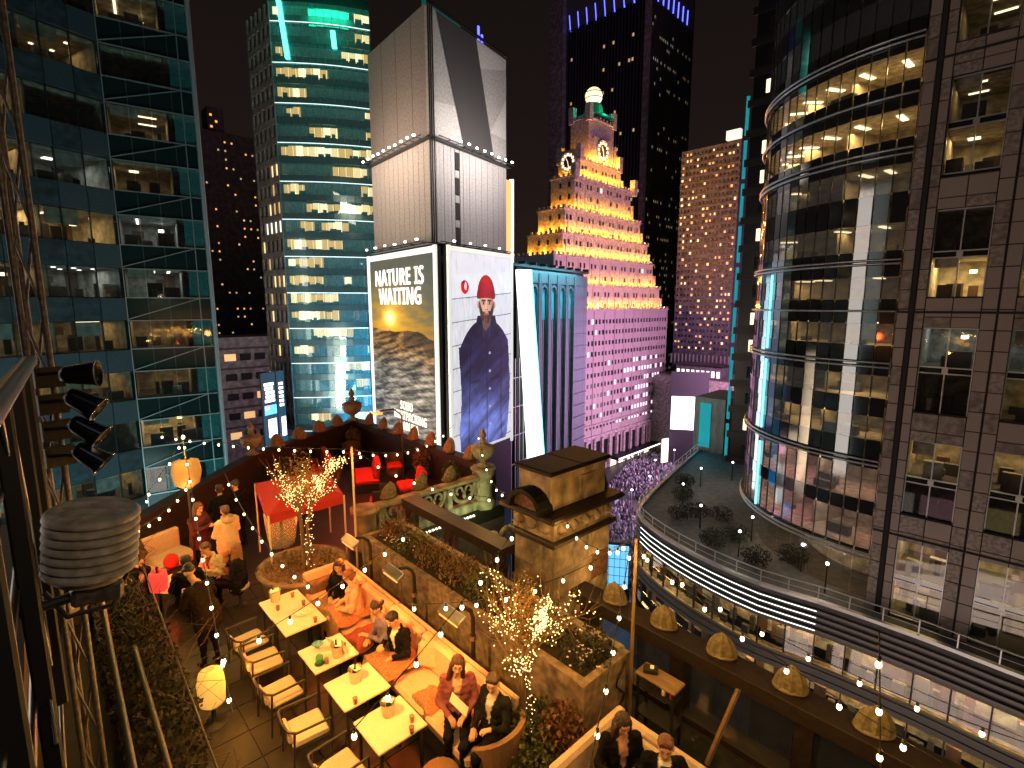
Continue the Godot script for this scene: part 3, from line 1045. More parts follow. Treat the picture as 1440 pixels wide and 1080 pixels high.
	pb(s, "sign_panel", M["sign_blue"], Vector3(1.3, -11.4, 0), Vector3(2.5, 1.6, 0.1))
	pb(s, "sign_panel", M["sign_red"], Vector3(0.5, -10.9, 0.06), Vector3(0.7, 0.7, 0.1))
	pb(s, "sign_panel", M["sign_violet"], Vector3(1.5, -14.6, 0), Vector3(1.7, 3.2, 0.1))
	for k in 6:
		pb(s, "sign_text_line", M["sign_violet"], Vector3(3.8, -7.2 - 0.75 * k, 0), Vector3(0.9, 0.45, 0.1), 0)
	pb(s, "sign_panel", M["sign_violet"], Vector3(4.0, -14.8, 0), Vector3(0.9, 3.4, 0.1))
	pb(s, "sign_post", M["dark_metal"], Vector3(2.4, -38, -0.4), Vector3(0.8, 32, 0.5))
	var lb := thing("low_shop_building", "low cream shop front beside the stacked signs under the teal tower", "building", Vector3(33, STREET, -93), turn_of(80))
	pb(lb, "wall", M["far_wall_grey"], Vector3(4, 18, -2), Vector3(10, 36, 4))
	for k in 3:
		pb(lb, "sign_panel", [M["warm_win_b"], M["orange_win"], M["pale_win"]][k], Vector3(0.6 + 1.6 * k, 35.5 - 3 * k, 0.1), Vector3(1.0, 2.4, 0.1))

# ---------- billboard tower ----------
func poster_sunset() -> ImageTexture:
	var w := 256
	var h := 640
	var im := Image.create(w, h, false, Image.FORMAT_RGB8)
	for y in h:
		for x in w:
			var u := x / 255.0
			var v := y / 639.0
			var n1 := noise.get_noise_2d(x * 1.2, y * 3.0)
			var c: Color
			if v < 0.42:
				c = Color(0.26, 0.29, 0.28).lerp(Color(0.46, 0.36, 0.16), smoothstep(0.2, 0.42, v + n1 * 0.12))
				var d := Vector2(u - 0.33, (v - 0.315) * 2.3).length()
				c = c.lerp(Color(0.95, 0.68, 0.12), clampf(1.15 * exp(-d * 4.2) + 0.2 * n1 * exp(-d * 2.0), 0, 1))
				c = c.lerp(Color(1.0, 0.95, 0.7), exp(-d * d * 110.0))
			else:
				c = Color(0.3, 0.24, 0.16)
			# hills: a ridge falling to the right, then dunes of grass in rippled bands
			var ridge := 0.375 + 0.05 * u - 0.035 * exp(-pow((u - 0.72) * 5.0, 2.0)) + 0.012 * n1
			if v > ridge:
				var f := (v - ridge) / (1.0 - ridge)
				var rip := noise.get_noise_2d(x * 0.8 - y * 0.9, y * 4.5 + x * 1.6)
				var rip2 := noise.get_noise_2d(x * 4.0 + 300.0, y * 9.0 - x * 3.0)
				var base := Color(0.36, 0.27, 0.15).lerp(Color(0.36, 0.35, 0.32), smoothstep(0.05, 0.4, f))
				c = base * (0.95 + 0.95 * rip + 0.4 * rip2)
				if u > 0.55 and f < 0.12:
					c = c.lerp(Color(0.16, 0.14, 0.11), 0.6)
			im.set_pixel(x, y, c)
	return ImageTexture.create_from_image(im)

func ell(p: Vector2, c: Vector2, r: Vector2) -> float:
	return ((p - c) / r).length() - 1.0

func poster_man() -> ImageTexture:
	var w := 320
	var h := 760
	var im := Image.create(w, h, false, Image.FORMAT_RGB8)
	for y in h:
		for x in w:
			var p := Vector2((x + 0.5) / w, (y + 0.5) / h)
			var n1 := noise.get_noise_2d(x * 2.0, y * 2.0)
			var n2 := noise.get_noise_2d(x * 9.0, y * 1.2 + 900.0)
			var n3 := noise.get_noise_2d(x * 0.9 + y * 1.1, y * 0.5 + 400.0)
			# weathered pale boards behind
			var row := p.y * 9.0 + 0.35 * p.x
			var bd := fmod(row, 1.0)
			var tone := 0.86 + 0.07 * noise.get_noise_2d(floor(row) * 170.0, 3.0) + 0.1 * n2
			var c := Color(tone * 0.97, tone * 0.97, tone)
			if p.y > 0.17 and (bd < 0.04 + 0.02 * n1):
				c = c * 0.55
			# coat: rounded shoulders, sleeves, folds
			var u := absf(p.x - 0.53 + 0.01 * sin(p.y * 9.0))
			var sy := 0.325 + 0.13 * pow(clampf(u / 0.42, 0, 1), 2.4)
			var side := 0.425 + 0.02 * sin(p.y * 11.0 + (3.0 if p.x < 0.5 else 0.0)) + 0.012 * n1
			if p.y > 0.9:
				side -= (p.y - 0.9) * 0.4
			if p.y > sy and u < side and p.y < 0.985:
				c = Color(0.13, 0.13, 0.24).lerp(Color(0.4, 0.46, 0.74), smoothstep(0.48, 0.95, p.y))
				c = c * (0.95 + 0.55 * n3 + 0.16 * n1)
				if absf(u - (0.26 + 0.05 * (p.y - 0.4))) < 0.008 and p.y > 0.46:
					c = c * 0.62
				if absf(p.x - 0.545) < 0.008 and p.y > 0.43:
					c = c * 0.6
				for k in 5:
					if Vector2(p.x - 0.6, (p.y - 0.5 - 0.095 * k) * 2.3).length() < 0.018:
						c = Color(0.62, 0.66, 0.8)
				if p.y > 0.63 and p.y < 0.645 and absf(u - 0.17) < 0.08:
					c = c * 0.72
			# neck and raised collar
			if u < 0.085 and p.y > 0.27 and p.y < 0.385 - u * 0.35:
				c = Color(0.62, 0.46, 0.37) * (1.0 - 0.35 * smoothstep(0.3, 0.36, p.y))
			var cu := absf(p.x - 0.545)
			if p.y > 0.305 and p.y < 0.42 and cu > 0.075 - (p.y - 0.31) * 0.35 and cu < 0.15 + (p.y - 0.305) * 0.7:
				c = Color(0.11, 0.11, 0.19) * (1.0 + 0.5 * n3 + 0.3 * n1)
				if cu < 0.09 - (p.y - 0.31) * 0.35:
					c = c * 1.7
			# ears, face
			if ell(p, Vector2(0.55 - 0.135, 0.25), Vector2(0.02, 0.018)) < 0 or ell(p, Vector2(0.55 + 0.135, 0.25), Vector2(0.02, 0.018)) < 0:
				c = Color(0.75, 0.53, 0.43)
			var fx := (p.x - 0.55) / 0.128
			var fy := (p.y - 0.255) / 0.088
			if fx * fx + fy * fy * (1.0 if fy < 0 else 0.92 + 0.25 * fx * fx) < 1.0:
				c = Color(0.86, 0.67, 0.55) * (1.0 - 0.2 * fx * fx + 0.05 * n1 - 0.1 * fx)
				var ex := absf(p.x - 0.55)
				if absf(p.y - 0.228 - 0.01 * ex) < 0.0045 and absf(ex - 0.052) < 0.036:
					c = Color(0.3, 0.19, 0.13)                       # brows
				if Vector2((ex - 0.05) / 0.024, (p.y - 0.241) / 0.006).length() < 1.0:
					c = Color(0.8, 0.74, 0.7)
					if absf(ex - 0.05) < 0.011:
						c = Color(0.15, 0.12, 0.12)
				elif Vector2((ex - 0.05) / 0.034, (p.y - 0.241) / 0.012).length() < 1.0:
					c = c * 0.8
				if ex < 0.017 + (p.y - 0.24) * 0.25 and p.y > 0.24 and p.y < 0.276:
					c = c * (0.9 if p.x > 0.55 else 1.06)            # nose
				if p.y > 0.272 and p.y < 0.277 and absf(ex - 0.014) < 0.009:
					c = Color(0.4, 0.24, 0.19)
				# beard: a soft ragged edge
				var be := 0.285 - 0.05 * smoothstep(0.06, 0.125, ex) + 0.006 * n1 + 0.004 * n2
				if p.y > be and not (p.y < 0.293 and ex < 0.03 and p.y > 0.288):
					c = Color(0.34, 0.23, 0.17) * (0.95 + 0.7 * n2 + 0.4 * n1)
				if absf(p.y - 0.299) < 0.004 and ex < 0.04:
					c = Color(0.62, 0.36, 0.32)
			# knitted hat with folded brim
			var hy := (p.y - 0.2) / (0.1 if p.y < 0.2 else 0.05)
			var hx := (p.x - 0.545) / (0.148 + 0.012 * smoothstep(0.17, 0.21, p.y))
			if hx * hx + hy * hy < 1.0 and p.y < 0.216 + 0.006 * hx * hx:
				var knit := 0.9 + 0.16 * sin(x * 1.5) + 0.12 * n1
				c = Color(0.76, 0.12, 0.1) * knit * (1.0 - 0.3 * hx * hx)
				if p.y > 0.178 + 0.004 * hx * hx:
					c = Color(0.68, 0.1, 0.09) * (0.95 + 0.2 * sin(x * 1.9)) * (1.0 - 0.35 * hx * hx)
			# small red mark at upper left
			if ell(p, Vector2(0.2, 0.165), Vector2(0.062, 0.032)) < 0.12 * n1:
				c = Color(0.78, 0.08, 0.1)
				if Vector2((p.x - 0.21) / 0.02, (p.y - 0.16) / 0.02).length() < 1.0:
					c = Color(0.88, 0.8, 0.82)
				if p.x < 0.2 and p.y < 0.15:
					c = Color(0.62, 0.05, 0.08)
			im.set_pixel(x, y, c)
	return ImageTexture.create_from_image(im)

func print_mat(key: String, tex: Texture2D, e: float) -> StandardMaterial3D:
	var m := StandardMaterial3D.new()
	m.resource_name = key
	m.albedo_texture = tex
	m.roughness = 0.6
	m.emission_enabled = true  # print glows evenly, in place of lamplight falling on it
	m.emission_texture = tex
	m.emission_operator = BaseMaterial3D.EMISSION_OP_MULTIPLY
	m.emission = Color.WHITE
	m.emission_energy_multiplier = e
	M[key] = m
	return m

func lettering(p: Node, text: String, at: Vector3, size: float, m: Material, stretch := 1.0) -> void:
	# one mesh per letter, set side by side about the point
	var f := SystemFont.new()
	f.font_names = PackedStringArray(["Droid Sans"])
	f.font_weight = 800
	var w := node(p, "word")
	var run := []
	var total := 0.0
	for ch in text:
		if ch == " ":
			run.append([null, size * 0.3])
			total += size * 0.3
			continue
		var tm := TextMesh.new()
		tm.text = ch
		tm.font = f
		tm.font_size = 64
		tm.pixel_size = size / 64.0
		tm.depth = 0.06
		tm.curve_step = 2.0
		var adv: float = f.get_string_size(ch, HORIZONTAL_ALIGNMENT_LEFT, -1, 64).x / 64.0 * size * 0.97
		run.append([tm, adv])
		total += adv
	var x := -total * 0.5
	for r in run:
		if r[0] != null:
			part(w, "letter", r[0], m, Transform3D(Basis.from_scale(Vector3(stretch, 1, 1)), at + Vector3((x + r[1] * 0.5) * stretch, 0, 0)))
		x += r[1]

func corrugated(p: Node, nm: String, m: Material, x0: float, x1: float, y0: float, y1: float, z: float, n: int) -> void:
	var w := (x1 - x0) / n
	for i in n:
		pb(p, nm, m, Vector3(x0 + w * (i + 0.5), (y0 + y1) * 0.5, z), Vector3(w - 0.05, y1 - y0, 0.12 + 0.05 * (i % 2)))

func billboard_tower() -> void:
	var t := thing("billboard_tower", "windowless tower with blank upper walls, a dark diagonal stripe and light racks", "building", Vector3(42.48, 0, -61.81))
	var L := node(t, "street_wall")
	L.rotation.y = deg_to_rad(turn_of(184.2))
	var R := node(t, "square_wall")
	R.rotation.y = deg_to_rad(turn_of(76.2))
	# south wall: local x from -19 (far left) to 0 (corner); east wall: x from 0 to 18.4
	pb(L, "upper_cladding", M["upper_cladding"], Vector3(-9.5, 37.4, -0.3), Vector3(19.0, 16.4, 0.6))
	for k in 3:
		pb(L, "cladding_seam", M["joint"], Vector3(-4.75 - 4.75 * k, 37.4, 0.005), Vector3(0.06, 16.3, 0.02))
	corrugated(L, "corrugated_panel", M["corrugated"], -19.0, -0.2, 14.9, 28.6, 0.0, 24)
	pb(R, "upper_cladding", M["upper_grey"], Vector3(9.25, 37.2, -0.3), Vector3(18.5, 16.0, 0.6))
	# diagonal dark stripe and lighter facets as thin cladding plates
	var st := MB.new()
	st.quad(Vector3(7.2, 29.2, 0.12), Vector3(1.6, 45.1, 0.12), Vector3(10.4, 45.1, 0.12), Vector3(14.9, 29.2, 0.12))
	part(R, "dark_stripe_plate", st, M["stripe_dark"])
	var f1 := MB.new()
	f1.tri(Vector3(0.4, 33.5, 0.06), Vector3(5.4, 34.3, 0.06), Vector3(0.4, 29.3, 0.06))
	f1.tri(Vector3(5.4, 34.3, 0.06), Vector3(7.1, 29.3, 0.06), Vector3(0.4, 29.3, 0.06))
	part(R, "pale_facet_plate", f1, M["upper_grey_b"])
	var f2 := MB.new()
	f2.quad(Vector3(11.5, 41.4, 0.06), Vector3(10.5, 45.0, 0.06), Vector3(18.3, 45.0, 0.06), Vector3(18.3, 43.5, 0.06))
	f2.tri(Vector3(14.0, 33.0, 0.06), Vector3(18.3, 39.0, 0.06), Vector3(18.3, 33.0, 0.06))
	part(R, "pale_facet_plate", f2, M["upper_grey_b"])
	corrugated(R, "corrugated_panel", M["corrugated_b"], 0.2, 5.0, 14.9, 28.6, 0.0, 6)
	corrugated(R, "corrugated_panel", M["corrugated_b"], 6.2, 18.4, 14.9, 28.6, 0.0, 16)
	for k in 4:
		pb(R, "vent_recess", M["joint"], Vector3(5.6, 16.4 + 3.5 * k, -0.05), Vector3(0.9, 2.3, 0.2))
		pb(R, "infill_panel", M["corrugated_b"], Vector3(5.6, 18.1 + 3.5 * k, -0.02), Vector3(0.95, 1.0, 0.14))
	# vertical pipes at the corner
	for k in 3:
		part(t, "corner_pipe", MB.new().tube([Vector3(-0.25 + 0.3 * k, 14.8, 0.35 + 0.05 * k), Vector3(-0.25 + 0.3 * k, 45.3, 0.35 + 0.05 * k)], 0.1, 0.1, 6), M["dark_metal"])
	var fp := MB.new()
	fp.prism([Vector2(0.5, -0.4), Vector2(1.55, -18.6), Vector2(17.7, -5.0), Vector2(17.5, -4.6)], STREET - 0.0, 45.0)
	part(t, "core_wall", fp, M["far_wall"])
	# light racks on two ledges: arms and lamps
	for row in [[28.75, -1.0], [14.95, 1.0]]:
		var nl := 10 if row[1] < 0 else 6
		for k in nl:
			rack_lamp(L, -18.4 + 17.0 * k / (nl - 1), row[0], k)
			if k < nl - 1:
				rack_lamp(R, 2.6 + 15.0 * k / (nl - 2), row[0], k)
		pb(L, "rack_beam", M["dark_metal"], Vector3(-9.5, row[0], 1.6), Vector3(19.4, 0.12, 0.12))
		pb(R, "rack_beam", M["dark_metal"], Vector3(9.2, row[0], 1.6), Vector3(18.6, 0.12, 0.12))
		pb(L, "ledge", M["dark_metal"], Vector3(-9.4, row[0] - 0.15, 0.4), Vector3(19.6, 0.18, 1.0))
		pb(R, "ledge", M["dark_metal"], Vector3(9.3, row[0] - 0.15, 0.4), Vector3(18.6, 0.18, 1.0))
	# the racks' light: broad soft light upward and downward along the walls
	area(L.transform * Vector3(-9.5, 29.5, 10.0), L.transform * Vector3(-9.5, 38, 0), Vector2(18, 4), Color(1, 0.86, 0.74), 190.0, t)
	area(L.transform * Vector3(-9.5, 27.5, 9.0), L.transform * Vector3(-9.5, 20, 0), Vector2(18, 4), Color(1, 0.88, 0.78), 165.0, t)
	area(R.transform * Vector3(9.2, 29.5, 10.0), R.transform * Vector3(9.2, 38, 0), Vector2(17, 4), Color(1, 0.95, 0.9), 240.0, t)
	area(R.transform * Vector3(9.2, 27.5, 9.0), R.transform * Vector3(9.2, 20, 0), Vector2(17, 4), Color(1, 0.95, 0.92), 190.0, t)
	pb(R, "roof_beam", M["dark_metal"], Vector3(9, 45.5, 0.2), Vector3(18.6, 0.3, 0.3))
	pb(R, "roof_sign_strip_light", M["neon_blue"], Vector3(15.2, 47.6, -3), Vector3(0.35, 4.0, 0.2), 0)
	pb(R, "roof_sign_strip_light", M["neon_blue"], Vector3(16.1, 47.2, -3), Vector3(0.35, 3.0, 0.2), 0)
	pb(R, "roof_screen_frame", M["neon_green_dim"], Vector3(13.5, 49.4, -9), Vector3(9, 6.5, 0.4))
	for k in 3:
		pb(R, "roof_post", M["dark_metal"], Vector3(9.0 + 4.0 * k, 46.5, -5.8), Vector3(0.2, 3.5, 0.2))
	# --- billboard with two faces
	var b := thing("corner_billboard", "two-sided corner billboard with sunset landscape and man in red hat", "billboard", Vector3(43.49, 0, -61.1))
	var bl := node(b, "sunset_face")
	bl.rotation.y = deg_to_rad(turn_of(184.2))
	var br := node(b, "portrait_face")
	br.rotation.y = deg_to_rad(turn_of(76.2))
	var pm := print_mat("print_sunset", poster_sunset(), 0.52)
	var qm := print_mat("print_man", poster_man(), 0.56)
	var q1 := MB.new()
	q1.face(Vector3(-11.7, -1.3, 0.9), Vector3(10.6, 0, 0), Vector3(0, 14.9, 0))
	part(bl, "sign_print", q1, pm)
	var q2 := MB.new()
	q2.face(Vector3(8.6, -1.3, 0.9), Vector3(7.7, 0, 0), Vector3(0, 15.2, 0))
	part(br, "sign_print", q2, qm)
	for e in [[-23.0, 0.7], [-0.45, 0.75]]:
		pb(bl, "sign_border", M["border_glow"], Vector3(e[0], -1.3, 0.85), Vector3(e[1], 31.8, 0.3))
	pb(bl, "sign_border", M["border_glow"], Vector3(-11.7, 14.05, 0.85), Vector3(22.2, 0.9, 0.3))
	for e in [[0.45, 0.6], [16.6, 0.5]]:
		pb(br, "sign_border", M["border_glow"], Vector3(e[0], -1.3, 0.85), Vector3(e[1], 31.8, 0.3))
	pb(br, "sign_border", M["border_glow"], Vector3(8.5, 14.2, 0.85), Vector3(15.6, 0.6, 0.3))
	pb(bl, "backing", M["dark_metal"], Vector3(-11.7, -20, 0.3), Vector3(23, 69, 0.5))
	pb(br, "backing", M["dark_metal"], Vector3(8.6, -20, 0.3), Vector3(16.6, 69, 0.5))
	lettering(bl, "NATURE IS", Vector3(-11.9, 10.6, 0.98), 3.6, M["text_white"], 0.95)
	lettering(bl, "WAITING", Vector3(-11.6, 7.6, 0.98), 3.6, M["text_white"], 0.95)
	lettering(bl, "SOHO", Vector3(-10.2, -9.9, 0.98), 1.9, M["text_cream"], 0.85)
	lettering(bl, "MEATPACKING", Vector3(-9.2, -11.6, 0.98), 1.9, M["text_cream"], 0.85)
	lettering(bl, "NOLITA", Vector3(-9.2, -13.3, 0.98), 1.9, M["text_cream"], 0.85)
	area(bl.transform * Vector3(-11.7, 0, 1.6), bl.transform * Vector3(-11.7, 0, 10), Vector2(20, 26), Color(1, 0.9, 0.75), 60.0, b)
	area(br.transform * Vector3(8.6, 0, 1.6), br.transform * Vector3(8.6, 0, 10), Vector2(15, 26), Color(0.85, 0.88, 1), 70.0, b)
	# hidden west screen that colours the teal tower
	var ws := thing("cyan_led_screen", "large cyan screen on the billboard tower's hidden side facing the teal tower", "screen", Vector3(44.2, 0, -84.5), 0)
	pb(ws, "screen_face", M["screen_cyan"], Vector3(6, -12, -0.6), Vector3(11, 24, 0.3))
	pb(ws, "screen_back", M["dark_metal"], Vector3(6, -30, 0), Vector3(12, 70, 0.6))
	var lo := thing("added_cyan_screen", "added unseen low cyan panel that lights the foot of the teal tower", "screen", Vector3(39, 0, -86), 25)  # light source added out of sight to brighten the lower teal tower
	pb(lo, "screen_face", M["screen_cyan"], Vector3(0, -33, -0.4), Vector3(15, 13, 0.3))
	pb(lo, "screen_back", M["dark_metal"], Vector3(0, -40, 0), Vector3(15.6, 28, 0.5))
	area(Vector3(0, -32, -0.9), Vector3(0, -8, -16), Vector2(15, 13), Color(0.1, 0.7, 1.0), 2200.0, lo)
	area(Vector3(6, -12, -1.0), Vector3(3, -12, -12), Vector2(11, 24), Color(0.1, 0.75, 1.0), 1000.0, ws)

func rack_lamp(p: Node, x: float, y: float, k: int) -> void:
	pb(p, "lamp_arm", M["dark_metal"], Vector3(x, y + 0.05, 0.9), Vector3(0.07, 0.07, 1.5))
	pb(p, "flood_lamp", M["lamp_white"], Vector3(x, y + 0.28 + 0.05 * (k % 3), 1.75), Vector3(0.4, 0.22, 0.22), 0.3 * (k % 2), true)

# ---------- fluted building with the slanted white screen ----------
func fluted_building() -> void:
	var t := thing("fluted_metal_building", "teal fluted metal building with arched tops beside the slanted white screen", "building", Vector3(59.92, 0, -65.14), turn_of(76.2))
	var y0 := STREET
	pb(t, "core_wall", M["dark_metal"], Vector3(16.5, -20.5, -3.2), Vector3(26.5, 67, 5.6))
	pb(t, "roof_deck", M["dark_metal"], Vector3(15, 13.1, -3), Vector3(30.5, 0.5, 7.4))
	for k in 8:
		pb(t, "roof_lamp_arm", M["dark_metal"], Vector3(3 + 3.6 * k, 13.5, 0.9), Vector3(0.12, 0.5, 1.4))
	area(Vector3(17, 13.6, 4.0), Vector3(17, -4, 0), Vector2(24, 1.5), Color(0.5, 0.92, 1.0), 240.0, t)
	# wall plate with five arched bays
	var n := 5
	for k in n:
		var x := 11.2 + 3.6 * k - 3.0
		for e in [-1.0, 1.0]:
			pb(t, "pilaster", M["teal_metal"], Vector3(x + e * 1.5, -21, 0.2), Vector3(0.5, 66, 0.7))
		for q in 3:
			pb(t, "flute", M["teal_metal"], Vector3(x - 0.75 + 0.75 * q, -25, -0.1), Vector3(0.32, 57, 0.35))
		var ar := MB.new()
		for i in 10:
			var a := PI * i / 10.0
			var b := PI * (i + 1) / 10.0
			ar.bar(Vector3(x + 1.25 * cos(a), 8.3 + 1.6 * sin(a), 0.2), Vector3(x + 1.25 * cos(b), 8.3 + 1.6 * sin(b), 0.2), 0.35, 0.5)
		part(t, "arch", ar, M["teal_metal"])
		pb(t, "arch_glass", M["arch_led"], Vector3(x, 5.5, -0.28), Vector3(2.3, 7.5, 0.06))
	pb(t, "frieze", M["teal_metal"], Vector3(15.5, 11.4, 0.1), Vector3(19, 2.2, 0.6))
	# bare lattice at left of the screen
	for k in 6:
		pb(t, "lattice_post", M["alu"], Vector3(0.5 + 1.3 * k, -28, 0.2), Vector3(0.18, 50, 0.2))
	for k in 9:
		pb(t, "lattice_rail", M["alu"], Vector3(4, -48 + 5.2 * k, 0.25), Vector3(8, 0.15, 0.2))
	# side in dark teal with shelves
	var sd := node(t, "side_wall")
	sd.position = Vector3(25.0, 0, 0)
	pb(sd, "side_cladding", M["teal_metal"], Vector3(3.3, -20.6, -1.0), Vector3(6.6, 66, 1.6))
	for k in 18:
		pb(sd, "side_ledge", M["teal_metal"], Vector3(3.3, 10.5 - 2.6 * k, -0.1), Vector3(6.7, 0.16, 0.4))
	# screen
	var s := thing("slanted_white_screen", "tall blazing white slanted screen on the fluted metal building", "screen", Vector3(59.92, 0, -65.14), turn_of(76.2))
	var mb := MB.new()
	var P := [Vector3(1.4, 12.2, 1.0), Vector3(5.6, 12.4, 1.0), Vector3(13.3, -40, 1.0), Vector3(7.6, -40, 1.0)]
	mb.quad(P[3], P[0], P[1], P[2])
	var back := Vector3(0, 0, -0.5)
	for i in 4:
		var a: Vector3 = P[i]
		var b: Vector3 = P[(i + 1) % 4]
		mb.quad(a, a + back, b + back, b)
	mb.quad(P[2] + back, P[1] + back, P[0] + back, P[3] + back)
	part(s, "screen_face", mb, M["screen_white"])
	part(s, "screen_edge", MB.new().bar(Vector3(5.75, 12.4, 0.95), Vector3(13.5, -40, 0.95), 0.25), M["cyan_glow"])
	area(Vector3(6.5, -8, 1.6), Vector3(6.5, -8, 10), Vector2(5, 38), Color(0.9, 0.97, 1.0), 120.0, s)
	# vertical orange sign with white edge behind the roof
	var v := thing("vertical_orange_sign", "slim vertical orange sign with a white lit edge above the fluted roof", "sign", Vector3(85, 0, -93), turn_of(76))
	pb(v, "sign_face", M["orange_sign"], Vector3(0, 25.5, 0), Vector3(2.3, 19, 1.2))
	pb(v, "sign_edge_light", M["screen_white"], Vector3(1.6, 25.5, 0.3), Vector3(0.5, 20, 1.0))
	pb(v, "sign_mast", M["dark_metal"], Vector3(0, -18, -0.8), Vector3(1.2, 72, 0.8))
	var dk := thing("narrow_dark_building", "narrow dark building edge with pale frames behind the billboard tower", "building", Vector3(74, STREET, -84), turn_of(76))
	pb(dk, "wall", M["far_black"], Vector3(1.6, 52, -3), Vector3(3.6, 104, 4))
	for k in 9:
		pb(dk, "window_frame", M["far_wall_grey"], Vector3(1.4, 74 + 3.3 * k, -0.9), Vector3(2.6, 0.2, 0.2))
	pb(dk, "window_frame", M["far_wall_grey"], Vector3(2.6, 88, -0.9), Vector3(0.2, 29, 0.2))

# ---------- stepped clock tower ----------
func clock_tower() -> void:
	var t := thing("stepped_clock_tower", "stepped stone tower with amber-lit terraces, two clocks and a glowing globe", "building", Vector3(140.89, 0, -112.03), 2.8)
	# [x0, x1, front z, back z, y0, y1]
	var tiers := [[-30.0, 54.5, 0.0, -60.0, STREET, 4.5], [-22.0, 51.0, -2.0, -56.0, 4.5, 12.7], [-15.0, 48.5, -4.0, -50.0, 12.7, 22.4], [-8.4, 47.0, -6.0, -21.3, 22.4, 30.0], [-4.9, 44.2, -8.0, -19.6, 30.0, 38.6], [4.1, 41.3, -11.0, -21.4, 38.6, 51.0], [11.2, 38.0, -14.0, -24.0, 51.0, 58.5], [19.0, 35.5, -16.0, -24.4, 58.5, 75.0]]
	var amber := Color(1.0, 0.66, 0.2)
	rng.seed = 44
	for i in tiers.size():
		var T: Array = tiers[i]
		var st := node(t, "storey_block")
		var w: float = T[1] - T[0]
		var d: float = T[2] - T[3]
		var h: float = T[5] - T[4]
		var cx: float = (T[0] + T[1]) * 0.5
		var cz: float = (T[2] + T[3]) * 0.5
		var sm: Material = M["paramount_brick"] if i < 3 else M["paramount_stone"]
		pb(st, "wall", sm, Vector3(cx, (T[4] + T[5]) * 0.5, cz), Vector3(w, h, d))
		# parapet with small merlons
		pb(st, "cornice", M["paramount_stone"], Vector3(cx, T[5] + 0.2, cz), Vector3(w + 0.9, 0.5, d + 0.9))
		var me := MB.new()
		var x: float = T[0]
		while x < T[1]:
			me.box(Vector3(x + 0.4, T[5] + 0.85, T[2] + 0.2), Vector3(0.9, 0.9, 0.4))
			x += 2.2
		var z: float = T[2]
		while z > T[3]:
			me.box(Vector3(T[0] - 0.2, T[5] + 0.85, z), Vector3(0.4, 0.9, 0.9))
			z -= 2.2
		stuff(part(st, "merlons", me, M["paramount_stone"]))
		# windows as recessed boxes with proud stone surrounds: pairs per bay
		if i < 7:
			var dark := MB.new()
			var lit := MB.new()
			var pier := MB.new()
			var rows := int(h / 4.1) if i > 0 else 11
			var cols := int(w / 2.15)
			for r in rows:
				var y: float = T[5] - 2.6 - 4.05 * r if i > 0 else 0.6 - 3.75 * r
				for k in cols:
					if k % 3 == 2 and i > 0:
						continue
					var xx: float = T[0] + 1.6 + k * 2.15
					var near := exp(-pow((xx - 36.0) / 14.0, 2.0)) * (1.0 if r > 3 and i == 0 else 0.0)
					var on := rng.randf() < 0.06 + 0.75 * near
					(lit if on and i == 0 else (lit if on and rng.randf() < 0.5 else dark)).box(Vector3(xx, y, T[2] + 0.03), Vector3(rng.randf_range(0.8, 1.05), rng.randf_range(1.3, 1.8), 0.1))
			for k in int(w / 6.45) + 1:
				pier.box(Vector3(T[0] + 0.45 + k * 6.45, (T[4] + T[5]) * 0.5, T[2] + 0.12), Vector3(0.6, h, 0.28))
			for k in int(d / 4.0):
				for r in rows:
					if i > 2:
						dark.box(Vector3(T[0] - 0.03, T[5] - 2.6 - 4.05 * r, T[2] - 2.0 - 4.0 * k), Vector3(0.1, 1.7, 0.9))
			stuff(part(st, "dark_windows", dark, M["far_black"]))
			if lit.v.size() > 0:
				stuff(part(st, "lit_windows", lit, M["pink_win"] if i == 0 else M["pale_win"]))
			stuff(part(st, "piers", pier, sm))
		# amber flood lamps at the foot of this block, standing on the ledge below
		if i > 0:
			var m := int(w / (4.6 if i < 6 else 4.2))
			for k in m + 1:
				var lx: float = T[0] + 0.8 + (w - 1.6) * k / m
				if lx < -14.0:
					continue
				var lp := Vector3(lx, T[4] + 1.5, T[2] + 1.9)
				pb(st, "flood_lamp", M["amber_lamp"], lp - Vector3(0, 0.35, 0), Vector3(0.5, 0.25, 0.4))
				omni(lp, amber, [0, 26.0, 30.0, 36.0, 42.0, 46.0, 60.0, 80.0][i], 0.2, t)
				# corbel buttress beside each lamp
				pb(st, "buttress", M["paramount_stone"], Vector3(lx + 1.6, T[4] + h * 0.32, T[2] + 0.3), Vector3(1.2, h * 0.5, 0.6))
			if i > 2:
				for k in 3:
					var lp := Vector3(T[0] - 1.0, T[4] + 1.1, T[2] - 1.0 - (d - 2.0) * k / 2.0)
					pb(st, "flood_lamp", M["amber_lamp"], lp - Vector3(0, 0.35, 0), Vector3(0.4, 0.25, 0.5))
					omni(lp, amber, 42.0, 0.2, t)
	# base storey: tall arcade, sign bands
	for k in 13:
		pb(t, "arcade_pier", M["paramount_stone"], Vector3(-6 + 4.9 * k, -47.5, 0.5), Vector3(1.1, 12, 0.9))
		pb(t, "arcade_glass", M["far_black"], Vector3(-3.5 + 4.9 * k, -47.2, 0.05), Vector3(3.4, 9, 0.15))
	pb(t, "band_course", M["paramount_stone"], Vector3(12, -40.6, 0.3), Vector3(85, 1.0, 1.0))
	pb(t, "band_course", M["paramount_stone"], Vector3(12, -36.2, 0.3), Vector3(85, 0.6, 0.9))
	pb(t, "marquee", M["dark_metal"], Vector3(33, -50.2, 2.5), Vector3(38, 1.2, 4))
	pb(t, "marquee_light_band", M["screen_white"], Vector3(33, -50.2, 4.55), Vector3(38, 0.5, 0.1))
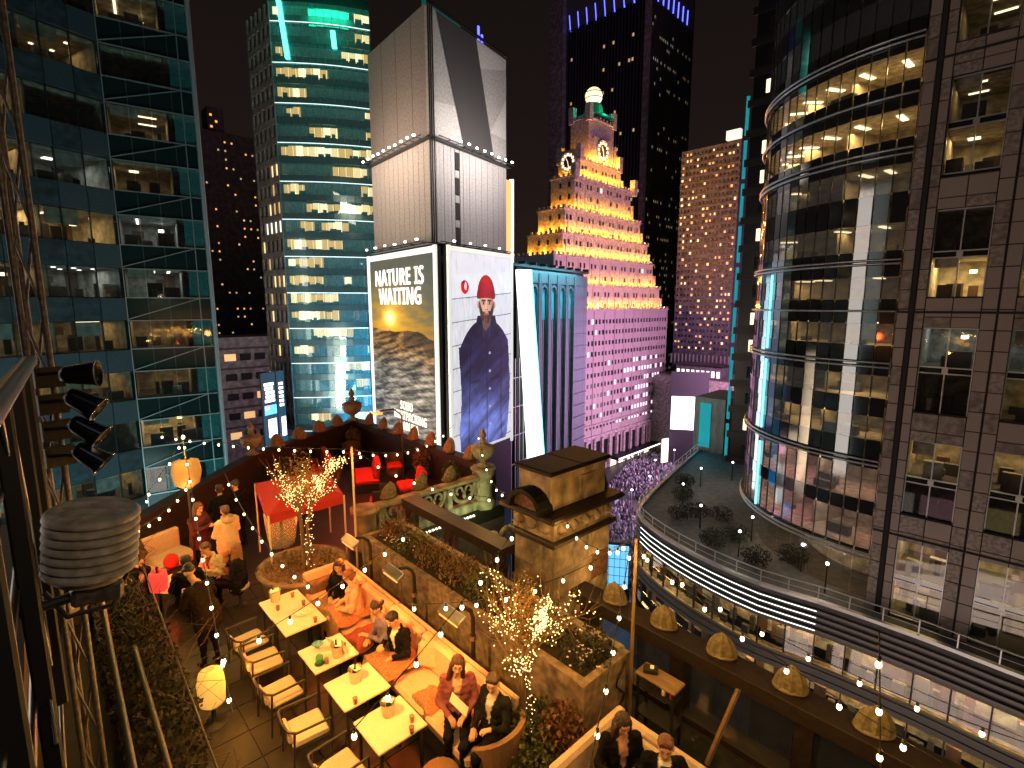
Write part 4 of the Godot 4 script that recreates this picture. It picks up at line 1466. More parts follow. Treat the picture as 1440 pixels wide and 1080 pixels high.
	for k in 6:
		pb(t, "shop_window_light", M["pale_win"] if k % 2 else M["warm_win_b"], Vector3(16 + 6.2 * k, -52.4, 0.7), Vector3(4.2, 2.6, 0.2))
	# clocks: ring of lit dots and hands on a dark disc
	clock_face(t, Vector3(27.6, 64.6, -15.6), 0.0, 3.9)
	pb(t, "clock_gable", M["paramount_stone"], Vector3(27.3, 63.4, -15.95), Vector3(11.5, 11.5, 0.9))
	clock_face(t, Vector3(10.95, 58.2, -19.0), -90.0, 3.3)
	pb(t, "clock_gable", M["paramount_stone"], Vector3(11.3, 58.2, -19.0), Vector3(0.9, 8.5, 8.4))
	for c in [[12.0, -14.5], [37.5, -14.5], [19.5, -16.3], [35.2, -16.3], [19.5, -24.0], [12.0, -23.5], [42.5, -10.5], [5.0, -11.3]]:
		pb(t, "corner_pinnacle", M["paramount_stone"], Vector3(c[0], 61.0 if c[0] in [12.0, 37.5] else (77.0 if c[1] < -16.0 else 52.5), c[1]), Vector3(2.2, 6, 2.2))
	# copper dome and globe
	part(t, "copper_crown", MB.new().lathe([Vector2(8.0, 75.2), Vector2(7.6, 76.5), Vector2(5.4, 78.0), Vector2(3.9, 78.8), Vector2(3.6, 81.5), Vector2(2.6, 82.6)], 16, Transform3D(Basis(), Vector3(27.5, 0, -20.2))), M["copper_green"])
	var gl := SphereMesh.new()
	gl.radius = 3.3; gl.height = 6.6; gl.radial_segments = 20; gl.rings = 10
	part(t, "globe_lamp", gl, M["globe_glow"], Transform3D(Basis(), Vector3(27.5, 85.4, -20.2)))
	for k in 2:
		var rp := []
		for i in 21:
			rp.append(Vector3(27.5 + 3.38 * cos(TAU * i / 20.0), 84.5 + 2.0 * k, -20.2 + 3.38 * sin(TAU * i / 20.0)))
		part(t, "globe_band", MB.new().tube(rp, 0.14, 0.14, 5), M["dark_metal"])
	omni(Vector3(27.5, 80.0, -13.5), Color(0.2, 1.0, 0.75), 22.0, 0.3, t)
	omni(Vector3(20.0, 80.0, -18.0), Color(0.2, 1.0, 0.75), 10.0, 0.3, t)
	# pink screen across the square, hidden behind the right-hand towers
	var ps := thing("pink_led_screen", "vast pink screen across the square, hidden behind the curved glass tower", "screen", Vector3(150, 0, -40), 2.8)
	pb(ps, "screen_face", M["screen_pink"], Vector3(2, -18, -1.0), Vector3(46, 52, 0.4))
	area(Vector3(2, -18, -1.8), Vector3(14, -22, -80), Vector2(46, 52), Color(1.0, 0.74, 0.97), 11500.0, ps)
	pb(ps, "screen_back", M["dark_metal"], Vector3(2, -20, -0.3), Vector3(48, 60, 0.8))

func clock_face(p: Node, at: Vector3, turn: float, r: float) -> void:
	var c := node(p, "clock")
	c.position = at
	c.rotation.y = deg_to_rad(turn)
	var cyl := CylinderMesh.new()
	cyl.top_radius = r; cyl.bottom_radius = r; cyl.height = 0.5; cyl.radial_segments = 28
	part(c, "clock_dial", cyl, M["dial"], Transform3D(Basis(Vector3.RIGHT, PI / 2), Vector3.ZERO))
	for k in 12:
		var a := TAU * k / 12.0
		pb(c, "hour_mark_light", M["dial_glow"], Vector3(sin(a) * r * 0.76, cos(a) * r * 0.76, 0.35), Vector3(0.95, 0.95, 0.2))
	part(c, "clock_hand", MB.new().bar(Vector3(0, 0, 0.4), Vector3(-0.9, 1.5, 0.4), 0.25, 0.1), M["dial_glow"])
	part(c, "clock_hand", MB.new().bar(Vector3(0, 0, 0.4), Vector3(0.5, -2.3, 0.4), 0.2, 0.1), M["dial_glow"])
	var rp := []
	for i in 29:
		rp.append(Vector3(r * 1.02 * cos(TAU * i / 28.0), r * 1.02 * sin(TAU * i / 28.0), 0.3))
	part(c, "clock_rim", MB.new().tube(rp, 0.28, 0.28, 5), M["paramount_stone"])

# ---------- far towers ----------
func far_towers() -> void:
	var t := thing("black_finned_skyscraper", "black skyscraper with vertical fins and blue-lit crown behind the clock tower", "building", Vector3(250.3, 0, -165.38), 2.8)
	# near corner at the origin: left side runs back along -z, right side along +x
	pb(t, "wall", M["far_black"], Vector3(24.3, 55, -26.6), Vector3(48.6, 218, 53))
	var fins := MB.new()
	for k in 26:
		fins.box(Vector3(-0.5, 55, -1.0 - 2.04 * k), Vector3(1.0, 218, 0.35))
	for k in 24:
		fins.box(Vector3(1.0 + 2.0 * k, 55, 0.5), Vector3(0.35, 218, 1.0))
	stuff(part(t, "fins", fins, M["fin"]))
	pb(t, "corner_pier", M["pier"], Vector3(-0.4, 65, 0.4), Vector3(2.6, 240, 2.6))
	pb(t, "corner_pier", M["pier"], Vector3(-1.5, 70, -58), Vector3(5, 260, 10))
	pb(t, "corner_pier", M["fin"], Vector3(50, 65, -2), Vector3(1.2, 240, 5))
	rng.seed = 14
	var w1 := MB.new()
	var w2 := MB.new()
	for f in 50:
		var y := -40.0 + 4.0 * f
		var hot := noise.get_noise_2d(f * 40.0, 7.0) > 0.05
		for k in 25:
			if rng.randf() < (0.12 if hot else 0.02):
				w1.box(Vector3(-0.25, y, -2.0 - 2.04 * k), Vector3(0.2, 1.5, 1.3))
		for k in 23:
			if rng.randf() < (0.34 if hot else 0.05):
				(w2 if rng.randf() < 0.5 else w1).box(Vector3(2.0 + 2.0 * k, y, 0.2), Vector3(1.3, 1.3, 0.2))
	stuff(part(t, "lit_windows", w1, M["warm_win_c"]))
	stuff(part(t, "bright_windows", w2, M["pale_dim"]))
	for k in 9:
		part(t, "crown_neon_light", MB.new().bar(Vector3(-0.6, 163, -2.0 - 6.0 * k), Vector3(-0.6, 172, -3.0 - 6.0 * k), 0.5), M["neon_blue"])
	for k in 8:
		part(t, "crown_neon_light", MB.new().bar(Vector3(3.0 + 5.5 * k, 164, 0.6), Vector3(3.6 + 5.5 * k, 172, 0.6), 0.5), M["neon_blue"])
	pb(t, "crown_wall", M["crown_wall"], Vector3(24.3, 175, -26.6), Vector3(50.0, 22, 54))
	# slab hotel
	var h := thing("slab_hotel_tower", "broad hotel slab dotted with small warm windows right of the black skyscraper", "building", Vector3(209.71, 0, -94.46), turn_of(177.2))
	# local x<0 runs to the left (far end at -24)
	pb(h, "wall", M["hotel_wall"], Vector3(-12, 20, -8), Vector3(24.5, 100, 16))
	var bands := MB.new()
	var lit := MB.new()
	var dim := MB.new()
	var blk := MB.new()
	for f in 33:
		var y := -13.0 + 2.5 * f
		bands.box(Vector3(-12, y, 0.2), Vector3(24.5, 0.55, 0.5))
		for k in 15:
			var on := rng.randf()
			(lit if on < 0.12 else (dim if on < 0.27 else blk)).box(Vector3(-23.3 + 1.6 * k + rng.randf_range(-0.15, 0.15), y + 1.2, 0.06), Vector3(rng.randf_range(0.45, 0.85), rng.randf_range(0.7, 1.1), 0.2))
	stuff(part(h, "balcony_bands", bands, M["hotel_wall"]))
	stuff(part(h, "lit_windows", lit, M["warm_win"]))
	stuff(part(h, "dim_windows", dim, M["warm_win_c"]))
	stuff(part(h, "dark_windows", blk, M["far_black"]))
	pb(h, "roof_sign_light", M["hotel_crown"], Vector3(-3.2, 72.6, -1), Vector3(5.5, 3.4, 2))
	# its podium and roof pavilion
	var p := thing("hotel_podium", "low hotel podium with a long lit roof pavilion below the slab tower", "building", Vector3(186, 0, -92), turn_of(177.2))
	pb(p, "wall", M["paramount_stone"], Vector3(-2, -38, -14), Vector3(44, 32, 26))
	pb(p, "pavilion_wall", M["hotel_wall"], Vector3(-4, -19.5, -7), Vector3(18, 5, 9))
	pb(p, "pavilion_roof", M["far_black"], Vector3(-4, -16.8, -7), Vector3(20, 0.5, 11))
	for k in 9:
		pb(p, "pavilion_window_light", M["pale_win"], Vector3(-12 + 2 * k, -19.8, -2.4), Vector3(1.2, 2.4, 0.1))
	for k in 20:
		pb(p, "screen_fin", M["alu"], Vector3(-20 + 1.6 * k, -15.5, -12), Vector3(0.4, 4, 0.4))
	var bw := thing("square_white_billboard", "blazing white square billboard above the street crowd", "billboard", Vector3(177.5, 0, -93.5), turn_of(146))
	pb(bw, "screen_face", M["screen_white"], Vector3(0, -33.5, 1.2), Vector3(12.5, 12.5, 0.4))
	pb(bw, "screen_frame", M["dark_metal"], Vector3(0, -36, 0.6), Vector3(13.4, 36, 0.6))
	area(Vector3(0, -33.5, 1.8), Vector3(0, -36, 12), Vector2(12, 12), Color(1, 0.9, 1), 500.0, bw)
	var sg := thing("yellow_shop_sign", "small yellow vertical shop sign at the crowd's far edge", "sign", Vector3(168, STREET, -97), turn_of(100))
	pb(sg, "sign_face", M["warm_win_b"], Vector3(0, 7, 0), Vector3(3.2, 9, 0.5))
	pb(sg, "sign_post", M["dark_metal"], Vector3(0, 1.2, -0.4), Vector3(0.6, 3, 0.4))
	var sg2 := thing("red_shop_sign", "wide red and violet shop sign under the white billboard", "sign", Vector3(182, STREET, -92), turn_of(105))
	pb(sg2, "sign_face", M["sign_red"], Vector3(0, 5.5, 0), Vector3(9, 2.4, 0.5))
	pb(sg2, "sign_face", M["sign_violet"], Vector3(0, 8.2, 0), Vector3(9, 2.0, 0.5))
	pb(sg2, "sign_post", M["dark_metal"], Vector3(0, 2.5, -0.4), Vector3(0.6, 5, 0.4))
	# tower just behind the curved one
	var b := thing("dark_rear_tower", "dark narrow tower with teal edge lights behind the curved glass tower", "building", Vector3(68.4, 0, -30.7), 2.8)
	pb(b, "wall", M["far_black"], Vector3(35, 0, 12.0), Vector3(70, 108, 22))
	for f in 22:
		var y := -14.0 + 3.5 * f
		var on: int = [0, 1, 0, 0, 1, 1, 0, 0, 1, 0, 1, 1, 0, 1, 0, 0, 1, 0, 0, 1, 0, 0][f]
		pb(b, "window_pane", M["warm_win_b"] if on == 1 else M["spandrel_glass"], Vector3(-0.06, y + 1, 3.4), Vector3(0.1, 1.5, 1.7))
		pb(b, "window_pane", M["warm_win_c"] if (f * 7) % 5 == 0 else M["spandrel_glass"], Vector3(-0.06, y + 1, 6.2), Vector3(0.1, 1.5, 2.2))
		pb(b, "spandrel_panel", M["dark_metal"], Vector3(-0.1, y - 0.6, 5), Vector3(0.16, 0.9, 9))
	for f in 9:
		pb(b, "edge_strip_light", M["neon_teal_dim"], Vector3(-0.05, -12 + 5.2 * f, 0.5), Vector3(0.1, 4.6, 0.4))
	var tb := thing("teal_lit_annex", "small teal-lit annex at the end of the podium terrace", "building", Vector3(70, -15, -35.4), 2.8)
	pb(tb, "wall", M["teal_metal"], Vector3(5, 4.0, 1.5), Vector3(9, 8, 4.5))
	pb(tb, "light_panel_sign", M["neon_teal_dim"], Vector3(0.4, 4.0, 1.0), Vector3(0.15, 6.5, 1.6))
	area(Vector3(-0.2, 4, 1), Vector3(-10, 0, 2), Vector2(2, 6), Color(0.1, 0.9, 1.0), 8.0, tb)

# ---------- street and crowd ----------
func street() -> void:
	var g := MB.new()
	g.face(Vector3(0, STREET, 0), Vector3(1500, 0, 0), Vector3(0, 0, -1500))
	struct("ground", g, M["asphalt"], "wet dark city ground far below the terrace")
	var pz := MB.new()
	pz.prism([Vector2(70, -50), Vector2(205, -88), Vector2(205, -104), Vector2(100, -108), Vector2(70, -80)], STREET, STREET + 0.12)
	struct("plaza_pavement", pz, M["plaza"], "crowded paved square in front of the clock tower")
	var rm := MB.new()
	for k in 18:
		rm.box(Vector3(84 + 2.2 * k, STREET + 0.13, -66 - 0.9 * k), Vector3(1.1, 0.012, 5.5), Basis(Vector3.UP, 0.35))
	struct("road_markings", rm, M["road_paint"], "rows of white crossing stripes in the square")
	# crowd
	var person := MB.new()
	person.lathe([Vector2(0.1, 0), Vector2(0.16, 0.5), Vector2(0.2, 0.9), Vector2(0.25, 1.35), Vector2(0.1, 1.5), Vector2(0.12, 1.6), Vector2(0.1, 1.74), Vector2(0.0, 1.8)], 7)
	var mm := MultiMesh.new()
	mm.transform_format = MultiMesh.TRANSFORM_3D
	mm.use_colors = true
	mm.mesh = person.done()
	rng.seed = 91
	var tf := []
	var cols := []
	while tf.size() < 5200:
		var u := rng.randf()
		var v := rng.randf()
		var x := lerpf(76, 192, u)
		var zc := lerpf(-57, -107, pow(u, 0.85))
		var z := zc + rng.randf_range(-13, 15)
		if noise.get_noise_2d(x * 3.0, z * 3.0) + rng.randf() * 0.5 < 0.02:
			continue
		tf.append(Transform3D(Basis(Vector3.UP, rng.randf() * TAU).scaled(Vector3(1.15, rng.randf_range(0.85, 1.0), 1.15)), Vector3(x, STREET + 0.12, z)))
		var q := rng.randf_range(0.01, 0.55) * rng.randf()
		cols.append(Color(q * rng.randf_range(0.7, 1.3), q, q * rng.randf_range(0.8, 1.4)))
	mm.instance_count = tf.size()
	for i in tf.size():
		mm.set_instance_transform(i, tf[i])
		mm.set_instance_color(i, cols[i])
	var mi := MultiMeshInstance3D.new()
	mi.name = "street_crowd"
	mi.multimesh = mm
	mi.material_override = M["crowd"]
	add_child(mi)
	mi.set_meta("kind", "stuff"); mi.set_meta("label", "dense crowd of tiny people filling the square below"); mi.set_meta("category", "crowd")
	# lamp posts in the square
	var sp := [Vector3(120, 0, -79), Vector3(134, 0, -82), Vector3(150, 0, -90), Vector3(104, 0, -66), Vector3(166, 0, -92), Vector3(112, 0, -78)]
	for i in sp.size():
		var l := thing("street_lamp", ["street lamp in the middle of the crowd", "street lamp before the clock tower's arcade", "street lamp near the far marquee", "street lamp nearest to the podium bend", "farthest street lamp by the yellow sign", "street lamp beside the crossing stripes"][i], "lamp", Vector3(sp[i].x, STREET + 0.12, sp[i].z), 0, "street lamps in the square")
		part(l, "pole", MB.new().tube([Vector3.ZERO, Vector3(0, 8.4, 0)], 0.12, 0.08), M["alu"])
		pb(l, "lamp_head", M["lamp_white"], Vector3(0, 8.6, 0), Vector3(0.5, 0.25, 0.5))
		omni(Vector3(0, 8.2, 0), Color(1, 0.9, 1.0), 14.0, 0.3, l)
	var bs := thing("blue_street_screen", "blue lit screen wall at street level beside the chimney pier", "screen", Vector3(82, -13, -57.5), turn_of(145))
	pb(bs, "screen_face", M["screen_blue"], Vector3(0, -33, 0.4), Vector3(5.6, 9, 0.4))
	for k in 5:
		pb(bs, "screen_seam", M["dark_metal"], Vector3(-2.2 + 1.1 * k, -33, 0.62), Vector3(0.08, 9, 0.06))
	for k in 5:
		pb(bs, "screen_seam", M["dark_metal"], Vector3(0, -36.6 + 1.8 * k, 0.63), Vector3(5.6, 0.08, 0.06))
	pb(bs, "screen_back", M["dark_metal"], Vector3(0, -35, -0.2), Vector3(6, 14, 0.7))
	area(Vector3(0, -33, 1.0), Vector3(0, -36, 12), Vector2(5, 9), Color(0.2, 0.7, 1), 60.0, bs)

# ---------- unseen signs: added panels that light the towers, and side-street shop signs ----------
func unseen_signs() -> void:
	var e := thing("added_light_bank", "added unseen bank of glowing panels that light the granite tower and podium", "sign", Vector3(7.1, 0, 0))  # added out of sight to brighten the granite tower and podium
	var cols := ["fill_dim", "fill_pink_dim", "fill_yellow_dim", "fill_dim", "fill_pink_dim", "fill_dim", "fill_dim", "fill_yellow_dim"]
	var k := 0
	for c in 4:
		for r in 3:
			var z := -9.0 + 4.6 * c
			var y := -38.0 + 9.0 * r
			pb(e, "sign_panel", M[cols[(k * 3 + r) % 8]], Vector3(0.25, y, z), Vector3(0.3, 7.6, 4.0))
			k += 1
	area(Vector3(0.7, -26, -2), Vector3(30, -14, -4), Vector2(17, 26), Color(1, 0.86, 0.78), 300.0, e)
	var n := thing("added_cool_light_bank", "added unseen bank of cool white panels that light the left tower", "sign", Vector3(0.5, 0, -14.2), 28.0)  # added below the parapet to light the left tower from underneath
	for c in 3:
		for r in 3:
			pb(n, "sign_panel", M[["ad_white", "ad_teal", "ad_cool"][(c + r) % 3]], Vector3(-4.0 + 4.0 * c, -34.0 + 8.5 * r, -0.5), Vector3(3.6, 7.0, 0.3))
	area(Vector3(0, -24, -0.9), Vector3(0, -10, -24), Vector2(12, 24), Color(0.68, 1.0, 0.96), 1600.0, n)
	var w := thing("added_warm_panel", "added unseen warm panel that lights the masonry side of the teal tower", "sign", Vector3(10.6, 0, -60), 0)  # added panel, never in view, brightening the grey masonry wall
	pb(w, "sign_panel", M["ad_peach"], Vector3(0, -15, 0), Vector3(0.4, 26, 12))
	pb(w, "sign_back", M["dark_metal"], Vector3(-0.5, -24, 0), Vector3(0.5, 60, 12.4))
	area(Vector3(0.5, -15, 0), Vector3(24, 6, -46), Vector2(12, 26), Color(1, 0.9, 0.8), 3000.0, w)
	# light panel added out of frame at left to light the granite tower evenly
	var q := thing("added_fill_screen", "added unseen warm-white panel left of the view that lights the granite tower", "screen", Vector3(-30, 0, -46), 0)
	pb(q, "screen_face", M["fill_screen_glow"], Vector3(0, 0, 0), Vector3(0.5, 56, 24))
	pb(q, "screen_back", M["dark_metal"], Vector3(-0.6, -10, 0), Vector3(0.6, 88, 24.4))
	area(Vector3(0.6, 0, 0), Vector3(62, 2, 34), Vector2(24, 56), Color(1, 0.9, 0.84), 1300.0, q)
	# many-coloured shop signs lining the side street, hidden under the terrace edge
	var m := thing("side_street_shop_signs", "jumble of coloured shop signs along the side street below", "sign", Vector3(8, 0, -84), -8)
	rng.seed = 23
	var keys := ["ad_white", "ad_pink", "ad_yellow", "ad_red", "ad_teal", "ad_peach", "ad_cool", "sign_violet", "sign_blue"]
	for c in 9:
		for r in 6:
			if rng.randf() < 0.8:
				pb(m, "sign_panel", M[keys[rng.randi() % 9]], Vector3(1.4 + 2.9 * c + rng.randf() * 0.5, -47.0 + 5.0 * r + rng.randf(), rng.randf() * 0.6), Vector3(rng.randf_range(1.2, 2.8), rng.randf_range(1.5, 4.6), 0.3))
	pb(m, "wall", M["far_wall"], Vector3(13, -36, -1.2), Vector3(27, 36, 1.6))

# ---------- terrace ----------
func deck() -> void:
	var poly := [Vector2(-7, 7), Vector2(7.0, 7), Vector2(7.0, -11.5), Vector2(10.4, -11.5), Vector2(10.4, -21.3), Vector2(5, -18.5), Vector2(1.2, -14.4), Vector2(-7, -10)]
	var fl := struct("terrace_floor", MB.new().prism(poly, -0.4, 0.0), M["deck"], "dark stone floor of the rooftop terrace")
	pavers(fl)
	var low := MB.new().prism(poly, STREET, -0.41)
	var hb := thing("hotel_building", "stone hotel building that carries the rooftop terrace", "building")
	part(hb, "wall", low, M["far_wall"])
	# dark glossy walkway strip beyond the planter
	struct("walkway", MB.new().box(Vector3(6.2, 0.004, -3.0), Vector3(0.6, 0.008, 17.0)), M["walkway"], "dark wet walkway strip behind the glass parapet")

func pavers(floor_node: Node) -> void:
	rng.seed = 2
	var ms := [M["deck"], M["deck_b"], M["deck_c"]]
	for i in 9:
		for j in 22:
			var x := 1.45 + 0.6 * i
			var z := -13.2 + 0.6 * j
			if x > 3.4 and i > 3:
				continue
			pb(floor_node, "paver", ms[rng.randi() % 3], Vector3(x, 0.012 + rng.randf() * 0.003, z), Vector3(0.585, 0.02, 0.585))

func furniture() -> void:
	# --- banquette
	var s := thing("banquette_sofa", "long tan banquette sofa along the planter wall under the heaters", "sofa", Vector3(3.5, 0, -9.75))
	pb(s, "base", M["sofa_base"], Vector3(0.42, 0.15, 2.6), Vector3(0.8, 0.3, 5.2), 0)
	for k in 5:
		part(s, "seat_cushion", MB.new().bevel(Vector3(0.36, 0.38, 0.55 + 1.03 * k), Vector3(0.72, 0.17, 1.0), 0.04), M["sofa"])
		part(s, "back_cushion", MB.new().bevel(Vector3(0.69, 0.68, 0.55 + 1.03 * k), Vector3(0.18, 0.48, 1.0), 0.05, Basis(Vector3.BACK, -0.12)), M["sofa"])
	part(s, "back_panel", MB.new().bevel(Vector3(0.84, 0.45, 2.6), Vector3(0.07, 0.9, 5.25), 0.02), M["sofa"])
	part(s, "end_panel", MB.new().bevel(Vector3(0.4, 0.45, -0.06), Vector3(0.85, 0.9, 0.1), 0.03), M["sofa"])
	# corner sofa, near right
	var s2 := thing("corner_sofa", "tan corner sofa at the terrace's near right with the formally dressed couple", "sofa", Vector3(4.0, 0, -3.45))
	part(s2, "back_panel", MB.new().bevel(Vector3(0.55, 0.47, -0.02), Vector3(1.4, 0.9, 0.14), 0.04), M["sofa"])
	part(s2, "back_panel", MB.new().bevel(Vector3(1.13, 0.47, 1.6), Vector3(0.14, 0.9, 3.1), 0.04), M["sofa"])
	part(s2, "seat_cushion", MB.new().bevel(Vector3(0.15, 0.36, 0.48), Vector3(0.6, 0.18, 0.86), 0.05), M["sofa"])
	for k in 3:
		part(s2, "seat_cushion", MB.new().bevel(Vector3(0.75, 0.36, 0.55 + 0.92 * k), Vector3(0.6, 0.18, 0.9), 0.05), M["sofa"])
		part(s2, "back_cushion", MB.new().bevel(Vector3(1.0, 0.66, 0.55 + 0.92 * k), Vector3(0.16, 0.4, 0.88), 0.05), M["sofa"])
	pb(s2, "base", M["sofa_base"], Vector3(0.75, 0.13, 1.5), Vector3(0.62, 0.26, 3.0))
	pb(s2, "base", M["sofa_base"], Vector3(0.15, 0.13, 0.5), Vector3(0.58, 0.26, 0.8))
	# far left sofa
	var s3 := thing("far_sofa", "tan sofa at the terrace's far left edge beneath the lamp shade", "sofa", Vector3(0.6, 0, -13.4), 22.0)
	part(s3, "back_panel", MB.new().bevel(Vector3(0.3, 0.45, -0.1), Vector3(2.8, 0.9, 0.14), 0.04), M["sofa"])
	for k in 3:
		part(s3, "seat_cushion", MB.new().bevel(Vector3(-0.55 + 0.9 * k, 0.37, 0.35), Vector3(0.88, 0.18, 0.75), 0.05), M["sofa"])
	pb(s3, "base", M["sofa_base"], Vector3(0.3, 0.14, 0.33), Vector3(2.7, 0.26, 0.72))
	# --- tables
	var tz := [-9.24, -8.6, -7.39, -6.41, -5.48]
	var tl := ["white square table at the far end of the banquette with an ice bucket", "white square table pushed against the farthest one, holding a tray", "middle white square table crowded with green lamp and menus", "white square table fourth along the banquette with one ice bucket", "white square table nearest the camera with ice bucket"]
	var t0: Node3D
	for i in 5:
		var t: Node3D
		if i == 0:
			t = thing("square_table", tl[0], "table", Vector3(2.92, 0, tz[0]), 0, "white tables along the banquette")
			t0 = t
			part(t, "table_top", MB.new().bevel(Vector3(0, 0.735, 0), Vector3(0.7, 0.035, 0.69), 0.008), M["table_white"])
			part(t, "top_frame", MB.new().box(Vector3(0, 0.695, 0), Vector3(0.6, 0.04, 0.58)), M["chair_metal"])
			for q in [[-1, -1], [-1, 1], [1, -1], [1, 1]]:
				pb(t, "leg", M["chair_metal"], Vector3(q[0] * 0.29, 0.345, q[1] * 0.28), Vector3(0.035, 0.69, 0.035))
		else:
			t = t0.duplicate()
			t.name = numbered("square_table")
			add_child(t)
			t.position = Vector3(2.93, 0, tz[i])
			t.set_meta("label", tl[i])
	# --- chairs, facing the tables (+x)
	var cz := [-9.0, -8.32, -7.42, -6.5, -5.55]
	var cx := [2.2, 2.22, 2.18, 2.2, 2.24]
	var ct := [4.0, -3.0, 2.0, -5.0, 3.0]
	var cl := ["farthest cushioned armchair in the row beside the tables", "second cushioned armchair from the far end of the table row", "middle cushioned armchair facing the table with the green lamp", "fourth cushioned armchair of the row, seen clear of the tables", "nearest cushioned armchair cut by the lower picture edge"]
	var c0: Node3D
	for i in 5:
		var c: Node3D
		if i == 0:
			c = thing("terrace_armchair", cl[0], "chair", Vector3(cx[0], 0, cz[0]), ct[0], "armchairs beside the tables")
			c0 = c
			part(c, "seat_cushion", MB.new().bevel(Vector3(0.02, 0.45, 0), Vector3(0.48, 0.07, 0.5), 0.025), M["cushion"])
			part(c, "seat_frame", MB.new().box(Vector3(0.02, 0.4, 0), Vector3(0.5, 0.03, 0.52)), M["chair_metal"])
			for e in [-1.0, 1.0]:
				part(c, "arm", MB.new().tube([Vector3(0.27, 0.66, e * 0.28), Vector3(-0.18, 0.67, e * 0.28), Vector3(-0.26, 0.7, e * 0.24), Vector3(-0.29, 0.72, e * 0.16)], 0.017, 0.017, 6), M["chair_metal"])
				part(c, "leg", MB.new().tube([Vector3(0.26, 0.66, e * 0.28), Vector3(0.26, 0.0, e * 0.28)], 0.016, 0.014, 6), M["chair_metal"])
				part(c, "leg", MB.new().tube([Vector3(-0.2, 0.67, e * 0.28), Vector3(-0.24, 0.0, e * 0.28)], 0.016, 0.014, 6), M["chair_metal"])
			part(c, "back_rail", MB.new().tube([Vector3(-0.29, 0.72, -0.16), Vector3(-0.305, 0.725, 0), Vector3(-0.29, 0.72, 0.16)], 0.018, 0.018, 6), M["chair_metal"])
			for q in [-0.12, 0.0, 0.12]:
				pb(c, "back_slat", M["chair_metal"], Vector3(-0.28, 0.57, q), Vector3(0.015, 0.3, 0.03))
			part(c, "back_cushion", MB.new().bevel(Vector3(-0.23, 0.54, 0), Vector3(0.06, 0.12, 0.4), 0.02), M["cushion"])
		else:
			c = c0.duplicate()
			c.name = numbered("terrace_armchair")
			add_child(c)
			c.position = Vector3(cx[i], 0, cz[i])
			c.rotation.y = deg_to_rad(ct[i])
			c.set_meta("label", cl[i])
	# --- wicker tub chair with the man holding a menu
	var w := thing("wicker_tub_chair", "round tan tub chair in front of the near tree", "chair", Vector3(3.95, 0, -4.6), 0)
	var sh := MB.new()
	for i in 16:
		var a := -0.6 + 3.6 * i / 16.0
		var b := -0.6 + 3.6 * (i + 1) / 16.0
		var h0 := 0.62 + 0.2 * sin(clampf((a + 0.6) / 3.6, 0, 1) * PI)
		var h1 := 0.62 + 0.2 * sin(clampf((b + 0.6) / 3.6, 0, 1) * PI)
		for o in [[0.43, 0.36]]:
			var A := Vector3(cos(a) * 0.43, 0, sin(a) * 0.43)
			var B := Vector3(cos(b) * 0.43, 0, sin(b) * 0.43)
			var A2 := A * 0.83
			var B2 := B * 0.83
			var U := Vector3.UP
			sh.quad(B + U * 0.12, B + U * h1, A + U * h0, A + U * 0.12)
			sh.quad(A2 + U * 0.12, A2 + U * h0, B2 + U * h1, B2 + U * 0.12)
			sh.quad(B + U * h1, B2 + U * h1, A2 + U * h0, A + U * h0)
	part(w, "tub_back", sh, M["wicker"])
	part(w, "seat_cushion", MB.new().lathe([Vector2(0.36, 0.28), Vector2(0.37, 0.4), Vector2(0.3, 0.44), Vector2(0.0, 0.45)], 16), M["sofa"])
	part(w, "base", MB.new().lathe([Vector2(0.3, 0.0), Vector2(0.34, 0.1), Vector2(0.36, 0.28)], 16), M["wicker"])
	var ot := thing("woven_ottoman", "woven round ottoman at the lower edge before the nearest table", "ottoman", Vector3(3.2, 0, -4.75))
	part(ot, "body", MB.new().lathe([Vector2(0.22, 0.0), Vector2(0.27, 0.1), Vector2(0.27, 0.32), Vector2(0.22, 0.38), Vector2(0.0, 0.4)], 16), M["wicker"])
	# --- things on the tables
	var ic := [[2.82, -9.45, "white ice bucket on the farthest table"], [2.95, -6.5, "white ice bucket on the fourth table"], [2.98, -5.62, "white ice bucket with bottle on the nearest table"], [3.0, -7.2, "pale bucket among the menus on the middle table"]]
	for a in ic:
		var b := thing("ice_bucket", a[2], "bucket", Vector3(a[0], 0.7525, a[1]), a[1] * 40, "ice buckets on the tables")
		part(b, "pail", MB.new().lathe([Vector2(0.0, 0.002), Vector2(0.075, 0.002), Vector2(0.1, 0.2), Vector2(0.105, 0.2), Vector2(0.095, 0.19), Vector2(0.07, 0.03), Vector2(0, 0.03)], 16), M["bucket"])
		part(b, "folded_napkin", MB.new().bevel(Vector3(0.0, 0.21, 0.01), Vector3(0.15, 0.02, 0.11), 0.008, Basis(Vector3(1, 0, 0.4).normalized(), 0.25)), M["napkin"])
		part(b, "bottle_neck", MB.new().lathe([Vector2(0.035, 0.04), Vector2(0.035, 0.2), Vector2(0.014, 0.25), Vector2(0.014, 0.31), Vector2(0, 0.312)], 10, Transform3D(Basis(Vector3.BACK, 0.2), Vector3(0.02, 0, -0.02))), M["bottle"])
	var tr := thing("serving_tray", "oval white tray with lid on the second table", "tray", Vector3(3.05, 0.7525, -8.72))
	part(tr, "tray", MB.new().lathe([Vector2(0, 0.003), Vector2(0.11, 0.003), Vector2(0.14, 0.02), Vector2(0.1, 0.012), Vector2(0, 0.012)], 18), M["napkin"])
	part(tr, "lid", MB.new().lathe([Vector2(0.09, 0.02), Vector2(0.07, 0.06), Vector2(0.0, 0.08)], 16), M["bucket"])
	var gl := thing("green_glass_lamp", "small green glass table lamp on the middle table", "lamp", Vector3(2.72, 0.7525, -7.22))
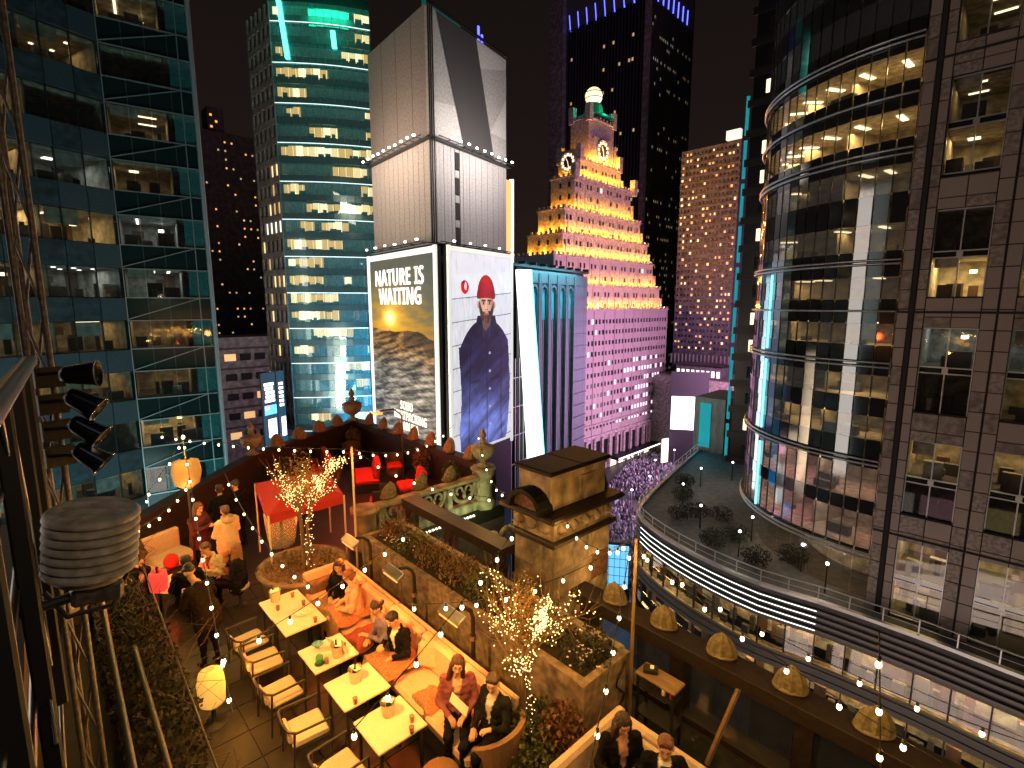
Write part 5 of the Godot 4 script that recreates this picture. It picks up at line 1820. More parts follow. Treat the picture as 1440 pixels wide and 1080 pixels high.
	part(gl, "glass_shade", MB.new().lathe([Vector2(0.0, 0.0), Vector2(0.055, 0.0), Vector2(0.06, 0.05), Vector2(0.055, 0.13), Vector2(0.03, 0.15), Vector2(0.0, 0.152)], 14), M["green_glass"])
	part(gl, "lamp_foot", MB.new().lathe([Vector2(0, 0.002), Vector2(0.075, 0.002), Vector2(0.075, 0.012), Vector2(0.0, 0.013)], 14), M["chair_metal"])
	var gb := thing("blue_glass_bowl", "pale blue glass bowl beside the green lamp", "bowl", Vector3(2.86, 0.7525, -7.62))
	part(gb, "bowl", MB.new().lathe([Vector2(0, 0.002), Vector2(0.04, 0.002), Vector2(0.09, 0.06), Vector2(0.085, 0.06), Vector2(0.04, 0.01), Vector2(0, 0.01)], 14), M["blue_bowl"])
	var mn := [[3.1, -7.5, 0.4, "menu card standing on the middle table"], [3.17, -7.15, -0.3, "menu card lying on the middle table's edge"], [2.95, -7.42, 1.0, "folded paper among the glasses on the middle table"]]
	for a in mn:
		var o := thing("menu_card", a[3], "menu", Vector3(a[0], 0.7525, a[1]), rad_to_deg(a[2]), "menus on the middle table")
		part(o, "page", MB.new().box(Vector3(0.0, 0.004, 0), Vector3(0.16, 0.006, 0.22)), M["napkin"])
		part(o, "page", MB.new().box(Vector3(-0.06, 0.075, 0), Vector3(0.006, 0.15, 0.22), Basis(Vector3.BACK, 0.45)), M["napkin"])
	var gs := [[2.75, -9.1], [3.1, -9.35], [3.15, -8.95], [3.1, -8.3], [2.8, -7.15], [3.15, -7.3], [3.1, -6.7], [2.75, -6.1], [3.15, -5.3], [3.05, -5.15]]
	var gn := ["on the farthest table by the bucket", "at the farthest table's sofa side", "between the two far tables", "beside the serving tray", "next to the green lamp", "at the middle table's sofa side", "at the fourth table's far corner", "at the fourth table's chair side", "at the nearest table's sofa side", "at the nearest table's front corner"]
	for i in gs.size():
		var o := thing("drinking_glass", "small glass tumbler " + gn[i], "glass", Vector3(gs[i][0], 0.7525, gs[i][1]), 0, "glasses on the tables")
		part(o, "tumbler", MB.new().lathe([Vector2(0, 0.002), Vector2(0.03, 0.002), Vector2(0.036, 0.09), Vector2(0.033, 0.09), Vector2(0.028, 0.01), Vector2(0, 0.01)], 12), M["amber_glass"])
	# far group's low table with red lantern
	var lt := thing("low_table", "low round table before the far sofa", "table", Vector3(1.75, 0, -12.0))
	part(lt, "table_top", MB.new().lathe([Vector2(0, 0.46), Vector2(0.45, 0.46), Vector2(0.46, 0.48), Vector2(0.45, 0.5), Vector2(0, 0.5)], 20), M["table_white"])
	part(lt, "pedestal", MB.new().lathe([Vector2(0.25, 0), Vector2(0.25, 0.02), Vector2(0.04, 0.04), Vector2(0.04, 0.46)], 12), M["chair_metal"])
	var rl := thing("red_lantern", "glowing red woven lantern at the hedge's far end", "lantern", Vector3(1.38, 0, -11.9))
	part(rl, "lantern_shade", MB.new().lathe([Vector2(0.15, 0.5), Vector2(0.17, 0.7), Vector2(0.15, 0.86), Vector2(0.08, 0.88)], 16), M["red_glow"])
	part(rl, "stand", MB.new().tube([Vector3(0, 0, 0), Vector3(0, 0.98, 0)], 0.03), M["black"])
	omni(Vector3(0.3, 0.9, 0.1), Color(1, 0.12, 0.08), 0.8, 0.1, rl)
	var rb := thing("red_cushion", "round red cushion on the far sofa", "cushion", Vector3(1.75, 0.6, -12.75), 20)
	part(rb, "pillow", MB.new().lathe([Vector2(0.0, -0.08), Vector2(0.12, -0.06), Vector2(0.17, 0.0), Vector2(0.12, 0.06), Vector2(0.0, 0.08)], 14, Transform3D(Basis(Vector3.RIGHT, 1.2), Vector3(0, 0.05, 0))), M["red_cloth"])
	var la := thing("glowing_lantern", "amber glowing lantern behind the dark hedge's twigs", "lantern", Vector3(1.42, 0, -8.0))
	part(la, "lantern_shade", MB.new().lathe([Vector2(0.08, 0.3), Vector2(0.17, 0.38), Vector2(0.19, 0.7), Vector2(0.15, 0.86), Vector2(0.06, 0.9)], 18), M["amber_shade"])
	part(la, "foot", MB.new().lathe([Vector2(0, 0.0), Vector2(0.2, 0.0), Vector2(0.18, 0.04), Vector2(0.03, 0.06), Vector2(0.03, 0.32)], 12), M["black"])
	omni(Vector3(0.35, 0.75, 0), Color(1, 0.62, 0.2), 0.35, 0.15, la)

func planters() -> void:
	# wall and bed behind the banquette
	var w := thing("long_planter", "long stone planter wall behind the banquette filled with brown shrubs", "planter")
	for k in 4:
		pb(w, "wall_panel", M["planter_stone"], Vector3(4.92, 0.6, -9.15 + 1.5 * k), Vector3(0.14, 1.2, 1.49), 0, true)
	for k in 4:
		pb(w, "outer_kerb", M["kerb"], Vector3(5.83, 0.62, -9.15 + 1.5 * k), Vector3(0.14, 1.24, 1.49), 0, true)
	pb(w, "end_panel", M["planter_stone"], Vector3(5.37, 0.6, -3.86), Vector3(1.06, 1.22, 0.12), 0, true)
	pb(w, "end_panel", M["planter_stone"], Vector3(5.37, 0.6, -9.95), Vector3(1.06, 1.2, 0.12), 0, true)
	pb(w, "soil", M["soil"], Vector3(5.37, 0.55, -6.9), Vector3(0.78, 1.1, 6.0))
	var kinds := ["leaf", "leaf_red", "leaf_dark", "leaf_brown"]
	var sl := ["low rust-brown shrub at the planter's far end", "dark green shrub behind the first heater", "dry amber ground plant in the long planter", "wide rust shrub before the chimney pier", "green shrub with bare twigs in the planter's middle", "reddish shrub beside the near tree's lights", "spiky green shrub near the planter's end", "dark shrub with pale berries at the planter's near corner"]
	for i in 8:
		var z := -9.5 + 0.76 * i
		var s := thing("planter_shrub", sl[i], "shrub", Vector3(5.37, 1.1, z), i * 37.0, "shrubs in the long planter")
		var k: String = ["leaf_red", "leaf", "leaf_brown", "leaf_brown", "leaf", "leaf_red", "leaf", "leaf_dark"][i]
		part(s, "foliage", leaf_ball(Vector3(0, 0.2, 0), Vector3(0.4, 0.26, 0.42), 520, 0.07, 200 + i), M[k])
		var tw := MB.new()
		rng.seed = 60 + i
		for q in 14:
			var a := rng.randf() * TAU
			var l := rng.randf_range(0.4, 0.85)
			tw.tube([Vector3(cos(a) * 0.1, 0, sin(a) * 0.1), Vector3(cos(a) * 0.25, l * 0.6, sin(a) * 0.25), Vector3(cos(a + 0.3) * 0.4, l, sin(a + 0.3) * 0.4)], 0.006, 0.002, 4)
		stuff(part(s, "twigs", tw, M["twig"]))
	for a in [[5.2, -9.3, 0], [5.35, -8.9, 1], [5.3, -4.15, 2], [5.5, -4.3, 3]]:
		var s := thing("flower_cluster", ["white flowers at the planter's far end", "pale pink flowers beside the far white ones", "white berries at the planter's near corner", "mauve flowers beside the near white berries"][a[2]], "flowers", Vector3(a[0], 1.22, a[1]), 0, "flowers in the long planter")
		var mb := MB.new()
		rng.seed = 70 + a[2]
		for q in 26:
			var p := Vector3(rng.randfn() * 0.12, rng.randf() * 0.12, rng.randfn() * 0.12)
			mb.lathe([Vector2(0, -0.012), Vector2(0.02, 0.0), Vector2(0.0, 0.014)], 6, Transform3D(Basis(), p))
		part(s, "blossom", mb, M["flower"])
	# planter of the far tree
	var p := thing("tree_planter", "orange-lit tapered planter under the far lit tree", "planter", Vector3(3.75, 0, -10.55))
	part(p, "tub", MB.new().lathe([Vector2(0.72, 0.0), Vector2(0.86, 0.62), Vector2(0.92, 0.72), Vector2(0.8, 0.72), Vector2(0.78, 0.6), Vector2(0.0, 0.6)], 20), M["planter_stone"])
	part(p, "ground_cover", leaf_ball(Vector3(0, 0.68, 0), Vector3(0.8, 0.14, 0.8), 900, 0.07, 7), M["leaf_brown"])
	var p2 := thing("low_tree_planter", "low planter under the near lit tree with green and rust shrubs", "planter", Vector3(4.4, 0, -4.45))
	part(p2, "tub", MB.new().lathe([Vector2(0.3, 0.0), Vector2(0.36, 0.3), Vector2(0.38, 0.34), Vector2(0.32, 0.34), Vector2(0.0, 0.28)], 16), M["planter_stone"])
	part(p2, "ground_cover", leaf_ball(Vector3(0.0, 0.5, 0.1), Vector3(0.52, 0.34, 0.5), 1500, 0.07, 9), M["leaf"])
	var p3 := thing("rust_shrub", "rust-red leafy shrub between the near tree and the corner sofa", "shrub", Vector3(4.55, 0, -3.95))
	part(p3, "foliage", leaf_ball(Vector3(0.05, 0.62, 0.0), Vector3(0.34, 0.42, 0.3), 900, 0.065, 19), M["leaf_red"])
	var p4 := thing("green_shrub", "green leafy shrub at the bottom edge before the near tree", "shrub", Vector3(4.05, 0, -3.9))
	part(p4, "foliage", leaf_ball(Vector3(-0.05, 0.4, 0.05), Vector3(0.45, 0.38, 0.34), 1100, 0.065, 23), M["leaf"])
	lit_tree("lit_tree", "bare tree wrapped in golden fairy lights beside the red canopy", Vector3(3.8, 0.6, -10.5), 2.75, 5, 950, 0.62)
	lit_tree("lit_tree", "bare tree wrapped in golden fairy lights near the corner sofa", Vector3(4.42, 0.25, -4.5), 2.6, 9, 700, 0.4)

func lit_tree(nm: String, label: String, at: Vector3, h: float, sd: int, lamps: int, wide: float) -> void:
	var t := thing(nm, label, "tree", at, 0, "trees with fairy lights")
	rng.seed = sd
	var tips := []
	var stems := 3
	for s in stems:
		var a := TAU * s / stems + 0.4
		var base := Vector3(cos(a) * 0.06, 0, sin(a) * 0.06)
		var mid := Vector3(cos(a) * 0.12 * wide, h * 0.34, sin(a) * 0.12 * wide)
		var top := Vector3(cos(a) * 0.3 * wide, h * 0.58, sin(a) * 0.3 * wide)
		part(t, "trunk", MB.new().tube([base, mid, top], 0.045, 0.022, 7), M["bark"])
		tips.append([base, mid]); tips.append([mid, top])
		for b in 6:
			var u := rng.randf_range(0.25, 1.0)
			var st: Vector3 = mid.lerp(top, u)
			var d := Vector3(cos(a + rng.randfn() * 0.9), rng.randf_range(0.7, 1.8), sin(a + rng.randfn() * 0.9)).normalized()
			var l := h * rng.randf_range(0.18, 0.38)
			var m2 := st + d * l * 0.5 + Vector3(rng.randfn(), 0, rng.randfn()) * 0.05
			var e := st + d * l
			part(t, "limb", MB.new().tube([st, m2, e], 0.018, 0.007, 5), M["bark"])
			tips.append([st, e])
			var tw := MB.new()
			for q in 9:
				var s2: Vector3 = st.lerp(e, rng.randf_range(0.3, 1.0))
				var d2 := (d + Vector3(rng.randfn(), rng.randfn() * 0.5 + 0.3, rng.randfn()) * 0.7).normalized()
				tw.tube([s2, s2 + d2 * rng.randf_range(0.12, 0.34), s2 + d2 * 0.34 + Vector3(0, 0.12, 0)], 0.005, 0.002, 4)
				tips.append([s2, s2 + d2 * 0.3])
			stuff(part(t, "twigs", tw, M["bark"]))
	part(t, "crown", leaf_ball(Vector3(0, h * 0.72, 0), Vector3(0.5 * wide, h * 0.24, 0.5 * wide), 500, 0.06, sd + 3), M["leaf_brown"])
	var fl := MB.new()
	for i in lamps:
		var seg: Array = tips[rng.randi() % (stems * 2)] if i < lamps * 0.42 else tips[rng.randi() % tips.size()]
		var p: Vector3 = seg[0].lerp(seg[1], rng.randf()) + Vector3(rng.randfn(), rng.randfn(), rng.randfn()) * (0.05 if i < lamps * 0.42 else 0.03)
		fl.lathe([Vector2(0, -0.009), Vector2(0.0085, -0.003), Vector2(0.0085, 0.003), Vector2(0, 0.009)], 5, Transform3D(Basis(), p))
	stuff(part(t, "fairy_light_bulbs", fl, M["fairy"]))
	for i in 6:
		var seg: Array = tips[rng.randi() % tips.size()]
		omni(seg[1] + Vector3(0.02, 0.03, 0.02), Color(1, 0.68, 0.28), 0.22, 0.25, t)

func urn(label: String, at: Vector3, s: float) -> void:
	var u := thing("stone_urn", label, "urn", at, 40, "urns on the balustrade")
	part(u, "bowl", MB.new().lathe([Vector2(0.0, 0.0), Vector2(0.2, 0.0), Vector2(0.2, 0.05), Vector2(0.1, 0.1), Vector2(0.08, 0.17), Vector2(0.14, 0.22), Vector2(0.27, 0.32), Vector2(0.34, 0.46), Vector2(0.33, 0.55), Vector2(0.36, 0.6), Vector2(0.3, 0.63), Vector2(0.16, 0.68), Vector2(0.09, 0.72)], 18, Transform3D(Basis.from_scale(Vector3.ONE * s))), M["stone_green"])
	part(u, "finial", MB.new().lathe([Vector2(0.08, 0.72), Vector2(0.12, 0.78), Vector2(0.06, 0.84), Vector2(0.1, 0.92), Vector2(0.1, 0.98), Vector2(0.04, 1.1), Vector2(0.0, 1.16)], 12, Transform3D(Basis.from_scale(Vector3.ONE * s))), M["stone_green"])
	for e in [-1.0, 1.0]:
		var pth := []
		for i in 9:
			var a := -1.2 + 3.4 * i / 8.0
			pth.append(Vector3(e * (0.36 + 0.12 * cos(a)), 0.5 + 0.13 * sin(a), 0) * s)
		part(u, "handle", MB.new().tube(pth, 0.035 * s, 0.035 * s, 6), M["stone_green"])

var shell_mesh: ArrayMesh
func shell(label: String, at: Vector3, turn: float, m: Material, s := 1.0) -> void:
	if shell_mesh == null:
		var mb := MB.new()
		var nu := 18
		var nv := 8
		for j in nv:
			for i in nu:
				var q := []
				for k in [[i, j], [i, j + 1], [i + 1, j + 1], [i + 1, j]]:
					var a: float = -PI + TAU * k[0] / nu
					var v: float = PI * 0.5 * k[1] / nv
					var rib := 1.0 + 0.07 * cos(a * 9.0)
					var r := cos(v) * rib
					q.append(Vector3(sin(a) * 0.2 * r, sin(v) * 0.36 * (1.0 + 0.1 * cos(a)), cos(a) * 0.13 * r + 0.06 * sin(v)))
				mb.quad(q[0], q[1], q[2], q[3])
		mb.lathe([Vector2(0.0, -0.01), Vector2(0.21, -0.01), Vector2(0.22, 0.03), Vector2(0.18, 0.06)], 12, Transform3D(Basis.from_scale(Vector3(1, 1, 0.7)), Vector3(0, 0, 0)))
		shell_mesh = mb.done()
	var o := solo("shell_ornament", label, "ornament", shell_mesh, m, at, turn, "shell ornaments along the parapets")
	o.scale = Vector3.ONE * s

func parapets() -> void:
	# near dark rail with glass below
	var r := thing("dark_parapet", "broad dark parapet rail with glass panels along the street side", "railing")
	pb(r, "top_rail", M["rail_dark"], Vector3(6.75, 1.08, -1.2), Vector3(0.42, 0.22, 8.6), 0, true)
	pb(r, "top_rail", M["rail_dark"], Vector3(6.85, 1.08, -9.4), Vector3(0.42, 0.22, 3.9), 0, true)
	for k in 5:
		pb(r, "rail_post", M["rail_dark"], Vector3(6.72, 0.49, -5.2 + 1.75 * k), Vector3(0.28, 0.97, 0.22))
		pb(r, "glass_panel", M["glass_clear"], Vector3(6.6, 0.5, -4.33 + 1.75 * k), Vector3(0.02, 0.85, 1.5))
		pb(r, "bottom_rail", M["rail_dark"], Vector3(6.66, 0.05, -4.33 + 1.75 * k), Vector3(0.2, 0.1, 1.5))
	for k in 3:
		pb(r, "rail_post", M["rail_dark"], Vector3(6.8, 0.49, -7.7 - 1.7 * k), Vector3(0.28, 0.97, 0.2))
	for k in 2:
		pb(r, "glass_panel", M["glass_clear"], Vector3(6.7, 0.5, -8.55 - 1.7 * k), Vector3(0.02, 0.85, 1.45))
	for k in 5:
		shell(["shell ornament on the dark rail nearest the chimney pier", "second shell ornament from the chimney pier", "shell ornament on the dark rail before the wooden brace", "fourth shell ornament along the dark rail", "shell ornament on the dark rail nearest the lower right"][k], Vector3(6.8, 1.2, -4.72 + 0.92 * k), -70, M["shell_gold"], 1.0)
	# far section: dark rail round the red lounge
	var f := thing("lounge_parapet", "dark parapet rail round the far red lounge", "railing")
	pb(f, "top_rail", M["rail_dark"], Vector3(10.2, 1.05, -16.5), Vector3(0.42, 0.25, 9.2), 0, true)
	pb(f, "wall", M["lounge_wall"], Vector3(10.25, 0.46, -16.5), Vector3(0.3, 0.92, 9.2))
	var a := Vector3(10.1, 0, -21.1)
	var b := Vector3(5.1, 0, -18.35)
	var c := Vector3(1.3, 0, -14.5)
	var d := Vector3(-5, 0, -11.0)
	for sgm in [[a, b], [b, c], [c, d]]:
		var q: Vector3 = (sgm[0] + sgm[1]) * 0.5
		var dv: Vector3 = sgm[1] - sgm[0]
		pb(f, "top_rail", M["rail_dark"], q + Vector3(0, 1.05, 0), Vector3(dv.length(), 0.25, 0.4), -atan2(dv.z, dv.x), true)
		pb(f, "wall", M["lounge_wall"], q + Vector3(0, 0.46, 0), Vector3(dv.length(), 0.92, 0.28), -atan2(dv.z, dv.x))
	for k in 7:
		shell(["first shell on the lounge rail beside the big urn", "second shell on the lounge rail from the big urn", "third shell on the lounge rail from the big urn", "fourth shell on the lounge rail from the big urn", "fifth shell on the lounge rail from the big urn", "sixth shell on the lounge rail from the big urn", "last shell on the lounge rail before the far urn"][k], Vector3(10.2, 1.17, -13.0 - 1.15 * k), 90, M["shell_gold"], 1.25)
	for k in 4:
		var q := a.lerp(b, 0.2 + 0.2 * k)
		shell(["shell just left of the far urn", "second shell left of the far urn", "third shell left of the far urn", "shell nearest the lit left urn"][k], q + Vector3(0, 1.17, 0), -30, M["shell_gold"], 1.25)
	urn("dark stone urn at the lounge's far corner against the teal tower", a + Vector3(-0.1, 1.17, 0.1), 1.25)
	urn("green-lit stone urn on the far left balustrade", b + Vector3(0, 1.17, 0), 1.0)
	urn("large two-handled stone urn on the pier beside the portrait billboard", Vector3(9.75, 1.28, -11.75), 1.05)
	# carved balustrade
	var w := thing("carved_balustrade", "carved pale stone balustrade with scroll panels before the red lounge", "balustrade", Vector3(6.15, 0, -11.75))
	part(w, "top_rail", MB.new().bevel(Vector3(1.75, 1.0, 0), Vector3(3.6, 0.13, 0.3), 0.03), M["stone_warm"])
	part(w, "bottom_rail", MB.new().bevel(Vector3(1.75, 0.14, 0), Vector3(3.6, 0.28, 0.28), 0.03), M["stone_green"])
	for k in 4:
		part(w, "post", MB.new().bevel(Vector3(0.08 + 1.1 * k, 0.6, 0), Vector3(0.16, 0.67, 0.22), 0.02), M["stone_green"])
	for k in 3:
		var x := 0.63 + 1.1 * k
		var sc := MB.new()
		var p1 := []
		for i in 15:
			var an := PI + PI * i / 14.0
			p1.append(Vector3(x + 0.42 * cos(an), 0.88 + 0.52 * sin(an), 0))
		sc.tube(p1, 0.06, 0.06, 7)
		part(w, "scroll_arch", sc, M["stone_green"])
		for e in [-1.0, 1.0]:
			var p2 := []
			for i in 12:
				var an := -1.0 + 4.6 * i / 11.0
				p2.append(Vector3(x + e * (0.17 + 0.11 * cos(an)), 0.74 + 0.11 * sin(an), 0.02))
			part(w, "volute", MB.new().tube(p2, 0.045, 0.03, 6), M["stone_green"])
		part(w, "leaf_boss", MB.new().lathe([Vector2(0, -0.16), Vector2(0.06, -0.08), Vector2(0.05, 0.06), Vector2(0.0, 0.14)], 10, Transform3D(Basis(), Vector3(x, 0.6, 0.03))), M["stone_green"])
	part(w, "pier", MB.new().lathe([Vector2(0.36, 0.0), Vector2(0.36, 0.2), Vector2(0.29, 0.28), Vector2(0.27, 0.3), Vector2(0.27, 0.95), Vector2(0.34, 1.05), Vector2(0.34, 1.17), Vector2(0.4, 1.2), Vector2(0.4, 1.27), Vector2(0, 1.27)], 8, Transform3D(Basis(), Vector3(3.6, 0, 0))), M["stone_green"])
	part(w, "pier", MB.new().lathe([Vector2(0.36, 0.0), Vector2(0.36, 0.2), Vector2(0.29, 0.28), Vector2(0.29, 0.85), Vector2(0.38, 0.95), Vector2(0.38, 1.05), Vector2(0, 1.05)], 8, Transform3D(Basis(), Vector3(-0.35, 0, 0))), M["stone_warm"])
	for k in 18:
		pb(w, "step_lamp", M["bulb_dim"], Vector3(1.0 + 0.11 * k, 0.03, 0.42), Vector3(0.05, 0.04, 0.05))
	omni(Vector3(2.0, 0.3, 0.8), Color(0.9, 0.95, 0.6), 0.5, 0.4, w)
	omni(Vector3(3.0, 0.3, 0.8), Color(0.9, 0.95, 0.6), 0.5, 0.4, w)
	for k in 3:
		var lx := 6.6 + 1.0 * k
		shell(["pale shell ornament behind the balustrade's left end", "pale shell ornament behind the balustrade's middle", "pale shell ornament beside the big urn"][k], Vector3(lx, 1.08, -11.95), 10, M["shell_gold"], 1.15)

func chimney() -> void:
	var c := thing("chimney_pier", "square stone chimney pier with black slab roof and arched dormer", "chimney", Vector3(7.75, 0, -6.75))
	# blocks of the shaft laid course by course
	rng.seed = 6
	for r in 4:
		var y := -0.6 + 0.55 * r
		for k in 2:
			pb(c, "stone_block", [M["stone_warm"], M["stone_red"], M["stone_warm"], M["stone_warm_b"], M["stone_warm_b"]][rng.randi() % 5], Vector3(-0.84, y + 0.27, -0.26 + 0.52 * k), Vector3(0.1, 0.54, 0.515), 0, true)
		for k in 3:
			pb(c, "stone_block", [M["stone_warm"], M["stone_red"], M["stone_warm"], M["stone_warm_b"], M["stone_warm_b"]][rng.randi() % 5], Vector3(-0.58 + 0.58 * k, y + 0.27, 0.5), Vector3(0.575, 0.54, 0.1), 0, true)
	pb(c, "shaft_core", M["stone_warm"], Vector3(0, -2.0, -0.02), Vector3(1.66, 7.2, 1.0))
	part(c, "lower_moulding", MB.new().bevel(Vector3(0, 1.66, 0), Vector3(2.0, 0.12, 1.3), 0.03), M["rail_dark"])
	part(c, "frieze", MB.new().box(Vector3(0, 1.92, 0), Vector3(1.8, 0.42, 1.12)), M["stone_warm"])
	var orn := MB.new()
	for k in 5:
		orn.lathe([Vector2(0.0, -0.12), Vector2(0.1, -0.05), Vector2(0.12, 0.05), Vector2(0.0, 0.14)], 8, Transform3D(Basis(), Vector3(-0.7 + 0.35 * k, 1.92, 0.57)))
	for k in 3:
		orn.lathe([Vector2(0.0, -0.12), Vector2(0.1, -0.05), Vector2(0.12, 0.05), Vector2(0.0, 0.14)], 8, Transform3D(Basis(), Vector3(-0.91, 1.92, -0.35 + 0.35 * k)))
	part(c, "frieze_ornament", orn, M["stone_warm"])
	part(c, "cornice", MB.new().bevel(Vector3(0, 2.2, 0), Vector3(2.25, 0.13, 1.5), 0.04), M["rail_dark"])
	part(c, "attic_block", MB.new().bevel(Vector3(0, 2.62, 0), Vector3(1.7, 0.72, 0.86), 0.02), M["stone_warm"])
	part(c, "attic_panel", MB.new().box(Vector3(0.25, 2.6, 0.44), Vector3(0.5, 0.4, 0.03)), M["stone_warm"])
	part(c, "roof_slab", MB.new().bevel(Vector3(-0.47, 3.02, 0), Vector3(0.93, 0.09, 1.0), 0.02), M["slab_black"])
	part(c, "roof_slab", MB.new().bevel(Vector3(0.47, 3.02, 0), Vector3(0.93, 0.09, 1.0), 0.02), M["slab_black"])
	# arched dormer on the -x side
	var arch := MB.new()
	for i in 10:
		var a := PI * i / 10.0
		var b := PI * (i + 1) / 10.0
		arch.box(Vector3(-1.0, 2.27 + 0.36 * sin((a + b) * 0.5), 0.42 * cos((a + b) * 0.5)), Vector3(0.36, 0.09, 0.145), Basis(Vector3.RIGHT, -((a + b) * 0.5 - PI * 0.5)))
	part(c, "dormer_arch", arch, M["slab_black"])
	var tym := MB.new()
	for i in 10:
		var a := PI * i / 10.0
		var b := PI * (i + 1) / 10.0
		tym.tri(Vector3(-1.05, 2.27, 0), Vector3(-1.05, 2.27 + 0.34 * sin(b), 0.4 * cos(b)), Vector3(-1.05, 2.27 + 0.34 * sin(a), 0.4 * cos(a)))
	part(c, "dormer_tympanum", tym, M["stone_red"])
	part(c, "dormer_arch", MB.new().lathe([Vector2(0.0, 0), Vector2(0.3, 0.0), Vector2(0.22, 0.25), Vector2(0, 0.3)], 12, Transform3D(Basis(), Vector3(1.05, 2.26, 0))), M["slab_black"])
	omni(Vector3(0.2, 0.9, 1.3), Color(1, 0.75, 0.4), 0.7, 0.1, c)
	# statue bust by the rail
	var st := thing("carved_scroll_statue", "pale green carved stone scroll between the balustrade and the chimney pier", "statue", Vector3(7.2, 0.0, -8.4))
	part(st, "body", MB.new().lathe([Vector2(0.3, 0.0), Vector2(0.32, 0.3), Vector2(0.2, 0.6), Vector2(0.26, 0.85), Vector2(0.16, 1.05), Vector2(0.0, 1.1)], 10, Transform3D(Basis.from_scale(Vector3(1, 1, 0.7)), Vector3.ZERO)), M["stone_green"])
	for e in [-1.0, 1.0]:
		var p2 := []
		for i in 14:
			var an := 5.5 * i / 13.0
			var rr := 0.2 - 0.012 * i
			p2.append(Vector3(e * 0.3 + rr * cos(an), 0.95 + rr * sin(an), 0.12))
		part(st, "volute", MB.new().tube(p2, 0.07, 0.04, 7), M["stone_green"])
	var bk := thing("wooden_brace", "pale wooden stick leaning from the dark rail to the walkway", "brace")
	part(bk, "stick", MB.new().bar(Vector3(6.1, 0.02, -2.68), Vector3(6.52, 1.02, -2.5), 0.05), M["wood"])
	var ct := thing("service_stand", "wooden topped service stand with small red-lit shelf beside the planter", "stand", Vector3(5.95, 0, -3.35), 0)
	part(ct, "top_board", MB.new().bevel(Vector3(0, 1.0, 0), Vector3(0.3, 0.04, 0.62), 0.01), M["wood"])
	for q in [[-0.12, -0.27], [0.12, -0.27], [-0.12, 0.27], [0.12, 0.27]]:
		pb(ct, "leg", M["black"], Vector3(q[0], 0.49, q[1]), Vector3(0.03, 0.98, 0.03))
	pb(ct, "shelf", M["black"], Vector3(0, 0.82, 0), Vector3(0.28, 0.02, 0.58))
	pb(ct, "shelf", M["black"], Vector3(0, 0.4, 0), Vector3(0.28, 0.02, 0.58))
	var bx := thing("payment_terminal", "small dark box with white print on the service stand", "device", Vector3(5.95, 1.0225, -3.5), 30)
	part(bx, "body", MB.new().bevel(Vector3(0, 0.035, 0), Vector3(0.14, 0.07, 0.2), 0.01), M["black"])
	pb(bx, "screen", M["napkin"], Vector3(0, 0.0725, 0.02), Vector3(0.08, 0.003, 0.05))
	for k in 2:
		var bt := thing("shelf_bottle", ["bright bottle on the service stand's upper shelf", "second bottle on the service stand's upper shelf"][k], "bottle", Vector3(5.9, 0.8325, -3.25 + 0.12 * k), 0, "bottles on the stand")
		part(bt, "body", MB.new().lathe([Vector2(0, 0.001), Vector2(0.03, 0.001), Vector2(0.03, 0.09), Vector2(0.012, 0.12), Vector2(0.012, 0.15), Vector2(0, 0.152)], 10), M["napkin"] if k == 0 else M["red_cloth"])

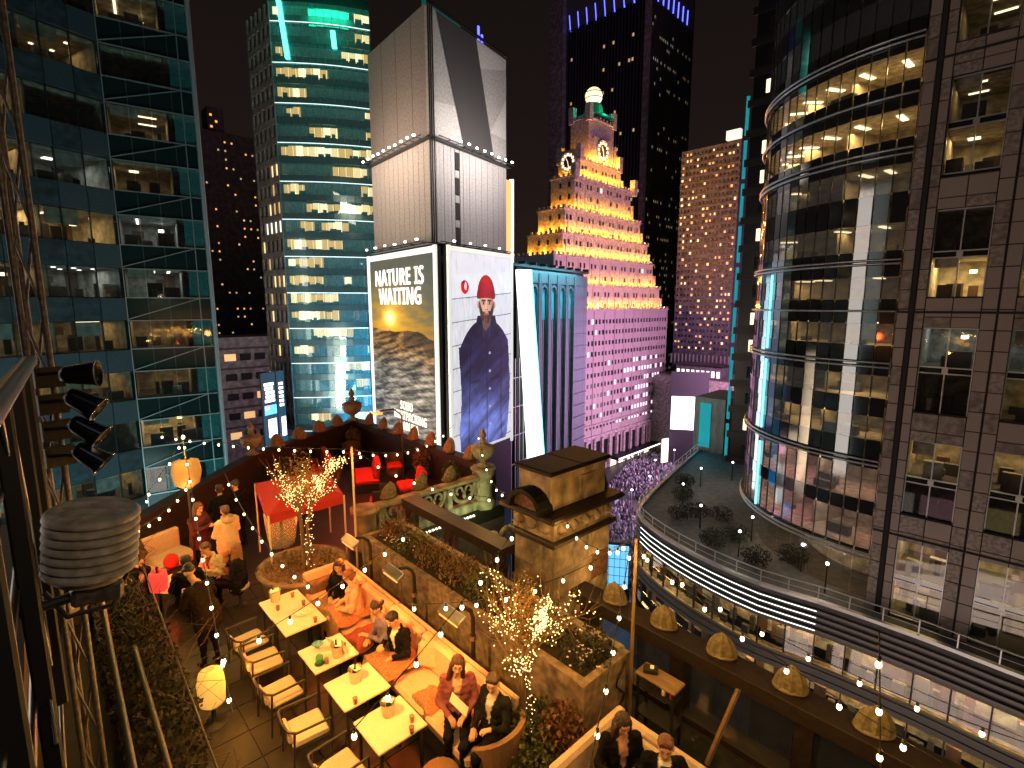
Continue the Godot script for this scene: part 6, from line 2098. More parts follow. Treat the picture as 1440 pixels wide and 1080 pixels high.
func lounge() -> void:
	for i in 3:
		var s := thing("red_lounge_chair", ["red lounge sofa with two back cushions in the far lounge", "red lounge chair nearest the carved balustrade", "red lounge sofa at the far lounge's back"][i], "sofa", [Vector3(8.0, 0, -15.9), Vector3(8.6, 0, -14.0), Vector3(7.2, 0, -18.2)][i], [-25.0, -20.0, -15.0][i], "red lounge seats")
		var w: float = [1.5, 0.9, 1.4][i]
		pb(s, "base", M["black"], Vector3(0, 0.14, 0), Vector3(0.8, 0.26, w))
		part(s, "seat_cushion", MB.new().bevel(Vector3(-0.02, 0.36, 0), Vector3(0.82, 0.18, w), 0.05), M["red_cloth"])
		var nb := 2
		for k in nb:
			part(s, "back_cushion", MB.new().bevel(Vector3(0.32, 0.66, (-0.5 + k) * w * 0.5), Vector3(0.2, 0.48, w * 0.47), 0.06, Basis(Vector3.BACK, -0.2)), M["red_cloth"])
	for i in 4:
		var ch := thing("lounge_armchair", ["dark wicker armchair with red cushion by the lounge wall", "dark wicker armchair with red cushion in the lounge's middle", "dark wicker armchair with red cushion near the far urn", "dark wicker armchair with red cushion beside the balustrade"][i], "chair", [Vector3(9.3, 0, -16.3), Vector3(7.0, 0, -16.6), Vector3(8.9, 0, -18.9), Vector3(7.2, 0, -13.6)][i], [160.0, 20.0, 200.0, 60.0][i], "wicker armchairs in the far lounge")
		part(ch, "shell_back", MB.new().lathe([Vector2(0.34, 0.05), Vector2(0.38, 0.4), Vector2(0.4, 0.75), Vector2(0.36, 0.76), Vector2(0.33, 0.42)], 12, Transform3D(), PI * 1.15), M["wicker_dark"])
		part(ch, "seat_cushion", MB.new().bevel(Vector3(0, 0.36, 0), Vector3(0.55, 0.16, 0.55), 0.05), M["red_cloth"])
		part(ch, "base", MB.new().lathe([Vector2(0.3, 0.0), Vector2(0.33, 0.28), Vector2(0, 0.28)], 12), M["wicker_dark"])
	for i in 5:
		var sh := thing("lounge_shrub", ["potted shrub at the lounge wall near the big urn", "potted shrub at the lounge wall's middle", "potted shrub under the far urn", "potted grass behind the red canopy", "potted shrub by the left urn"][i], "shrub", [Vector3(9.75, 0, -13.4), Vector3(9.75, 0, -15.2), Vector3(9.5, 0, -20.0), Vector3(5.6, 0, -15.0), Vector3(5.9, 0, -17.6)][i], i * 60.0, "potted shrubs in the far lounge")
		part(sh, "pot", MB.new().lathe([Vector2(0.16, 0), Vector2(0.22, 0.4), Vector2(0.18, 0.4), Vector2(0, 0.36)], 12), M["planter_stone"])
		part(sh, "foliage", leaf_ball(Vector3(0, 0.7, 0), Vector3(0.34, 0.4, 0.34), 420, 0.09, 90 + i), [M["leaf"], M["leaf_brown"], M["leaf"], M["leaf_brown"], M["leaf"]][i])
	omni(Vector3(7.9, 2.5, -15.0), Color(1, 0.35, 0.15), 8.0, 0.3)
	var hl := thing("lounge_heater", "red-glowing heater hung above the far lounge", "heater", Vector3(8.0, 0, -15.0))
	part(hl, "pole", MB.new().tube([Vector3(0.9, 0, 0), Vector3(0.9, 2.5, 0), Vector3(0.6, 2.75, 0), Vector3(0.1, 2.75, 0)], 0.03, 0.03), M["black"])
	pb(hl, "heating_lamp", M["heater_glow"], Vector3(0, 2.7, 0), Vector3(0.2, 0.05, 0.35))
	# red canopy on four poles
	var c := thing("red_canopy", "small red fabric canopy on four slim poles behind the lit tree", "canopy")
	var P := [Vector3(3.33, 1.72, -11.2), Vector3(3.7, 1.8, -13.3), Vector3(5.5, 1.75, -13.2), Vector3(5.05, 1.72, -11.25)]
	var top := Vector3(4.4, 2.12, -12.25)
	var cl := MB.new()
	for i in 4:
		var a: Vector3 = P[i]
		var b: Vector3 = P[(i + 1) % 4]
		cl.tri(a, b, top) if (top - a).cross(b - a).y > 0 else cl.tri(b, a, top)
		var dn := Vector3(0, -0.2, 0)
		cl.quad(a + dn, a, b, b + dn)
		part(c, "leg", MB.new().tube([Vector3(a.x, 0, a.z), a], 0.022, 0.022), M["pole_pale"])
	part(c, "fabric", cl, M["red_cloth"])
	omni(Vector3(4.1, 1.2, -12.0), Color(1, 0.35, 0.15), 1.2, 0.2)
	# covered heater under the canopy
	var pg := thing("covered_heater", "clear-covered patio heater beside the red canopy", "heater", Vector3(3.75, 0, -11.75))
	part(pg, "cover", MB.new().lathe([Vector2(0.26, 0.75), Vector2(0.32, 1.0), Vector2(0.36, 1.5), Vector2(0.3, 1.62), Vector2(0.05, 1.68)], 14), M["cover_plastic"])
	part(pg, "pole", MB.new().tube([Vector3(0, 0, 0), Vector3(0, 1.6, 0)], 0.04, 0.04), M["black"])

func heaters() -> void:
	var zz := [-8.95, -7.35, -5.7]
	for i in 3:
		var h := thing("patio_heater", ["infrared heater on a curved black pole by the farthest couple", "infrared heater on a curved black pole behind the bow-tied man", "infrared heater on a black pole beside the near tree"][i], "heater", Vector3(4.5, 0, zz[i]), 0, "heaters along the banquette")
		part(h, "pole", MB.new().tube([Vector3(0, 0, 0), Vector3(0, 1.45, 0), Vector3(-0.04, 1.58, 0), Vector3(-0.14, 1.67, 0), Vector3(-0.28, 1.7, 0)], 0.035, 0.03, 8), M["black"])
		part(h, "pole_collar", MB.new().lathe([Vector2(0.05, 1.08), Vector2(0.055, 1.12), Vector2(0.05, 1.16)], 10), M["steel"])
		var tilt := Basis(Vector3.BACK, 0.5)
		part(h, "hood", MB.new().bevel(Vector3(-0.4, 1.68, 0), Vector3(0.17, 0.06, 0.52), 0.015, tilt), M["steel"])
		part(h, "heating_lamp", MB.new().box(Vector3(-0.42, 1.63, 0), Vector3(0.11, 0.02, 0.44), tilt), M["heater_glow"])
		spot(Vector3(4.5 - 0.45, 1.6, zz[i]), Vector3(3.3, 0.5, zz[i]), Color(1, 0.4, 0.13), 3.6, 72.0, 0.15, 0.8)
	# lamp shade on a pole
	var l := thing("pole_lamp", "tan drum lamp shade on a tall black pole at the far left", "lamp", Vector3(2.2, 0, -12.8))
	part(l, "pole", MB.new().tube([Vector3.ZERO, Vector3(0, 2.2, 0)], 0.03, 0.025), M["black"])
	part(l, "lamp_shade", MB.new().lathe([Vector2(0.1, 2.2), Vector2(0.24, 2.3), Vector2(0.29, 2.55), Vector2(0.26, 2.8), Vector2(0.1, 2.86)], 16), M["shade_tan"])
	part(l, "tip_bulb", MB.new().lathe([Vector2(0.0, 3.28), Vector2(0.03, 3.31), Vector2(0.035, 3.35), Vector2(0, 3.39)], 8), M["bulb"])
	part(l, "lamp_spire", MB.new().tube([Vector3(0, 2.8, 0), Vector3(0, 3.29, 0)], 0.01), M["pole_pale"])
	part(l, "foot", MB.new().lathe([Vector2(0, 0.0), Vector2(0.22, 0.0), Vector2(0.2, 0.03), Vector2(0, 0.04)], 14), M["black"])

func strings() -> void:
	var st := [
		[Vector3(1.0, 2.75, -3.35), Vector3(4.55, 3.25, -4.75), 0.12, 9, "string of bulbs crossing over the nearest tables"],
		[Vector3(0.9, 2.7, -5.35), Vector3(3.9, 2.85, -6.4), 0.1, 8, "string of bulbs crossing above the far tables"],
		[Vector3(2.6, 2.5, -2.05), Vector3(5.8, 2.95, -3.8), 0.16, 7, "string of bulbs from the corner sofa to the pole"],
		[Vector3(2.0, 3.05, -15.0), Vector3(4.9, 3.05, -10.4), 0.1, 13, "string of bulbs along the terrace's far side"],
		[Vector3(4.9, 3.05, -10.4), Vector3(6.9, 2.3, -7.2), 0.3, 9, "string of bulbs sagging toward the chimney pier"],
		[Vector3(2.2, 3.35, -12.8), Vector3(1.1, 2.1, -5.3), 0.35, 12, "string of bulbs over the dark aisle and hedge"],
		[Vector3(2.2, 3.35, -12.8), Vector3(0.3, 2.2, -10.5), 0.25, 8, "string of bulbs falling from the lamp pole to the far sofa"],
		[Vector3(5.8, 2.95, -3.8), Vector3(4.9, 2.6, -0.3), 0.15, 7, "string of bulbs from the pole toward the lower right"],
		[Vector3(4.66, 3.6, -0.75), Vector3(4.7, 2.0, -0.6), 0.0, 4, "short hanging string of bulbs at lower right"],
		[Vector3(3.0, 2.5, -5.3), Vector3(5.8, 2.95, -3.8), 0.3, 8, "string of bulbs running past the near tree"],
		[Vector3(2.9, 2.4, -12.6), Vector3(2.6, 2.2, -6.9), 0.4, 9, "string of bulbs above the armchairs and aisle"],
		[Vector3(6.9, 2.3, -7.6), Vector3(9.4, 2.6, -11.6), 0.5, 6, "string of bulbs before the carved balustrade"],
		[Vector3(5.8, 2.9, -3.8), Vector3(6.4, 2.2, 0.6), 0.3, 9, "string of bulbs along the dark rail toward the lower right corner"],
		[Vector3(6.9, 2.3, -6.0), Vector3(5.8, 2.95, -3.8), 0.35, 6, "short string of bulbs between the chimney pier and the pole"],
		[Vector3(0.6, 2.3, -10.8), Vector3(2.2, 2.4, -12.6), 0.3, 8, "string of bulbs looping above the far sofa"],
		[Vector3(1.6, 2.0, -13.6), Vector3(0.4, 1.6, -12.0), 0.15, 7, "string of bulbs lying along the far sofa back"],
		[Vector3(4.9, 3.05, -10.4), Vector3(9.6, 2.4, -13.0), 0.4, 10, "string of bulbs above the red lounge"]]
	var bulb := MB.new().lathe([Vector2(0, -0.05), Vector2(0.016, -0.044), Vector2(0.023, -0.025), Vector2(0.02, -0.005), Vector2(0.011, 0.012), Vector2(0.0, 0.013)], 9).done()
	var cap := MB.new().lathe([Vector2(0.014, 0.01), Vector2(0.016, 0.05), Vector2(0.0, 0.055)], 7).done()
	for s in st:
		var o := thing("string_lights", s[4], "string lights", Vector3.ZERO, 0, "string lights over the terrace")
		var path := catenary(s[0], s[1], s[2], 20)
		part(o, "cable", MB.new().tube(path, 0.006, 0.006, 4), M["black"])
		for k in s[3]:
			var u: float = (k + 0.5) / s[3]
			var q: Vector3 = s[0].lerp(s[1], u) - Vector3(0, 4.0 * s[2] * u * (1.0 - u) + 0.05, 0)
			var b := part(o, "bulb", bulb, M["bulb"], Transform3D(Basis(), q))
			part(b, "bulb_cap", cap, M["black"])
			omni(q - Vector3(0, 0.025, 0), Color(1, 0.74, 0.36), 0.16, 0.03, o)
	var p := thing("string_light_pole", "slim wooden pole holding string lights by the planter's end", "pole", Vector3(5.8, 0, -3.72))
	part(p, "shaft", MB.new().tube([Vector3.ZERO, Vector3(0, 3.0, 0)], 0.028, 0.025), M["wood"])
	var p2 := thing("string_light_pole", "slim pale pole standing beside the far lit tree", "pole", Vector3(4.9, 0, -10.4))
	part(p2, "shaft", MB.new().tube([Vector3.ZERO, Vector3(0, 3.1, 0)], 0.025, 0.022), M["pole_pale"])
	var hz := thing("hose_loop", "black cable loop hanging on the planter's end panel", "cable")
	var lp := []
	for i in 20:
		lp.append(Vector3(5.62 + 0.1 * cos(i * 0.6), 1.15 - 0.05 * i + 0.015 * sin(i * 2.0), -3.77))
	part(hz, "cable", MB.new().tube(lp, 0.014, 0.014, 5), M["black"])

# ---------- balcony at the camera ----------
func balcony() -> void:
	var t := thing("lighting_truss", "tall slim lattice truss tower at the left edge carrying spotlights", "truss", Vector3(0.02, 0, -6.0), 15)
	var pts := [Vector3(0.075, 0, 0.05), Vector3(-0.075, 0, 0.05), Vector3(0, 0, -0.08)]
	for q in pts:
		part(t, "chord", MB.new().tube([q, q + Vector3(0, 11, 0)], 0.025, 0.025, 8), M["truss_metal"])
	for k in 16:
		for e in 3:
			var a: Vector3 = pts[e] + Vector3(0, 0.68 * k, 0)
			var b: Vector3 = pts[(e + 1) % 3] + Vector3(0, 0.68 * (k + 1), 0)
			part(t, "lattice_bar", MB.new().tube([a, b], 0.011, 0.011, 5), M["truss_metal"])
	for k in 4:
		pb(t, "clamp_plate", M["clamp"], Vector3(0.02, 5.55 - 0.23 * k, 0.17), Vector3(0.2, 0.17, 0.05))
	for k in 4:
		var y := 5.58 - 0.235 * k
		var s := thing("par_can_spotlight", ["topmost black spotlight can on the truss", "second black spotlight can on the truss", "third black spotlight can on the truss", "lowest black spotlight can on the truss, with bright rim"][k], "spotlight", Vector3(0.27, y, -5.62), 0, "spotlight cans on the truss")
		var dir := Vector3(0.75, -0.5 - 0.08 * k, 0.35).normalized() if k > 0 else Vector3(0.9, 0.02, 0.35).normalized()
		var yb := dir
		var xb := dir.cross(Vector3.UP).normalized()
		var bs := Basis(xb, yb, xb.cross(yb))
		part(s, "can", MB.new().lathe([Vector2(0.0, -0.13), Vector2(0.06, -0.12), Vector2(0.075, -0.08), Vector2(0.1, 0.1), Vector2(0.115, 0.13), Vector2(0.105, 0.13), Vector2(0.09, 0.09), Vector2(0, 0.085)], 16, Transform3D(bs, Vector3.ZERO)), M["black_gloss"])
		part(s, "yoke", MB.new().tube([Vector3(-0.02, 0.0, 0.0), Vector3(-0.14, 0.02, -0.06), Vector3(-0.27, 0.0, -0.2)], 0.016, 0.016), M["black"])
		if k > 1:
			part(s, "lens_lamp", MB.new().lathe([Vector2(0.0, 0.1), Vector2(0.085, 0.095), Vector2(0.0, 0.094)], 12, Transform3D(bs, Vector3.ZERO)), M["par_glow"])
	# what the two lit cans throw on the tables
	spot(Vector3(0.62, 4.9, -5.45), Vector3(3.2, 0.6, -7.6), Color(1, 0.7, 0.3), 25.0, 33.0, 0.12, 0.9)
	spot(Vector3(0.62, 4.65, -5.45), Vector3(3.5, 0.5, -5.0), Color(1, 0.68, 0.3), 20.0, 33.0, 0.12, 0.9)
	var r := thing("balcony_railing", "black metal balcony railing close to the camera at the left", "railing")
	part(r, "hand_rail", MB.new().tube([Vector3(-0.16, 5.84, -1.2), Vector3(-0.02, 5.74, -5.3)], 0.045, 0.045, 8), M["rail_gloss"])
	for k in 4:
		var z := -1.9 - 1.1 * k
		part(r, "baluster", MB.new().bevel(Vector3(-0.15 + 0.03 * k, 4.7, z), Vector3(0.07, 2.1, 0.05), 0.01), M["black"])
	for k in 6:
		var y := 5.38 - 0.4 * k - 0.05 * k * k
		part(r, "horizontal_bar", MB.new().tube([Vector3(-0.2, y, -0.6), Vector3(-0.12, y, -5.3)], 0.016, 0.016, 6), M["rail_gloss"])
	for k in 3:
		part(r, "cross_wire", MB.new().tube([Vector3(-0.12, 5.7, -2.9 - 0.8 * k), Vector3(-0.1, 4.2, -3.6 - 0.8 * k)], 0.008, 0.008, 5), M["steel"])
		part(r, "cross_wire", MB.new().tube([Vector3(-0.12, 5.7, -3.6 - 0.8 * k), Vector3(-0.1, 4.2, -2.9 - 0.8 * k)], 0.008, 0.008, 5), M["steel"])
	# ribbed sensor housing with bracket
	var d := thing("ribbed_drum_lamp", "pale ribbed drum of stacked discs on a bracket below the spotlights", "housing", Vector3(0.12, 4.98, -3.2), 0)
	d.rotation = Vector3(0.06, 0, -0.12)
	d.scale = Vector3.ONE * 0.86
	for k in 7:
		part(d, "ribbed_disc", MB.new().lathe([Vector2(0.0, 0.0), Vector2(0.2, 0.0), Vector2(0.222, -0.02), Vector2(0.226, -0.04), Vector2(0.215, -0.05), Vector2(0.0, -0.05)], 28, Transform3D(Basis(), Vector3(0, 0.21 - 0.052 * k, 0))), M["drum_plastic"])
	part(d, "core", MB.new().lathe([Vector2(0.0, -0.2), Vector2(0.17, -0.2), Vector2(0.17, 0.19), Vector2(0.15, 0.215), Vector2(0.0, 0.22)], 20), M["drum_plastic"])
	part(d, "bracket", MB.new().tube([Vector3(0, -0.2, 0), Vector3(-0.02, -0.3, 0), Vector3(-0.3, -0.32, 0.05)], 0.03, 0.03), M["black"])
	part(d, "junction_box", MB.new().bevel(Vector3(0.03, -0.28, 0.02), Vector3(0.24, 0.12, 0.16), 0.02), M["truss_metal"])
	part(d, "cable_loop", MB.new().tube([Vector3(-0.2, -0.25, 0), Vector3(-0.1, -0.4, 0.05), Vector3(0.1, -0.38, 0.06), Vector3(0.17, -0.22, 0.02), Vector3(0.1, -0.2, 0)], 0.014, 0.014), M["black"])
	# hedge trough and pipes under the balcony
	var h := thing("dark_hedge", "dark clipped hedge in a trough beneath the balcony", "hedge", Vector3(0.75, 0, -9.3))
	pb(h, "trough", M["black"], Vector3(0, 0.2, 0), Vector3(0.85, 0.4, 8.6))
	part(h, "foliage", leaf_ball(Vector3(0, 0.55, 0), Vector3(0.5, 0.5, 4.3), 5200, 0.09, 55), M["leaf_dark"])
	var tw := MB.new()
	rng.seed = 33
	for i in 90:
		var q := Vector3(rng.randf_range(-0.4, 0.5), 0.7, rng.randf_range(-4.2, 4.2))
		tw.tube([q, q + Vector3(rng.randfn() * 0.15 + 0.1, 0.3, rng.randfn() * 0.15), q + Vector3(rng.randfn() * 0.25 + 0.2, 0.5, rng.randfn() * 0.25)], 0.006, 0.003, 4)
	stuff(part(h, "twigs", tw, M["twig"]))
	var pp := thing("metal_pipe_rail", "pair of long grey-green pipes running along the hedge", "pipe")
	part(pp, "pipe", MB.new().tube([Vector3(0.44, 1.5, -11.5), Vector3(0.3, 1.5, -5.2)], 0.035, 0.035, 8), M["pipe_metal"])
	part(pp, "pipe", MB.new().tube([Vector3(0.66, 1.15, -8.9), Vector3(0.62, 1.1, -5.2)], 0.035, 0.035, 8), M["pipe_metal"])
	part(pp, "pipe", MB.new().tube([Vector3(1.22, 0.85, -12.6), Vector3(1.06, 0.85, -5.6)], 0.014, 0.014, 6), M["pipe_metal"])
	for k in 3:
		part(pp, "pipe_bracket", MB.new().bar(Vector3(0.36, 1.5, -6.5 - 1.6 * k), Vector3(0.5, 0.3, -6.5 - 1.6 * k), 0.03), M["black"])
	var bl := thing("added_balcony_lamp", "added unseen warm lamp behind the camera that lights the drum and railing", "lamp", Vector3(0.7, 7.6, 0.9))  # added behind the camera to brighten the drum, railing and truss
	part(bl, "lamp_glass", MB.new().lathe([Vector2(0, -0.1), Vector2(0.08, -0.08), Vector2(0.1, 0), Vector2(0.06, 0.1), Vector2(0, 0.12)], 12), M["bulb_dim"])
	pb(bl, "wall_plate", M["steel"], Vector3(-0.14, 0, 0.05), Vector3(0.05, 0.3, 0.2))
	omni(Vector3(0, 0, 0), Color(1, 0.86, 0.7), 2.4, 0.1, bl)
	var wl := thing("penthouse_wall", "dark penthouse wall below the balcony", "wall")
	pb(wl, "wall_face", M["lounge_wall"], Vector3(-0.55, 1.2, -6.2), Vector3(0.3, 2.4, 12.0))

# ---------- people ----------
var head_arr: Array
var hand_arr: Array
var hair_short: ArrayMesh
var hair_long: ArrayMesh
var hair_bun: ArrayMesh
var hat_knit: ArrayMesh

func arr_mesh(a: Array, col := Color(1, 1, 1)) -> ArrayMesh:
	var mb := MB.new()
	mb.col = col
	mb.add(a, Transform3D())
	return mb.done()

func body_kit() -> void:
	# head, centre at the origin, face towards +z; colour index 0 skin, 1 eye, 2 lip, 3 brow
	var V := func(x, y, z): return Vector3(x, y, z)
	var b := [
		[V.call(0, 0.035, -0.012), V.call(0, 0.03, 0.006), 0.084, 0.08, 0],
		[V.call(0, -0.02, 0.02), V.call(0, -0.055, 0.035), 0.062, 0.045, 0],
		[V.call(0, -0.085, 0.055), V.call(0, -0.085, 0.05), 0.026, 0.026, 0],
		[V.call(0, 0.012, 0.086), V.call(0, -0.022, 0.104), 0.009, 0.015, 0],
		[V.call(-0.03, 0.036, 0.068), V.call(0.03, 0.036, 0.068), 0.02, 0.02, 0],
		[V.call(-0.035, -0.02, 0.05), V.call(-0.03, -0.03, 0.055), 0.03, 0.026, 0],
		[V.call(0.035, -0.02, 0.05), V.call(0.03, -0.03, 0.055), 0.03, 0.026, 0],
		[V.call(-0.086, 0.012, -0.008), V.call(-0.084, -0.02, 0.0), 0.016, 0.011, 0],
		[V.call(0.086, 0.012, -0.008), V.call(0.084, -0.02, 0.0), 0.016, 0.011, 0],
		[V.call(-0.016, -0.052, 0.083), V.call(0.016, -0.052, 0.083), 0.009, 0.009, 2],
		[V.call(0, -0.1, 0.0), V.call(0, -0.16, -0.015), 0.05, 0.052, 0]]
	head_arr = nets(b, 0.0085, 0.02)
	for i in head_arr[0].size():
		var p: Vector3 = head_arr[0][i]
		for e in [-1.0, 1.0]:
			if p.z > 0.05 and Vector2(p.x - e * 0.032, (p.y - 0.013) * 1.5).length() < 0.0125:
				head_arr[3][i] = 1
			if p.z > 0.05 and absf(p.x - e * 0.033) < 0.02 and absf(p.y - 0.037) < 0.006:
				head_arr[3][i] = 3
	var hn := [[V.call(0.0, 0.0, 0.0), V.call(0, -0.02, 0), 0.026, 0.03, 0], [V.call(-0.02, -0.02, 0), V.call(-0.026, -0.075, 0.004), 0.017, 0.014, 0], [V.call(0.02, -0.02, 0), V.call(0.026, -0.075, 0.004), 0.017, 0.014, 0], [V.call(0, -0.02, 0), V.call(0, -0.08, 0.003), 0.018, 0.016, 0]]
	var fx := [-0.029, -0.0095, 0.0095, 0.028]
	var fl := [0.058, 0.074, 0.07, 0.054]
	for i in 4:
		var r := Vector3(fx[i], -0.08, 0.004)
		var l: float = fl[i]
		var m := r + Vector3(fx[i] * 0.12, -l * 0.5, 0.008)
		var m2 := m + Vector3(0, -l * 0.3, 0.016)
		var e := m2 + Vector3(0, -l * 0.16, 0.018)
		hn.append([r, m, 0.0098, 0.009, 0]); hn.append([m, m2, 0.009, 0.0082, 0]); hn.append([m2, e, 0.0082, 0.0068, 0])
	hn.append([V.call(0.024, -0.022, 0.006), V.call(0.05, -0.052, 0.022), 0.014, 0.0105, 0])
	hn.append([V.call(0.05, -0.052, 0.022), V.call(0.052, -0.086, 0.034), 0.0105, 0.0078, 0])
	hand_arr = nets(hn, 0.0062, 0.008)
	hair_short = rough_hair(nets([[V.call(0, 0.05, -0.022), V.call(0, 0.045, -0.01), 0.09, 0.088, 0], [V.call(0, 0.0, -0.045), V.call(0, -0.03, -0.05), 0.07, 0.05, 0], [V.call(-0.05, 0.085, 0.035), V.call(0.05, 0.09, 0.035), 0.034, 0.034, 0]], 0.009, 0.02), 0.012)
	hair_long = rough_hair(nets([[V.call(0, 0.05, -0.022), V.call(0, 0.046, -0.008), 0.093, 0.09, 0], [V.call(-0.075, 0.03, 0.015), V.call(-0.1, -0.2, 0.0), 0.03, 0.036, 0], [V.call(0.075, 0.03, 0.015), V.call(0.1, -0.2, 0.0), 0.03, 0.036, 0], [V.call(0, 0, -0.06), V.call(0, -0.24, -0.075), 0.07, 0.06, 0], [V.call(-0.06, -0.05, -0.05), V.call(-0.08, -0.27, -0.03), 0.05, 0.03, 0], [V.call(0.06, -0.05, -0.05), V.call(0.08, -0.27, -0.03), 0.05, 0.03, 0]], 0.011, 0.03), 0.012)
	hair_bun = rough_hair(nets([[V.call(0, 0.05, -0.022), V.call(0, 0.046, -0.008), 0.092, 0.089, 0], [V.call(0, 0.02, -0.11), V.call(0, 0.03, -0.12), 0.045, 0.04, 0], [V.call(0, -0.02, -0.05), V.call(0, -0.04, -0.05), 0.062, 0.05, 0]], 0.009, 0.02), 0.012)
	hat_knit = arr_mesh(nets([[V.call(0, 0.07, -0.02), V.call(0, 0.095, -0.03), 0.094, 0.07, 0], [V.call(-0.03, 0.055, 0.03), V.call(0.03, 0.055, 0.03), 0.062, 0.062, 0], [V.call(0, 0.045, -0.05), V.call(0, 0.045, -0.06), 0.06, 0.06, 0]], 0.009, 0.02))

func renormal(a: Array) -> void:
	var ns := PackedVector3Array()
	ns.resize(a[0].size())
	for i in range(0, a[2].size(), 3):
		var nn: Vector3 = (a[0][a[2][i + 2]] - a[0][a[2][i]]).cross(a[0][a[2][i + 1]] - a[0][a[2][i]])
		for w in 3:
			ns[a[2][i + w]] += nn
	for i in ns.size():
		ns[i] = ns[i].normalized()
	a[1] = ns

func rough_hair(a: Array, amp: float) -> ArrayMesh:
	for i in a[0].size():
		var q: Vector3 = a[0][i] * 2600.0
		a[0][i] += a[1][i] * noise.get_noise_3d(q.x * 1.5, q.y * 0.35, q.z * 1.5) * amp
	renormal(a)
	return arr_mesh(a)

func person(label: String, at: Vector3, turn: float, pose: String, o: Dictionary) -> Node3D:
	var p := thing("person", label, "person", at, turn, o.get("group", "guests on the terrace"))
	var s: float = o.get("size", 1.0)
	var skin: Color = o.get("skin", Color(0.5, 0.3, 0.2))
	var top: Color = o.get("top", Color(0.02, 0.02, 0.025))
	var low: Color = o.get("low", Color(0.007, 0.007, 0.009))
	var shirt: Color = o.get("shirt", top)
	var shoe: Color = o.get("shoe", Color(0.01, 0.01, 0.01))
	var cols := [skin, top, low, shoe, shirt]
	var sit := pose == "sit"
	var py := 0.58 if sit else 0.95
	var lean: float = o.get("lean", 0.0)      # upper body forward
	var bulk: float = o.get("bulk", 1.0)
	var J := {}
	J.pelvis = Vector3(0, py, 0)
	J.chest = Vector3(0, py + 0.36, lean * 0.36 - (0.03 if sit else 0.0))
	J.neck = Vector3(0, py + 0.53, lean * 0.55 - (0.02 if sit else 0.0))
	var head_c: Vector3 = J.neck + Vector3(0, 0.155, 0.035 + lean * 0.16)
	var B := []
	for e in [-1.0, 1.0]:
		B.append([J.pelvis + Vector3(e * 0.07, 0, 0), J.chest + Vector3(e * 0.075, 0, 0), 0.115 * bulk, 0.115 * bulk, 1])
		B.append([J.chest + Vector3(e * 0.06, 0.02, 0), J.chest + Vector3(e * 0.155, 0.1, -0.01), 0.09 * bulk, 0.07 * bulk, 1])
	B.append([J.chest + Vector3(0, 0.02, 0.03), J.chest + Vector3(0, 0.12, 0), 0.1 * bulk, 0.075, 1])
	B.append([J.chest + Vector3(0, 0.13, 0.0), head_c + Vector3(0, -0.1, -0.015), 0.056, 0.05, 0])
	var arms: Array = o.get("arms", ["lap", "lap"])
	for i in 2:
		var e := 1.0 if i == 0 else -1.0     # left arm first
		var sh: Vector3 = J.chest + Vector3(e * 0.195, 0.09, -0.01)
		var el: Vector3
		var wr: Vector3
		match arms[i]:
			"lap":
				el = J.chest + Vector3(e * 0.26, -0.19, 0.06)
				wr = J.pelvis + Vector3(e * 0.1, 0.13, 0.27)
			"down":
				el = J.chest + Vector3(e * 0.26, -0.2, -0.01)
				wr = J.chest + Vector3(e * 0.27, -0.45, 0.06)
			"chest":
				el = J.chest + Vector3(e * 0.25, -0.17, 0.06)
				wr = J.chest + Vector3(e * 0.08, -0.06, 0.29)
			"out":
				el = J.chest + Vector3(e * 0.29, -0.14, 0.1)
				wr = J.chest + Vector3(e * 0.24, -0.02, 0.34)
			"face":
				el = J.chest + Vector3(e * 0.25, -0.15, 0.12)
				wr = J.chest + Vector3(e * 0.12, 0.13, 0.2)
			"cross":
				el = J.chest + Vector3(e * 0.25, -0.18, 0.1)
				wr = J.chest + Vector3(-e * 0.08, -0.1, 0.2)
		var ar := 0.052 * bulk
		B.append([sh, el, ar * 1.12, ar, 1])
		B.append([el, el.lerp(wr, 0.93), ar * 0.95, ar * 0.68, 1])
		B.append([el.lerp(wr, 0.9), wr, 0.031, 0.028, 0])
		J["wr%d" % i] = [el, wr]
	for e in [-1.0, 1.0]:
		var hip: Vector3 = J.pelvis + Vector3(e * 0.09, -0.02, 0)
		var kn: Vector3
		var an: Vector3
		if sit:
			kn = J.pelvis + Vector3(e * (0.11 + o.get("knees", 0.0)), -0.03, 0.44)
			an = Vector3(e * 0.11, 0.1, 0.46 + o.get("shin", 0.0))
		else:
			kn = Vector3(e * 0.1, 0.5, 0.03)
			an = Vector3(e * 0.1, 0.09, -0.01 + 0.04 * e)
		B.append([hip, kn, 0.098, 0.066, 2])
		B.append([kn, an, 0.064, 0.042, 2])
		B.append([an + Vector3(0, -0.045, -0.02), an + Vector3(e * 0.01, -0.06, 0.15), 0.042, 0.034, 3])
	if o.get("skirt", false):
		for e in [-1.0, 1.0]:
			B.append([J.pelvis + Vector3(e * 0.06, 0, 0.05), J.pelvis + Vector3(e * 0.09, -0.08, 0.42), 0.13, 0.11, 1])
	if o.get("coat", false):
		for e in [-1.0, 1.0]:
			B.append([J.pelvis + Vector3(e * 0.06, 0.1, 0), J.pelvis + Vector3(e * 0.07, -0.14, 0), 0.135 * bulk, 0.145 * bulk, 1])
	var mb := MB.new()
	var S := Transform3D(Basis.from_scale(Vector3.ONE * s), Vector3.ZERO)
	var bn := nets(B, 0.021, 0.05)
	if shirt != top:
		for i in bn[0].size():
			var q: Vector3 = bn[0][i] - J.chest
			if bn[3][i] == 1 and q.y > -0.2 and q.y < 0.2 and q.z > 0.02 and absf(q.x) < 0.012 + 0.16 * (q.y + 0.2):
				bn[3][i] = 4
